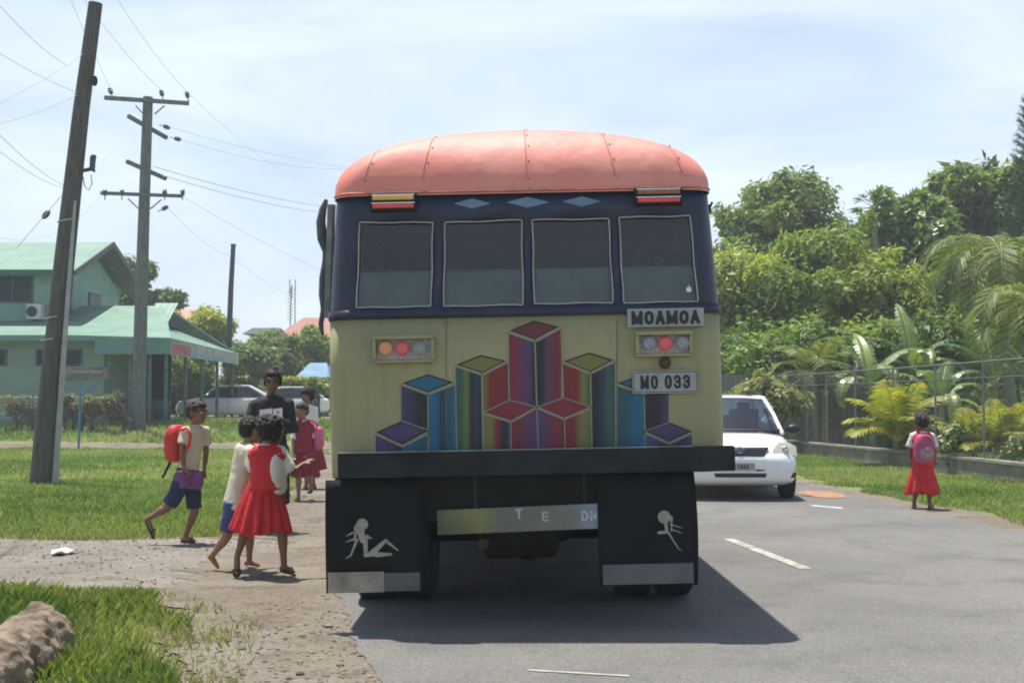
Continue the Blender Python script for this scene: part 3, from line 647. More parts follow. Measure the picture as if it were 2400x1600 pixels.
def strip(name, left, right, off, m, nw=8, step=0.12, jl=0.0, jr=0.0, seed=0, ymax=45, skirt=0.0):
    """sheet between two polylines (lists of (x,y)) given for the same rows, ragged edges"""
    rng = np.random.RandomState(seed)
    rows = []
    for k in range(len(left)-1):
        a, b, c, d = map(np.array, (left[k], left[k+1], right[k], right[k+1]))
        n = max(1, int(max(np.linalg.norm(b-a), np.linalg.norm(d-c))/(step if min(a[1], b[1]) < ymax else 1.5)))
        for i in range(n): t = i/n; rows.append((a+(b-a)*t, c+(d-c)*t))
    rows.append((np.array(left[-1], float), np.array(right[-1], float)))
    vs = []; fs = []
    for i, (a, b) in enumerate(rows):
        d = (b-a)/np.linalg.norm(b-a)
        e = mn.noise(V((a[0]*1.1, a[1]*1.1, seed)))+0.6*mn.noise(V((a[0]*4, a[1]*4, seed+3)))+0.5*rng.uniform(-1, 1)*0.5
        f = mn.noise(V((b[0]*1.1, b[1]*1.1, seed+7)))+0.6*mn.noise(V((b[0]*4, b[1]*4, seed+9)))+0.5*rng.uniform(-1, 1)*0.5
        a = a+d*e*jl; b = b+d*f*jr
        for k in range(nw+1):
            p = a+(b-a)*k/nw; vs.append((p[0], p[1], ztf(p[0], p[1])+off))
    for i in range(len(rows)-1):
        for k in range(nw):
            q = i*(nw+1)+k; fs.append((q, q+1, q+nw+2, q+nw+1))
    me = bpy.data.meshes.new(name); me.from_pydata(vs, [], fs); me.update(); shade(me, 180)
    o = link(name, me, m); tag(o, kind='structure'); return o
road_L = [(-0.2, -10), (-0.45, 4), (-0.62, 6.2), (-0.92, 7.3), (-1.18, 9), (-1.35, 12.7), (-1.9, 20), (-2.6, 30), (-4.2, 45), (-8, 70), (-16, 110)]
road_R = [(6.4, -10), (6.0, 4), (5.85, 6.2), (5.75, 7.3), (5.62, 9), (5.32, 12.7), (4.82, 20), (4.1, 30), (2.6, 45), (-1.2, 70), (-9, 110)]
strip('road', road_L, road_R, 0.015, RM, nw=14, jl=0.09, jr=0.05, seed=3)
strip('gravel_shoulder', [(-1.4, 2), (-1.75, 6.2), (-2.2, 8.0), (-2.75, 9.1), (-2.5, 9.8), (-2.4, 12.6), (-2.9, 13.5), (-3.3, 18), (-3.8, 23), (-4.8, 32), (-6.2, 42)],
      [(0.2, 2), (0.1, 6.2), (-0.3, 8.0), (-0.6, 9.1), (-0.6, 9.4), (-0.8, 12.9), (-0.8, 13.5), (-1.2, 18), (-1.7, 23), (-2.3, 32), (-3.4, 42)], 0.010, DM, nw=10, jl=0.38, jr=0, seed=5)
strip('gravel_track', [(-1.5, 9.3), (-3.5, 9.45), (-4.2, 9.65), (-6, 10.1), (-9, 10.6), (-20, 11.5), (-45, 12)],
      [(-1.5, 13.1), (-3.5, 13.0), (-4.2, 12.9), (-6, 13.0), (-9, 13.4), (-20, 14.8), (-45, 16)], 0.006, TM, nw=14, jl=0.16, jr=0.16, seed=8)
strip('dirt_path', [(-4.6, 37.2), (-7, 37.8), (-10, 38.2), (-16, 38.6), (-30, 39)], [(-4.6, 40.6), (-7, 40.4), (-10, 40.6), (-16, 40.9), (-30, 41.2)], 0.008, DM, nw=8, jl=0.3, jr=0.3, seed=9)
strip('roadside_dirt', [(5.6, 6), (5.2, 12.7), (4.7, 20), (4.0, 30), (3.2, 38)], [(6.6, 6), (6.1, 12.7), (5.35, 20), (4.5, 30), (3.7, 38)], 0.007, DM, nw=4, jl=0, jr=0.2, seed=12)
# painted dashes
pm = mat('road_paint', (0.40, 0.385, 0.33), 0.8, 0.3, 9, bump=0.2, stain=0.9)
mb = MB()
for (a, b, wd) in ((G(1706, 1266), G(1888, 1337), 0.11), (G(1240, 1578), G(1475, 1592), 0.03)):
    mb = MB(); d = (b-a).normalized(); n = V((d.y, -d.x, 0))*wd/2
    pts = []; K = 24
    for i in range(K):
        j = 0.008*mn.noise(V((i*0.9, a.x, 0))); pts.append(a+(b-a)*i/(K-1)+n*(1+j*9))
    for i in range(K-1, -1, -1):
        j = 0.008*mn.noise(V((i*0.9, a.x, 5))); pts.append(a+(b-a)*i/(K-1)-n*(1+j*9))
    mb.poly([p+V((0, 0, 0.0195)) for p in pts])
    o = mb.build('lane_marking', pm); tag(o, kind='structure')
# orange dirt spill and pale patch on the far right road edge
om = mat('orange_dirt', (0.36, 0.2, 0.11), 0.95, 0.25, 8, bump=0.5)
mb = MB(); c = V((4.55, 18.9, 0.021))
mb.poly([c+V((math.cos(a)*0.3*(1+.25*mn.noise(V((math.cos(a)*2, math.sin(a)*2, 1)))), math.sin(a)*0.75*(1+.25*mn.noise(V((math.cos(a)*2, math.sin(a)*2, 4)))), 0)) for a in [i*2*math.pi/40 for i in range(40)]])
o = mb.build('dirt_patch', om); tag(o, kind='structure')
mb = MB(); a = G(1905, 1188); b = G(1975, 1194)
mb.poly([V((a.x, a.y-.05, .0165)), V((b.x, b.y-.05, .0165)), V((b.x+.03, b.y+.22, .0165)), V((a.x, a.y+.22, .0165))])
o = mb.build('paint_patch', mat('pale_paint', (0.42, 0.45, 0.52), 0.8, 0.2, 20, stain=0.6)); tag(o, kind='structure')

# ------------------------------------------------------------------ grass blades
def inpoly(x, y, poly):
    poly = np.asarray(poly); r = np.zeros(len(x), bool); j = len(poly)-1
    for i in range(len(poly)):
        xi, yi = poly[i]; xj, yj = poly[j]
        c = ((yi > y) != (yj > y)) & (x < (xj-xi)*(y-yi)/(yj-yi+1e-12)+xi)
        r ^= c; j = i
    return r
def vnoise(x, y, s, seed=0):
    rng = np.random.RandomState(seed); o = np.zeros(len(x))
    for k in range(6):
        a = rng.uniform(0, 6.28); f = s*rng.uniform(0.6, 1.8); ph = rng.uniform(0, 6.28)
        o += np.sin((x*np.cos(a)+y*np.sin(a))*f+ph+1.3*np.sin(f*0.7*(y*np.cos(a)-x*np.sin(a))+ph*2))
    return o/6*1.6
def blades(poly, n, h, wd, seed, cols, edge=0.0, dens=0.0, hvar=0.5):
    rng = np.random.RandomState(seed); p = np.asarray(poly); lo = p.min(0); hi = p.max(0)
    x = rng.uniform(lo[0], hi[0], n*3); y = rng.uniform(lo[1], hi[1], n*3)
    # thin with distance so that density on screen is even
    k = inpoly(x+0.3*vnoise(x, y, 2.2, seed), y+0.3*vnoise(x, y, 2.4, seed+1), poly)
    k &= rng.uniform(0, 1, len(x)) < np.clip(0.65+dens*vnoise(x, y, 3, seed+2), 0.05, 1)
    x = x[k][:n]; y = y[k][:n]; n = len(x); z = zt(x, y)
    cl = 0.55*vnoise(x, y, 1.6, seed+4)+0.75*vnoise(x, y, 0.45, seed+6)
    H = h*(1+hvar*rng.uniform(-1, 1, n))*(1+0.35*vnoise(x, y, 4, seed+5)); W = wd*rng.uniform(0.6, 1.4, n)
    a = rng.uniform(0, 6.283, n); dx, dy = np.cos(a)*W/2, np.sin(a)*W/2
    b = rng.uniform(0, 6.283, n); ln = H*rng.uniform(0.2, 0.9, n); ex, ey = np.cos(b)*ln, np.sin(b)*ln
    v = np.zeros((n, 4, 3))
    v[:, 0] = np.stack([x-dx, y-dy, z-0.01], -1); v[:, 1] = np.stack([x+dx, y+dy, z-0.01], -1)
    v[:, 2] = np.stack([x+dx*.6+ex*.45, y+dy*.6+ey*.45, z+H*.65], -1); v[:, 3] = np.stack([x+ex, y+ey, z+H], -1)
    cols = np.asarray(cols); t = np.clip(0.5+0.5*cl+rng.normal(0, 0.28, n), 0, 0.999)*(len(cols)-1)
    i = t.astype(int); f = (t-i)[:, None]; c = cols[i]*(1-f)+cols[np.minimum(i+1, len(cols)-1)]*f
    c = c*rng.uniform(0.7, 1.25, (n, 1))
    return v.reshape(-1, 3), c
GRM = attr_mat('grass_blade', 0.6, trans=0.3, spec=0.25)
gc = [(0.12, 0.19, 0.05), (0.22, 0.30, 0.08), (0.31, 0.38, 0.11), (0.42, 0.43, 0.16), (0.50, 0.46, 0.23)]
gc2 = [(0.17, 0.25, 0.075), (0.27, 0.37, 0.115), (0.36, 0.44, 0.16), (0.47, 0.48, 0.23)]
near_poly = [(-5.6, 4.5), (-1.5, 4.5), (-1.65, 6.2), (-2.0, 7.6), (-2.5, 8.9), (-4.0, 9.4), (-6.2, 9.8)]
vv, cc = blades(near_poly, 75000, 0.07, 0.011, 1, gc, dens=0.5)
v3, c3 = blades([(-4.3, 5.5), (-2.6, 5.5), (-2.6, 7.8), (-4.3, 8.6)], 9000, 0.15, 0.014, 2, gc[:4], dens=0.9)
dry = [(0.22, 0.26, 0.09), (0.36, 0.36, 0.15), (0.46, 0.42, 0.22), (0.26, 0.33, 0.10)]
vE, cE = blades([(-1.95, 4.5), (-1.0, 4.5), (-1.25, 6.4), (-1.6, 7.8), (-2.1, 9.0), (-4.0, 9.8), (-6.2, 10.1), (-6.2, 9.0), (-3.8, 8.8), (-2.5, 8.2), (-2.1, 7.0)], 9000, 0.045, 0.009, 31, dry, dens=1.1)
vF, cF = blades([(-2.5, 12.9), (-2.8, 13.9), (-12, 14.2), (-12, 12.9), (-6, 12.6)], 26000, 0.04, 0.012, 32, dry, dens=0.8)
v3 = np.concatenate([v3, vE, vF]); c3 = np.concatenate([c3, cE, cF])
o = fast_mesh('grass', np.concatenate([vv, v3]), 4, np.concatenate([cc, c3]), GRM); tag(o, kind='stuff')
verge = [(-2.9, 13.2), (-3.2, 18), (-3.7, 23), (-4.7, 31), (-5.3, 37.2), (-22, 38.5), (-22, 30), (-10, 13.8), (-6, 13.2)]
vv, cc = blades(verge, 110000, 0.062, 0.022, 11, gc2, dens=0.4)
vN, cN = blades([(-2.9, 13.2), (-3.2, 18), (-3.7, 22), (-12, 22), (-8.5, 13.2)], 80000, 0.055, 0.012, 14, gc2, dens=0.4)
vv = np.concatenate([vv, vN]); cc = np.concatenate([cc, cN])
v2, c2 = blades([(-5.5, 41), (-6.0, 47), (-28, 48.5), (-28, 41.5)], 26000, 0.13, 0.05, 12, gc2, dens=0.4)
o = fast_mesh('grass', np.concatenate([vv, v2]), 4, np.concatenate([cc, c2]), GRM); tag(o, kind='stuff')
rv = [(6.05, 12.0), (5.45, 20), (4.7, 30), (3.9, 37), (7.4, 37), (8.4, 21.8), (9.2, 12)]
vv, cc = blades(rv, 90000, 0.055, 0.016, 21, gc2, dens=0.4)
v2, c2 = blades([(8.7, 21), (7.9, 33), (15, 33), (17, 21)], 20000, 0.09, 0.035, 22, gc2, dens=0.4)
o = fast_mesh('grass', np.concatenate([vv, v2]), 4, np.concatenate([cc, c2]), GRM); tag(o, kind='stuff')

# ------------------------------------------------------------------ loose stones on the shoulder and track
def stones(regions, seed):
    rng = np.random.RandomState(seed); V8 = []; C = []
    ico = [(0,0,1),(.89,0,.45),(.28,.85,.45),(-.72,.53,.45),(-.72,-.53,.45),(.28,-.85,.45),(.72,.53,-.45),(-.28,.85,-.45),(-.89,0,-.45),(-.28,-.85,-.45),(.72,-.53,-.45),(0,0,-1)]
    tri = [(0,1,2),(0,2,3),(0,3,4),(0,4,5),(0,5,1),(1,6,2),(2,7,3),(3,8,4),(4,9,5),(5,10,1),(2,6,7),(3,7,8),(4,8,9),(5,9,10),(1,10,6),(6,11,7),(7,11,8),(8,11,9),(9,11,10),(10,11,6)]
    ico = np.array(ico)
    for poly, n, s in regions:
        p = np.asarray(poly); lo = p.min(0); hi = p.max(0)
        x = rng.uniform(lo[0], hi[0], n*3); y = rng.uniform(lo[1], hi[1], n*3); k = inpoly(x, y, poly)
        k &= rng.uniform(0, 1, len(x)) < np.clip(0.5+0.5*vnoise(x, y, 1.5, seed), 0.06, 1)
        x = x[k][:n]; y = y[k][:n]
        for i in range(len(x)):
            r = s*math.exp(rng.normal(0, 0.36)); q = ico*(1+rng.uniform(-.25, .25, (12, 1)))*np.array([r*rng.uniform(.8, 1.4), r*rng.uniform(.8, 1.4), r*rng.uniform(.4, .8)])
            a = rng.uniform(0, 6.28); ca, sa = math.cos(a), math.sin(a)
            q = np.stack([q[:, 0]*ca-q[:, 1]*sa+x[i], q[:, 0]*sa+q[:, 1]*ca+y[i], q[:, 2]+r*.25+.008], -1)
            V8.append(q[np.array(tri)].reshape(-1, 3))
            c = np.array([.20, .17, .13])*rng.uniform(.55, 1.5); C.append(np.repeat(c[None], 20, 0))
    return np.concatenate(V8), np.concatenate(C)
sh = [(-1.8, 5.6), (-2.1, 7.2), (-2.9, 9.3), (-3.0, 13.4), (-3.6, 22), (-1.9, 22), (-1.4, 13), (-1.05, 9), (-0.85, 7.4), (-0.4, 5.6)]
vv, cc = stones([(sh, 4200, 0.0055), ([(-1.8, 5.6), (-2.1, 7.2), (-1.6, 9), (-1.15, 9), (-0.9, 7.4), (-0.5, 5.6)], 900, 0.009), ([(-2.2, 9.6), (-8, 10.3), (-8, 13), (-2.2, 13)], 1500, 0.006)], 4)
o = fast_mesh('gravel', vv, 3, cc, attr_mat('stone', 0.9, spec=0.3, bump=0.3)); tag(o, kind='stuff')
# ------------------------------------------------------------------ bus (local: x right, y forward, z up; rear face at y=0)
BX, BY, ROLL = 0.115, 7.7, R(-1.15)
bus = thing('bus', 'old bus seen from behind, cream and navy with red domed roof, cube mural', 'bus', (BX, BY, 0), (0, ROLL, 0))
BINV = ROOT[bus.name]
def B(px, py, y=0.0):
    return BINV @ P(px, py, BY + y)
def bl(px, py, y):       # local point with y forced
    q = B(px, py, y); return V((q.x, y, q.z))
def cream_mat():
    m, nt, b = new_mat('bus_cream_paint'); N = nt.nodes; L = nt.links; tc = N.new('ShaderNodeTexCoord')
    def nz(scale, vec, det=6, ro=.6):
        n = N.new('ShaderNodeTexNoise'); n.inputs['Scale'].default_value = scale; n.inputs['Detail'].default_value = det; n.inputs['Roughness'].default_value = ro; L.new(vec, n.inputs[0]); return n.outputs[0]
    def ramp(f, stops):
        r = N.new('ShaderNodeValToRGB'); L.new(f, r.inputs[0]); e = r.color_ramp.elements
        e[0].position, e[0].color = stops[0][0], (*stops[0][1], 1); e[1].position, e[1].color = stops[1][0], (*stops[1][1], 1); return r.outputs[0]
    def mixc(f, a_, c):
        x = N.new('ShaderNodeMix'); x.data_type = 'RGBA'; L.new(f, x.inputs['Factor']); L.new(a_, x.inputs[6]); x.inputs[7].default_value = (*c, 1); return x.outputs[2]
    o = tc.outputs['Object']; base = ramp(nz(1.4, o), ((.33, (.30, .28, .15)), (.68, (.36, .335, .17))))
    mp = N.new('ShaderNodeMapping'); mp.inputs['Scale'].default_value = (9, 9, .7); L.new(o, mp.inputs[0])
    base = mixc(ramp(nz(1.6, mp.outputs[0], 8, .7), ((.52, (0, 0, 0)), (.80, (.45, .45, .45)))), base, (.14, .125, .075))
    base = mixc(ramp(nz(5.5, o, 8, .75), ((.62, (0, 0, 0)), (.70, (.5, .5, .5)))), base, (.15, .14, .10))
    base = mixc(ramp(nz(26, o, 3, .5), ((.735, (0, 0, 0)), (.76, (.7, .7, .7)))), base, (.09, .075, .05))
    L.new(base, b.inputs['Base Color']); b.inputs['Specular IOR Level'].default_value = .4
    L.new(ramp(nz(4, o), ((.3, (.38, .38, .38)), (.7, (.62, .62, .62)))), b.inputs['Roughness'])
    bp = N.new('ShaderNodeBump'); bp.inputs['Strength'].default_value = .35; bp.inputs['Distance'].default_value = .03; L.new(nz(3.0, o, 3), bp.inputs['Height']); L.new(bp.outputs[0], b.inputs['Normal'])
    return m
cream = cream_mat()
navy = mat('bus_navy_paint', (0.018, 0.026, 0.055), 0.4, 0.25, 3, bump=0.1, bscale=14, spec=0.4, col2=(0.032, 0.038, 0.07))
black = mat('black_rubber', (0.010, 0.011, 0.011), 0.75, 0.3, 4, bump=0.15, bscale=20, spec=0.2)
dark_metal = mat('dark_steel', (0.017, 0.019, 0.020), 0.6, 0.35, 5, bump=0.3, bscale=30, spec=0.25, stain=.15)
chrome = mat('chrome', (0.62, 0.63, 0.65), 0.18, 0.08, 30, metal=1.0, bump=0.15, bscale=80)
white_trim = mat('pale_rubber_seal', (0.42, 0.42, 0.4), 0.6, 0.15, 20)
def interp(z, tab):
    if z <= tab[0][0]: return tab[0][1]
    for (a, b), (c, d) in zip(tab, tab[1:]):
        if z <= c: t = (z-a)/(c-a); return b+(d-b)*t
    return tab[-1][1]
WT = [(0.7, 1.17), (0.95, 1.195), (1.3, 1.2), (1.88, 1.195), (2.645, 1.150)]
ET = [(0.7, 0.0), (1.88, 0.0), (2.645, 0.06)]
BL = 7.2
def xloc(px, py): return B(px, py).x
wins = [((830, 1009), (508, 716)), ((1039, 1230), (507, 712)), ((1252, 1444), (502, 710)), ((1466, 1646), (500, 706))]
WZ0, WZ1 = 1.945, 2.462
winx = [(-1.015, -0.565), (-0.488, -0.012), (0.057, 0.535), (0.60, 1.045)]
rc = 0.13
def ring(w, e, r, L=BL, rear_xs=None, side_ys=None):
    pts = []
    s = w/1.195
    for x in rear_xs: pts.append((x*s, e))
    for k in range(1, 7):
        a = -math.pi/2+math.pi/2*k/7; pts.append((w-r+r*math.cos(a), e+r+r*math.sin(a)))
    for y in side_ys: pts.append((w, y))
    for k in range(1, 7):
        a = math.pi/2*k/7; pts.append((w-r+r*math.cos(a), L-e-r+r*math.sin(a)))
    for x in reversed(rear_xs): pts.append((x*s, L-e))
    for k in range(1, 7):
        a = math.pi/2+math.pi/2*k/7; pts.append((-w+r+r*math.cos(a), L-e-r+r*math.sin(a)))
    for y in reversed(side_ys): pts.append((-w, y))
    for k in range(1, 7):
        a = math.pi+math.pi/2*k/7; pts.append((-w+r+r*math.cos(a), e+r+r*math.sin(a)))
    return pts
rxs = sorted([-1.062, 1.062] + [v for p in winx for v in p] + [-0.8, -0.25, 0.3, 0.82])
sws = [(0.45, 1.25), (1.4, 2.2), (2.35, 3.15), (3.3, 4.1), (4.25, 5.05), (5.2, 6.0)]
sys_ = sorted([0.25, 6.95] + [v for p in sws for v in p])
def in_span(a, b, spans): return any(s0-1e-4 <= min(a, b) and max(a, b) <= s1+1e-4 for s0, s1 in spans)
def shell(zs, name, m, holes, solid=0.035, topclose=None):
    vs = []; fs = []
    for z in zs:
        rg = ring(interp(z, WT), interp(z, ET), rc+0.02, rear_xs=rxs, side_ys=sys_)
        vs += [(x, y, z) for x, y in rg]
    n = len(rg); nr = len(rxs); ns = len(sys_)
    for i in range(len(zs)-1):
        for k in range(n):
            if holes and zs[i] >= WZ0-1e-4 and zs[i+1] <= WZ1+1e-4:
                if k < nr-1 and in_span(rxs[k], rxs[k+1], winx): continue
                k2 = k-(nr+6)
                if 0 <= k2 < ns-1 and in_span(sys_[k2], sys_[k2+1], sws): continue
                k3 = k-(nr+6+ns+6+nr+6)
                if 0 <= k3 < ns-1 and in_span(sys_[ns-1-k3], sys_[ns-2-k3], sws): continue
                k4 = k-(nr+6+ns+6)
                if 0 <= k4 < nr-1 and in_span(rxs[nr-1-k4], rxs[nr-2-k4], winx): continue
            a = i*n+k; b = i*n+(k+1) % n
            fs.append((a, b, b+n, a+n))
    mb = MB(); mb.add(vs, fs)
    o = mb.build(name, m, bus, smooth=35, solid=solid)
    return o
low_zs = [0.92, 0.98, 1.1, 1.3, 1.6, 1.885]
body = shell(low_zs, 'lower_body', cream, False)
band = shell([1.8855, WZ0, 2.1, 2.3, WZ1, 2.55, 2.645], 'window_band', navy, True)
# navy ledge strip that laps over the cream panel
mb = MB()
rg = ring(1.2035, -0.008, rc+0.02, L=BL+0.016, rear_xs=rxs, side_ys=sys_); n = len(rg)
rg2 = ring(1.2035, -0.008, rc+0.02, L=BL+0.016, rear_xs=rxs, side_ys=sys_)
vs = [(x, y, 1.875) for x, y in rg]+[(x, y, 1.93) for x, y in rg2]
mb.add(vs, [(k, (k+1) % n, (k+1) % n+n, k+n) for k in range(n)])
mb.build('waist_rail', navy, bus, smooth=35, solid=0.02)
# domed roof with ribs and rivets
def roof_mat():
    m, nt, b = new_mat('bus_roof_paint'); N = nt.nodes; L = nt.links
    tc = N.new('ShaderNodeTexCoord'); nz = N.new('ShaderNodeTexNoise'); nz.inputs['Scale'].default_value = 2.0; nz.inputs['Detail'].default_value = 8
    L.new(tc.outputs['Object'], nz.inputs[0])
    rp = N.new('ShaderNodeValToRGB'); rp.color_ramp.elements[0].position = .3; rp.color_ramp.elements[1].position = .7
    rp.color_ramp.elements[0].color = (0.76, 0.235, 0.19, 1); rp.color_ramp.elements[1].color = (0.80, 0.33, 0.27, 1)
    L.new(nz.outputs[0], rp.inputs[0]); L.new(rp.outputs[0], b.inputs['Base Color'])
    b.inputs['Roughness'].default_value = 0.58; b.inputs['Specular IOR Level'].default_value = 0.4
    n2 = N.new('ShaderNodeTexNoise'); n2.inputs['Scale'].default_value = 3.2; n2.inputs['Detail'].default_value = 3; L.new(tc.outputs['Object'], n2.inputs[0])
    bp = N.new('ShaderNodeBump'); bp.inputs['Strength'].default_value = 0.35; bp.inputs['Distance'].default_value = 0.05
    L.new(n2.outputs[0], bp.inputs['Height']); L.new(bp.outputs[0], b.inputs['Normal'])
    return m
RFM = roof_mat()
def roof_pt(t, x0, y0):      # t 0..1 up the dome; x0,y0 on base ring
    pass
NR = 15; vs = []; fs = []
RH = 0.475
def rs(t):   # profile: height fraction and shrink
    a = t*math.pi/2
    return math.sin(a)**(1/1.1), math.cos(a)**(1/1.12)
nlast = None
for i in range(NR):
    h, c = rs(i/(NR-1)*0.985)
    w = 1.162*c; e = 0.052-0.012+(1-c)*0.62; r = max(0.02, min(w*0.95, 0.16+0.5*(1-c)))
    side = [e+r+(BL-2*e-2*r)*k/8 for k in range(9)]
    xs_ = [(-(w-r))+2*(w-r)*k/14 for k in range(15)]
    pts = [(x, e) for x in xs_]
    for k in range(1, 8): a = -math.pi/2+math.pi/2*k/8; pts.append((w-r+r*math.cos(a), e+r+r*math.sin(a)))
    pts += [(w, y) for y in side]
    for k in range(1, 8): a = math.pi/2*k/8; pts.append((w-r+r*math.cos(a), BL-e-r+r*math.sin(a)))
    pts += [(x, BL-e) for x in reversed(xs_)]
    for k in range(1, 8): a = math.pi/2+math.pi/2*k/8; pts.append((-w+r+r*math.cos(a), BL-e-r+r*math.sin(a)))
    pts += [(-w, y) for y in reversed(side)]
    for k in range(1, 8): a = math.pi+math.pi/2*k/8; pts.append((-w+r+r*math.cos(a), e+r+r*math.sin(a)))
    if i == 0: vs += [(x, y, 2.628) for x, y in pts]
    vs += [(x, y, 2.65+RH*h) for x, y in pts]
    n = len(pts)
for i in range(NR):
    for k in range(n):
        a = i*n+k; b = i*n+(k+1) % n; fs.append((a, b, b+n, a+n))
fs.append(tuple(range(NR*n, NR*n+n)))
mb = MB(); mb.add(vs, fs); roof = mb.build('roof', RFM, bus, smooth=50)
# panel seams: thin raised lap strips following the dome, with rivets
def dome(x, frac):   # point on rear dome surface for given base x and profile parameter
    h, c = rs(frac*0.985); w = 1.162*c; e = 0.04+(1-c)*0.62; z = 2.65+RH*h
    r = max(0.02, min(w*0.95, 0.16+0.5*(1-c)))
    xx = x*(0.35+0.65*c) if abs(x) > 0.05 else x
    xx = max(-w+0.01, min(w-0.01, xx)); y = e
    if abs(xx) > w-r: q = abs(xx)-(w-r); y = e+r-math.sqrt(max(0, r*r-q*q))
    return V((xx, y-0.003, z))
from mathutils.bvhtree import BVHTree
RBVH = BVHTree.FromPolygons([V(v) for v in vs], fs)
seam_m = mat('roof_seam', (0.46, 0.13, 0.10), 0.6, 0.3, 30, stain=0.5)
for x in (-0.98, -0.62, 0.03, 0.58, 1.0):
    mb = MB(); pts = []
    for i in range(2, 24):
        tq = i/25; z_ = 2.66+(RH-.005)*math.sin(tq*math.pi/2); xx_ = x*(1-.22*tq)
        hit = RBVH.ray_cast(V((xx_+.002*math.sin(i*2.1), -3, z_)), V((0, 1, 0)))
        if hit[0] is not None: pts.append(hit[0]+hit[1]*.001)
    if len(pts) < 4: continue
    mb.tube(pts, 0.0026, 5)
    for i in range(0, len(pts)-1, 2): mb.ell(pts[i]+V((0.016, 0, 0)), (0.006, 0.005, 0.006), nu=6, nv=4) if i % 4 == 0 else None
    mb.build('roof_seam', seam_m, roof)
mb = MB(); pts = [(x*1.162, 0.036+(0.16-math.sqrt(max(0, .16**2-max(0, abs(x*1.162)-1.002)**2))), 2.645) for x in [-.995+1.99*i/40 for i in range(41)]]
mb.tube(pts, 0.008, 6); mb.build('drip_edge', mat('drip_edge_paint', (0.5, 0.16, 0.12), 0.6, 0.3, 9, stain=0.9), roof)

# windows: pale bead and dirty glass
glass = glass_mat('bus_glass', (0.8, 0.84, 0.85), 0.03, 0.30, haze=(0.24, 0.27, 0.28, 0.02))
jit = random.Random(3)
for i, ((x0, x1)) in enumerate(winx):
    def wp(x, z, dy=0): return V((x*interp(z, WT)/1.195, interp(z, ET)+dy, z))
    c = [wp(x0+jit.uniform(-.004, .004), WZ0+jit.uniform(-.003, .004)), wp(x1+jit.uniform(-.004, .004), WZ0+jit.uniform(-.003, .004)), wp(x1+jit.uniform(-.006, .006), WZ1+jit.uniform(-.003, .008)), wp(x0+jit.uniform(-.006, .006), WZ1+jit.uniform(-.008, .008))]
    mb = MB(); loop = []
    for k in range(4):
        a, b = c[k], c[(k+1) % 4]
        for j in range(8):
            t = 0.008+0.984*j/7; p = a.lerp(b, t); p = p+V((0, -0.006, 0))+(b-a).normalized().cross(V((0, 1, 0)))*0.0025*math.sin(j*1.3+i+k)
            loop.append(p)
    loop.append(loop[0]); mb.tube(loop, 0.0048, 6)
    fr = mb.build('window', white_trim, bus, smooth=60)
    mb = MB(); mb.box((x0*.985-0.012, 0.016, WZ0-0.02), (x1*.985+0.012, 0.020, WZ1+0.02)); mb.v = [(x, y+interp(z, ET), z) for x, y, z in mb.v]
    mb.build('pane', glass, fr)
# rear mural ------------------------------------------------------------------
def mz(x, y): return B(860+x/3.0154, 720+y/3.0154)
mur = MB()
K = {'k': (0.028, 0.03, 0.036), 'mar': (0.17, 0.035, 0.05), 'pur': (0.13, 0.05, 0.11), 'vio': (0.085, 0.055, 0.15), 'grn': (0.05, 0.12, 0.075), 'lgr': (0.13, 0.20, 0.06),
     'oli': (0.2, 0.2, 0.06), 'red': (0.22, 0.03, 0.03), 'blu': (0.02, 0.14, 0.24), 'dbl': (0.02, 0.055, 0.10), 'cri': (0.24, 0.03, 0.055), 'tea': (0.03, 0.1, 0.12), 'nvy': (0.04, 0.045, 0.1)}
def face(xl, xr, tl, tr, bl_, br_, stops, dep=0.0022, n=18):
    """vertical striped face: top edge tl->tr, bottom edge bl->br (mural pixels), colour blended across"""
    for i in range(n):
        a = i/n; b = (i+1)/n
        q = [(xl+(xr-xl)*a, bl_+(br_-bl_)*a), (xl+(xr-xl)*b, bl_+(br_-bl_)*b), (xl+(xr-xl)*b, tl+(tr-tl)*b), (xl+(xr-xl)*a, tl+(tr-tl)*a)]
        vs = []; cs = []
        for (x, y), t in zip(q, (a, b, b, a)):
            p = mz(x, y); vs.append(V((p.x, -dep, p.z)))
            t2 = t*(len(stops)-1); j = min(int(t2), len(stops)-2); f = t2-j; f = f*f*(3-2*f)
            c0 = K[stops[j]]; c1 = K[stops[j+1]]; cs.append(tuple(c0[m]*(1-f)+c1[m]*f for m in range(3)))
        nn = len(mur.v); mur.v += [tuple(v) for v in vs]; mur.f.append((nn, nn+1, nn+2, nn+3)); mur.c += cs; mur.mi.append(0)
for _k in K: K[_k] = tuple(v*.92+.002 for v in K[_k])
def rhomb(pts, col, edge='k', dep=0.003):
    c = V((sum(p[0] for p in pts)/4, sum(p[1] for p in pts)/4))
    def q(p, s): return mz(c.x+(p[0]-c.x)*s, c.y+(p[1]-c.y)*s)
    for s, cl, d in ((1.0, edge, dep), (0.82, col, dep+0.0006)):
        vs = [q(p, s) for p in pts]; n = len(mur.v)
        mur.v += [(v.x, -d, v.z) for v in vs]; mur.f.append((n, n+1, n+2, n+3)); mur.c += [K[cl]]*4; mur.mi.append(0)
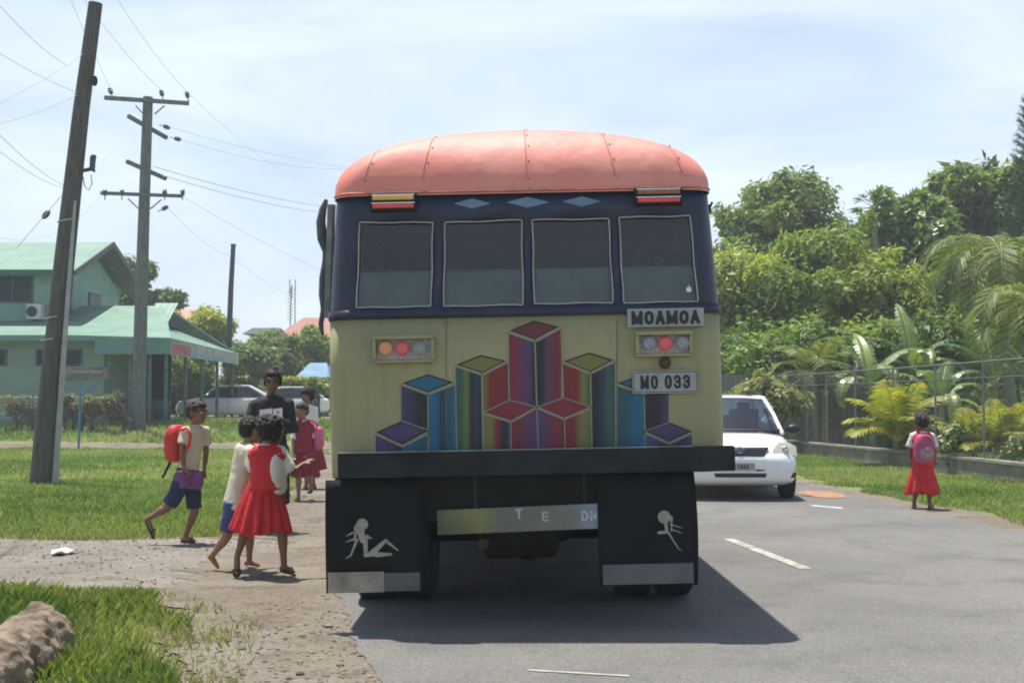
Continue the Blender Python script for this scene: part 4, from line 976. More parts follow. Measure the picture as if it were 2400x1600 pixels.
# back to front
face(245, 432, 555, 612, 800, 880, ['vio', 'nvy', 'k', 'k']); face(432, 628, 612, 545, 1020, 1020, ['blu', 'blu', 'dbl', 'tea', 'blu'])
face(1765, 1962, 540, 605, 1020, 1020, ['tea', 'tea', 'blu', 'blu']); face(1962, 2132, 605, 535, 870, 815, ['k', 'k', 'vio'])
rhomb([(245, 538), (430, 472), (612, 528), (430, 606)], 'blu'); rhomb([(1765, 535), (1950, 478), (2130, 530), (1960, 602)], 'blu')
face(62, 250, 900, 975, 1020, 1020, ['vio', 'vio', 'k']); face(250, 436, 975, 890, 1020, 1020, ['blu', 'tea'])
face(1960, 2135, 890, 955, 1020, 1020, ['blu', 'vio', 'k']); face(2135, 2295, 955, 890, 1020, 1020, ['vio', 'nvy', 'vio'])
rhomb([(62, 882), (250, 800), (436, 870), (250, 972)], 'vio'); rhomb([(1960, 875), (2140, 812), (2298, 875), (2135, 952)], 'vio')
face(628, 815, 415, 475, 1020, 1020, ['tea', 'grn', 'lgr', 'k', 'nvy', 'k']); face(815, 1000, 475, 385, 760, 660, ['oli', 'red', 'red', 'mar'])
face(1385, 1580, 385, 465, 640, 710, ['mar', 'red', 'red', 'oli', 'grn']); face(1580, 1752, 465, 378, 1020, 1020, ['k', 'k', 'nvy', 'grn', 'tea'])
rhomb([(628, 408), (805, 336), (990, 380), (815, 468)], 'oli'); rhomb([(1382, 385), (1570, 318), (1750, 374), (1578, 460)], 'oli')
face(1000, 1190, 175, 240, 655, 705, ['mar', 'cri', 'pur', 'vio', 'k']); face(1190, 1372, 240, 148, 705, 640, ['k', 'k', 'pur', 'mar', 'cri'])
rhomb([(1000, 168), (1180, 93), (1368, 140), (1186, 234)], 'mar')
face(825, 1018, 755, 810, 1020, 1020, ['oli', 'oli', 'cri', 'k', 'tea']); face(1018, 1205, 810, 712, 1020, 1020, ['red', 'mar', 'pur', 'vio'])
face(1205, 1395, 712, 790, 1020, 1020, ['vio', 'pur', 'cri', 'mar']); face(1395, 1585, 790, 710, 1020, 1020, ['red', 'red', 'oli', 'lgr'])
rhomb([(830, 742), (1010, 655), (1198, 705), (1020, 802)], 'cri', 'mar'); rhomb([(1205, 705), (1395, 638), (1582, 705), (1395, 782)], 'cri', 'mar')
mural = mur.build('mural', attr_mat('mural_paint', 0.5, spec=0.35, bump=0.05, bscale=8), bus)
ln = MB()
def lines(pts, w=9):
    for (a, b) in zip(pts, pts[1:]):
        p = mz(*a); q = mz(*b); p = V((p.x, -0.0045, p.z)); q = V((q.x, -0.0045, q.z)); d = (q-p).normalized(); nn = V((-d.z, 0, d.x))*w/3.0154/390/2
        ln.poly([p-nn-d*.001, q-nn+d*.001, q+nn+d*.001, p+nn-d*.001])
for pts, wd in [([(995, 172), (1186, 240), (1372, 142)], 20), ([(1188, 240), (1200, 700)], 10), ([(998, 175), (1005, 655)], 9), ([(1372, 148), (1388, 640)], 9),
    ([(625, 412), (815, 474), (995, 384)], 18), ([(812, 478), (822, 1020)], 12), ([(1380, 388), (1580, 466), (1752, 378)], 18), ([(1580, 466), (1590, 1020)], 10), ([(625, 415), (635, 1020)], 8), ([(1755, 380), (1760, 1020)], 8),
    ([(828, 748), (1018, 808), (1200, 708), (1395, 788), (1585, 708)], 16), ([(830, 740), (1008, 655), (1200, 704), (1390, 640), (1582, 704)], 7), ([(1016, 810), (1018, 1020)], 8), ([(1200, 708), (1212, 1020)], 8), ([(1396, 788), (1400, 1020)], 8),
    ([(242, 542), (430, 612), (620, 540)], 18), ([(430, 612), (436, 1020)], 8), ([(1765, 545), (1960, 612), (2132, 540)], 18), ([(1960, 612), (1965, 1020)], 8), ([(240, 545), (240, 800)], 6), ([(240, 800), (436, 868)], 7),
    ([(60, 890), (250, 980), (438, 885)], 18), ([(1960, 882), (2135, 960), (2300, 884)], 18), ([(1962, 872), (2140, 812)], 6)]:
    lines(pts, wd)
ln.build('mural_outline', mat('mural_outline_paint', (0.29, 0.27, 0.18), 0.6, 0.1, 20), mural)
# panel joints on the cream sheet
for px in (1046, 1446):
    mb = MB(); p = B(px, 745); q = B(px, 1040); mb.bar((p.x, -0.002, p.z), (q.x, -0.002, q.z), 0.006, 0.004)
    mb.build('panel_seam', mat('seam_dark', (0.18, 0.165, 0.09), 0.7), body)
for px, py in ((1030, 760), (1030, 762), (1420, 770), (1422, 748), (900, 752), (1068, 765), (1405, 765), (1690, 1030)):
    mb = MB(); p = B(px, py); mb.ell((p.x, -0.002, p.z), (0.007, 0.006, 0.007), nu=8, nv=5); mb.build('rivet', mat('rivet_paint', (0.4, 0.38, 0.25), 0.5), body)
# three pale diamonds on the header
dm = mat('diamond_paint', (0.16, 0.23, 0.34), 0.6, 0.12, 12)
for (xa, xb, yy, hh) in ((1062, 1150, 474, 12), (1186, 1288, 471, 13), (1319, 1410, 469, 12)):
    mb = MB(); c = [B(xa, yy), B((xa+xb)/2, yy+hh), B(xb, yy), B((xa+xb)/2, yy-hh)]
    mb.poly([(p.x, interp(p.z, ET)-0.001, p.z) for p in c], 0.003, (0, -1, 0)); mb.build('painted_diamond', dm, band)
# high marker lamps
amber = mat('amber_lens', (0.75, 0.42, 0.06), 0.25, 0.1, 40, spec=0.6); redl = mat('red_lens', (0.75, 0.06, 0.06), 0.25, 0.1, 40, spec=0.6)
ambd = mat('faded_amber_lens', (0.3, 0.12, 0.06), 0.35, 0.2, 30)
def marker(x0, x1, y0, y1, am):
    a = B(x0, y1); b = B(x1, y0); e = interp(a.z, ET)
    mb = MB(); mb.box((a.x, e-0.045, a.z), (b.x, e+0.02, b.z)); h = mb.build('marker_lamp', dark_metal, bus, bevel=0.004)
    H = b.z-a.z
    for k, m in ((0.72, am), (0.25, redl)):
        mb = MB(); zc = a.z+H*k; mb.box((a.x+0.018, e-0.062, zc-H*.13), (b.x-0.018, e-0.04, zc+H*.13)); mb.build('lens', m, h, bevel=0.005)
        mb = MB(); mb.box((a.x+0.012, e-0.056, zc+H*.15), (b.x-0.012, e-0.04, zc+H*.20)); mb.build('bezel', chrome, h)
marker(866, 976, 451, 494, amber); marker(1488, 1600, 437, 480, ambd)
# tail lamp clusters
lensr = mat('tail_lens_red', (0.85, 0.12, 0.14), 0.2, 0.1, 60, spec=0.8, bump=0.4, bscale=250); lenso = mat('tail_lens_orange', (0.85, 0.35, 0.15), 0.2, 0.1, 60, spec=0.8, bump=0.4, bscale=250)
lensc = mat('tail_lens_clear', (0.42, 0.42, 0.44), 0.25, 0.3, 120, spec=0.8, bump=0.8, bscale=200)
plate_m = mat('studded_chrome', (0.7, 0.7, 0.7), 0.3, 0.2, 90, metal=0.8, bump=1.0, bscale=120)
def tail(x0, x1, y0, y1, cs, cy):
    a = B(x0, y1); b = B(x1, y0)
    mb = MB(); mb.box((a.x, -0.075, b.z-0.022), (b.x, 0.003, b.z)); mb.box((a.x, -0.07, a.z+0.003), (a.x+0.02, 0.003, b.z-0.0225)); mb.box((b.x-0.02, -0.055, a.z+0.003), (b.x, 0.003, b.z-0.0225)); mb.box((a.x, -0.045, a.z-0.015), (b.x, 0.003, a.z+0.0025))
    h = mb.build('tail_lamp', cream, bus, bevel=0.004)
    mb = MB(); mb.box((a.x+0.021, -0.035, a.z+0.004), (b.x-0.021, -0.004, b.z-0.024)); mb.build('lamp_plate', plate_m, h)
    for cx, m in cs:
        c = B(cx, cy); mb = MB()
        mb.lathe((c.x, -0.035, c.z), [(0.043, 0.0), (0.043, -0.014), (0.038, -0.022), (0.026, -0.029), (0.008, -0.032)], 'Y', 24)
        mb.build('lens', m, h, smooth=50)
tail(876, 1018, 786, 846, ((905, lenso), (944, lensr), (984, lensc)), 817)
tail(1488, 1620, 776, 831, ((1520, lensc), (1557, lensr), (1597, lensc)), 805)
# number plate lamp (rusty oval) and plates
mb = MB(); c = B(1558, 850); mb.lathe((c.x, 0.0, c.z), [(0.034, 0), (0.036, -0.02), (0.03, -0.05), (0.012, -0.06)], 'Y', 18); mb.build('plate_lamp', mat('rust', (0.07, 0.035, 0.02), 0.8, 0.4, 20, bump=0.5), bus, smooth=50)
plm = mat('plate_white', (0.34, 0.345, 0.33), 0.5, 0.08, 15, stain=0.25); plb = mat('plate_black', (0.012, 0.014, 0.02), 0.5)
def plate(x0, x1, y0, y1, txt, size, wd, stroke, border, dep=0.02, nm='sign_plate', gap=.26):
    a = B(x0, y1); b = B(x1, y0); c = (a+b)/2
    mb = MB(); mb.box((a.x, -dep-0.004, a.z), (b.x, -dep, b.z)); p = mb.build(nm, plm, bus, bevel=0.0015)
    for xx in (a.x+0.03, b.x-0.03):
        mb = MB(); mb.cbox((xx, -dep/2, c.z), (0.02, dep-.001, 0.03)); mb.build('bracket', dark_metal, p)
    me = text_mesh(txt, size, wd, stroke, gap=gap); me.transform(Matrix.Translation((c.x, -dep-0.0055, c.z))); 
    link('lettering', me, plb, p)
    if border:
        mb = MB(); t = 0.004; g = 0.007; y_ = -dep-0.005
        mb.box((a.x+g, y_, a.z+g), (b.x-g, y_+.0008, a.z+g+t)); mb.box((a.x+g, y_, b.z-g-t), (b.x-g, y_+.0008, b.z-g))
        mb.box((a.x+g, y_, a.z+g+t), (a.x+g+t, y_+.0008, b.z-g-t)); mb.box((b.x-g-t, y_, a.z+g+t), (b.x-g, y_+.0008, b.z-g-t)); mb.build('border', plb, p)
    return p, c
plate(1470, 1648, 721, 768, 'MOAMOA', 0.082, 0.70, 0.25, False, gap=.16)
pp, pc = plate(1482, 1634, 867, 923, 'MO 033', 0.082, 0.52, 0.19, True, nm='number_plate', gap=.28)
mb = MB(); mb.bar((pc.x+0.018, -0.0262, pc.z-0.022), (pc.x+0.036, -0.0262, pc.z+0.022), 0.005, 0.001); mb.build('zero_slash', plb, pp)
# white fruit-shaped sticker on the right window, and its pane neighbour's red cloth inside
stm = mat('white_sticker', (0.8, 0.8, 0.8), 0.5)
sc = B(1616, 676); mb = MB(); y_ = interp(sc.z, ET)+0.012
pts = []
for k in range(40):
    a = 2*math.pi*k/40; r = 0.0165*(1-0.14*math.exp(-((a-math.pi/2)/0.3)**2)-0.10*math.exp(-((a-3*math.pi/2)/0.25)**2))
    x = r*math.cos(a)*1.06; z = r*math.sin(a)
    dx = x-0.0215; dz = z-0.002
    if math.hypot(dx, dz) < 0.009: q = 0.009/math.hypot(dx, dz); x = 0.0215+dx*q; z = 0.002+dz*q
    pts.append((sc.x+x, y_, sc.z+z-0.004))
mb.poly(pts, 0.001)
mb.poly([(sc.x-.001+0.0045*math.cos(a)*(.6)+0.006*math.sin(a)*.5, y_, sc.z+0.0185+0.0075*math.sin(a)) for a in [i*math.pi/6 for i in range(12)]], 0.001)
mb.build('sticker', stm, bus)
# bumper beam, tail board, mud flaps
a = B(800, 1120); b = B(1712, 1047)
mb = MB(); mb.box((a.x, -0.16, a.z+0.005), (b.x, -0.06, b.z+0.012)); bm_ = mb.build('bumper', dark_metal, bus, bevel=0.008)
mb = MB(); mb.box((a.x+.004, -0.162, b.z+0.0125), (b.x-.25, -0.075, b.z+0.0165)); mb.build('bumper_edge', mat('worn_steel', (0.3, 0.3, 0.29), 0.45, 0.5, 8, metal=0.5), bm_)
for x in (-0.75, 0.75):
    mb = MB(); mb.box((x-0.05, -0.059, 0.9), (x+0.05, 0.9, 1.0)); mb.build('bumper_bracket', dark_metal, bm_)
mb = MB(); mb.box((-1.15, -0.05, 0.66), (0.985, -0.02, 0.93)); mb.build('rear_valance', black, bus)
def flap(x0, x1, z0, z1, name='mud_flap'):
    mb = MB(); n = 12; vs = []; fs = []
    for j in range(9):
        t = j/8; z = z1+(z0-z1)*t
        bul = 0.012*math.sin(t*math.pi)
        for i in range(n+1):
            s = i/n; vs.append((x0+(x1-x0)*s+(bul if x1 > 0.9 and i == n else 0)+(-bul*.3 if i == 0 else 0), -0.085+0.02*math.sin(s*5)*t-0.02*t, z+(0.012*math.sin(s*3.1) if j == 8 else 0)))
    for j in range(8):
        for i in range(n): q = j*(n+1)+i; fs.append((q, q+1, q+n+2, q+n+1))
    mb.add(vs, fs); return mb.build(name, black, bus, smooth=60, solid=0.008)
la = B(771, 1384); lb = B(990, 1115); ra = B(1404, 1368); rb = B(1622, 1108)
f1 = flap(la.x, lb.x, la.z, 0.92); f2 = flap(ra.x, rb.x, ra.z, 0.92)
fig_m = mat('silver_decal', (0.30, 0.29, 0.25), 0.5, 0.15, 30)
grimy = mat('grimy_white_vinyl', (0.30, 0.27, 0.22), 0.6, 0.3, 6, stain=0.7); grimy2 = mat('grimy_grey_vinyl', (0.085, 0.09, 0.092), 0.6, 0.3, 6, stain=0.5)
def decal(segs, blobs_, parent, dy):
    mb = MB(); inc = 0
    for (p, q, wa, wb) in segs:      # tapered flat limbs in photo pixels
        p = B(*p); q = B(*q); p = V((p.x, dy, p.z)); q = V((q.x, dy, q.z)); d = (q-p).normalized(); n_ = V((-d.z, 0, d.x))
        wa /= 780*1.4; wb /= 780*1.5; inc += 0.0004; p.y -= inc; q.y -= inc
        mb.poly([p-n_*wa-d*wa*.3, p-d*wa*.9, p+n_*wa-d*wa*.3, q+n_*wb+d*wb*.3, q+d*wb*.9, q-n_*wb+d*wb*.3], 0.0015)
    for (c, rx, rz) in blobs_:
        c = B(*c); inc += 0.0004; mb.poly([(c.x+rx/390*math.cos(a), dy-inc, c.z+rz/390*math.sin(a)) for a in [i*math.pi/8 for i in range(16)]], 0.0014)
    return mb.build('decal', fig_m, parent)
# region7 coordinates: px = 780 + x/5.225, py = 1150 + y/5.225
def r7(x, y): return (780+x/5.225, 1150+y/5.225)
decal([(r7(370, 470), r7(390, 590), 26, 16), (r7(310, 420), r7(300, 580), 13, 5), (r7(270, 490), r7(190, 525), 7, 2), (r7(285, 565), r7(185, 600), 7, 2), (r7(325, 570), r7(250, 760), 10, 5), (r7(250, 760), r7(195, 795), 5, 3),
       (r7(425, 560), r7(430, 730), 16, 13), (r7(440, 530), r7(500, 555), 12, 4), (r7(430, 750), r7(560, 740), 17, 15), (r7(520, 720), r7(670, 580), 20, 10), (r7(670, 580), r7(820, 700), 11, 4), (r7(560, 750), r7(740, 745), 17, 8)],
      [(r7(390, 385), 13.5, 13.5), (r7(345, 430), 8, 15)], f1, -0.112)
def r6(x, y): return (750+x/2.352, 1020+y/2.352)
decal([(r6(1890, 450), r6(1900, 520), 14, 9), (r6(1920, 480), r6(1985, 500), 5, 1.5), (r6(1920, 505), r6(1985, 528), 5, 1.5), (r6(1925, 440), r6(1925, 520), 8, 3), (r6(1905, 520), r6(1965, 615), 6, 3), (r6(1900, 520), r6(1855, 525), 11, 10), (r6(1965, 612), r6(1980, 622), 3, 2)],
      [(r6(1885, 440), 15, 15)], f2, -0.112)
a = B(776, 1383); b = B(905, 1332); mb = MB(); mb.box((a.x, -0.128, a.z+.002), (b.x, -0.122, b.z)); mb.build('flap_strip', grimy, f1, bevel=0.002)
a = B(906, 1383); b = B(988, 1334); mb = MB(); mb.box((a.x, -0.127, a.z+.012), (b.x, -0.121, b.z)); mb.build('flap_strip', grimy2, f1, bevel=0.002)
a = B(1410, 1364); b = B(1618, 1312); mb = MB(); mb.box((a.x, -0.130, a.z+.002), (b.x, -0.124, b.z)); mb.build('flap_strip', mat('grey_vinyl', (0.11, 0.115, 0.12), 0.5, 0.2, 6, stain=0.3), f2, bevel=0.002)
# hanging tail board with faded lettering
def board_mat():
    m, nt, b_ = new_mat('faded_board'); N = nt.nodes; L = nt.links
    tc = N.new('ShaderNodeTexCoord'); sx = N.new('ShaderNodeSeparateXYZ'); L.new(tc.outputs['Object'], sx.inputs[0])
    nz = N.new('ShaderNodeTexNoise'); nz.inputs['Scale'].default_value = 9; L.new(tc.outputs['Object'], nz.inputs[0])
    ad = N.new('ShaderNodeMath'); ad.operation = 'MULTIPLY_ADD'; L.new(nz.outputs[0], ad.inputs[0]); ad.inputs[1].default_value = 0.35; L.new(sx.outputs[0], ad.inputs[2])
    rp = N.new('ShaderNodeValToRGB'); e = rp.color_ramp.elements
    mr = N.new('ShaderNodeMapRange'); mr.inputs[1].default_value = -0.45; mr.inputs[2].default_value = 0.62; L.new(ad.outputs[0], mr.inputs[0]); L.new(mr.outputs[0], rp.inputs[0])
    e[0].position = 0; e[0].color = (0.05, 0.06, 0.05, 1); e[1].position = 1; e[1].color = (0.2, 0.26, 0.34, 1)
    for p, c in ((0.18, (0.12, 0.13, 0.07)), (0.32, (0.19, 0.20, 0.08)), (0.5, (0.13, 0.14, 0.12)), (0.8, (0.16, 0.17, 0.15))):
        q = e.new(p); q.color = (*c, 1)
    L.new(rp.outputs[0], b_.inputs['Base Color']); b_.inputs['Roughness'].default_value = 0.3; b_.inputs['Metallic'].default_value = 0.3
    return m
a = B(1032, 1246); b = B(1414, 1180)
mb = MB(); mb.box((a.x, -0.075, a.z), (b.x, -0.065, b.z)); tb = mb.build('tail_board', board_mat(), bus, bevel=0.003)
tb.rotation_euler = (0, R(-1.2), 0); tb.location = (0, 0, 0.0)
for s, px, py, sz in (('T', 1222, 1200, 0.085), ('E', 1283, 1208, 0.08), ('DN', 1385, 1208, 0.085)):
    me = text_mesh(s, sz*.7, 0.7, 0.2); c = B(px, py); me.transform(Matrix.Translation((c.x, -0.0755, c.z))); link('lettering', me, mat('board_white', (0.42, 0.44, 0.45), 0.5, 0.3, 40, stain=0.6), tb)
for x in (-0.3, 0.35):
    mb = MB(); mb.box((x-.01, -0.064, 0.7), (x+.01, -0.052, 0.95)); mb.build('hanger', dark_metal, tb)
# chassis, axle, dual wheels
mb = MB()
for x in (-0.42, 0.42): mb.box((x-0.04, 0.1, 0.62), (x+0.04, 7.0, 0.78))
for y in (0.3, 2.2, 4.2, 6.2): mb.box((-0.379, y, 0.64), (0.379, y+0.08, 0.74))
mb.box((-1.08, 0.1, 0.79), (1.0, 7.05, 0.86))
mb.build('chassis', dark_metal, bus)
AX = 1.3
mb = MB(); mb.tube([(-0.95, AX, 0.47), (-0.3, AX, 0.47), (-0.15, AX, 0.47), (0.15, AX, 0.47), (0.3, AX, 0.47), (0.95, AX, 0.47)], [0.07, 0.07, 0.12, 0.12, 0.07, 0.07], 14)
mb.ell((0.0, AX, 0.47), (0.2, 0.22, 0.21)); mb.build('rear_axle', dark_metal, bus, smooth=50)
for s in (-1, 1):
    mb = MB(); mb.tube([(s*0.5, 0.4, 0.68), (s*0.5, 0.85, 0.6), (s*0.5, AX, 0.56), (s*0.5, 1.75, 0.6), (s*0.5, 2.2, 0.68)], 0.035, 6); mb.build('leaf_spring', dark_metal, bus)
mb = MB(); mb.tube([(-0.2, 3, 0.5), (-0.28, 0.7, 0.52), (-0.28, 0.15, 0.5)], 0.035, 10); mb.build('exhaust_pipe', MATS['rust'], bus, smooth=50)
mb = MB(); mb.lathe((-.05, .75, .5), [(.1, -.25), (.16, -.22), (.16, .22), (.1, .25)], 'X', 18); mb.build('air_tank', dark_metal, bus, smooth=40)
for s in (-1, 1):
    for y0, y1 in ((2.0, 4.95), (6.35, 7.1)):
        mb = MB(); mb.box((s*1.15-.02, y0, .42), (s*1.15+.02, y1, .915)); mb.build('side_light_block', black, bus, bevel=.006)  # unseen side panels added to keep light out from under the bus
mb = MB(); mb.box((-.9, 6.6, .35), (.9, 6.65, .8)); mb.build('front_light_block', black, bus)  # cross panel added up front to darken the underside
mb = MB(); mb.lathe((.25, 2.6, .55), [(.1, -.45), (.2, -.42), (.2, .42), (.1, .45)], 'X', 18); mb.build('fuel_tank', dark_metal, bus, smooth=40)
mb = MB(); mb.tube([(0, 1.3, .47), (0, 3.5, .52), (0, 5.5, .58)], .05, 10); mb.build('drive_shaft', dark_metal, bus, smooth=40)
mb = MB(); mb.tube([(-.85, 5.7, .47), (0, 5.7, .42), (.85, 5.7, .47)], .05, 10); mb.build('front_axle', dark_metal, bus, smooth=40)
rim_m = mat('wheel_rim', (0.2, 0.17, 0.12), 0.6, 0.2, 8, metal=0.3)
tyre_m = mat('tyre_rubber', (0.022, 0.022, 0.021), 0.8, 0.3, 9, bump=0.4, bscale=60)
def wheel(x, y, r, wd, parent, name='wheel', s=1, rim=None, tm=None):
    mb = MB(); h = wd/2
    mb.lathe((x, y, r), [(r*.6, -h*.8), (r*.9, -h), (r*.985, -h*.8), (r, -h*.45), (r*.985, -h*.42), (r*.985, -h*.38), (r, -h*.35), (r, -h*.03), (r*.985, 0), (r, h*.03), (r, h*.35), (r*.985, h*.38), (r*.985, h*.42), (r, h*.45), (r*.985, h*.8), (r*.9, h), (r*.6, h*.8)], 'X', 36)
    t = mb.build(name, tm or tyre_m, parent, smooth=40)
    mb = MB(); mb.lathe((x, y, r), [(r*.61, -h*.7), (r*.61, h*.7), (r*.5, h*.5), (r*.2, h*.55), (r*.1, h*.75)] if s > 0 else [(r*.1, -h*.75), (r*.2, -h*.55), (r*.5, -h*.5), (r*.61, -h*.7), (r*.61, h*.7)], 'X', 24)
    mb.build('rim', rim or rim_m, t, smooth=40); return t
for x in (-1.04, -0.76, 0.72, 1.0): wheel(x, AX, 0.47, 0.25, bus, s=1 if x > 0 else -1)
for x in (-1.0, 1.0): wheel(x, 5.7, 0.47, 0.25, bus, s=1 if x > 0 else -1)
# interior: floor, rear bench back as pane reflection, seats, ceiling lining
seat_m = mat('pane_reflection_grey', (0.50, 0.58, 0.62), 0.5, 0.15, 5); wood = mat('dark_wood', (0.03, 0.035, 0.04), 0.7, 0.3, 4)
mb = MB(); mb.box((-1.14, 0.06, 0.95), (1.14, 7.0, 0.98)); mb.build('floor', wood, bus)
mb = MB(); mb.box((-1.08, 0.10, 1.0), (1.08, 0.17, 2.175)); mb.box((-1.08, 0.171, 1.0), (1.08, 0.6, 1.42)); mb.build('rear_bench_reflection', seat_m, bus, bevel=0.02)  # pale back at mid window height imitates the reflection in the lower panes
for y in (1.4, 2.2, 3.0, 3.8, 4.6):
    for sx in (-1, 1):
        mb = MB(); x0, x1 = (0.25, 1.1) if sx > 0 else (-1.1, -0.25)
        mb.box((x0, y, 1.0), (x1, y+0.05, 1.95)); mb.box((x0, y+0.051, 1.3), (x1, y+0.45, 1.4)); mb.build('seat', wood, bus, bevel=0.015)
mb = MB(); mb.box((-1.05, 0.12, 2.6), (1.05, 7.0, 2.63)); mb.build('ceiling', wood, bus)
sgl = glass_mat('light_block_glass', (0.10, 0.12, 0.13), 0.05, 0.6)
for s in (-1, 1):
    for a_, b_ in sws:
        mb = MB(); w0 = interp(WZ0, WT)-.02; w1 = interp(WZ1, WT)-.02; mb.poly([(s*w0, a_-.02, WZ0-.02), (s*w0, b_+.02, WZ0-.02), (s*w1, b_+.02, WZ1+.02), (s*w1, a_-.02, WZ1+.02)], .004, (s, 0, 0)); mb.build('side_window', sgl, bus)  # dark panes added to dim the bright side openings seen through the rear glass
# rolled canvas curtain and bracket on the sides
canvas = mat('grey_canvas', (0.10, 0.12, 0.125), 0.85, 0.3, 8, bump=0.5, bscale=15)
mb = MB(); pts = []; rr = []
for (px, py, r) in ((765, 468, .012), (757, 490, .024), (752, 520, .03), (756, 560, .034), (764, 590, .022), (762, 612, .018), (757, 650, .024), (755, 690, .022), (758, 725, .018), (752, 760, .016), (756, 785, .01)):
    p = B(px, py, 0.55); pts.append((p.x, 0.55, p.z)); rr.append(r)
mb.tube(pts, rr, 10); mb.build('canvas_curtain', canvas, bus, smooth=60)
mb = MB()
for (px, y0) in ((767, .3), (772, 0.62)):
    a = B(px+8, 480, y0); b = B(px-1, 745, y0); mb.bar((a.x, y0, a.z), (b.x, y0, b.z), 0.035)
mb.build('curtain_rail', mat('weathered_trim', (0.24, 0.25, 0.26), 0.7, 0.3, 10), bus)
a = B(1668, 472); mb = MB(); mb.box((a.x-.02, .25, a.z-.03), (a.x+.035, .33, a.z+.02)); mb.bar((a.x+.03, .29, a.z+.0), (a.x+.05, .29, a.z+.04), .014); mb.build('side_bracket', dark_metal, bus)
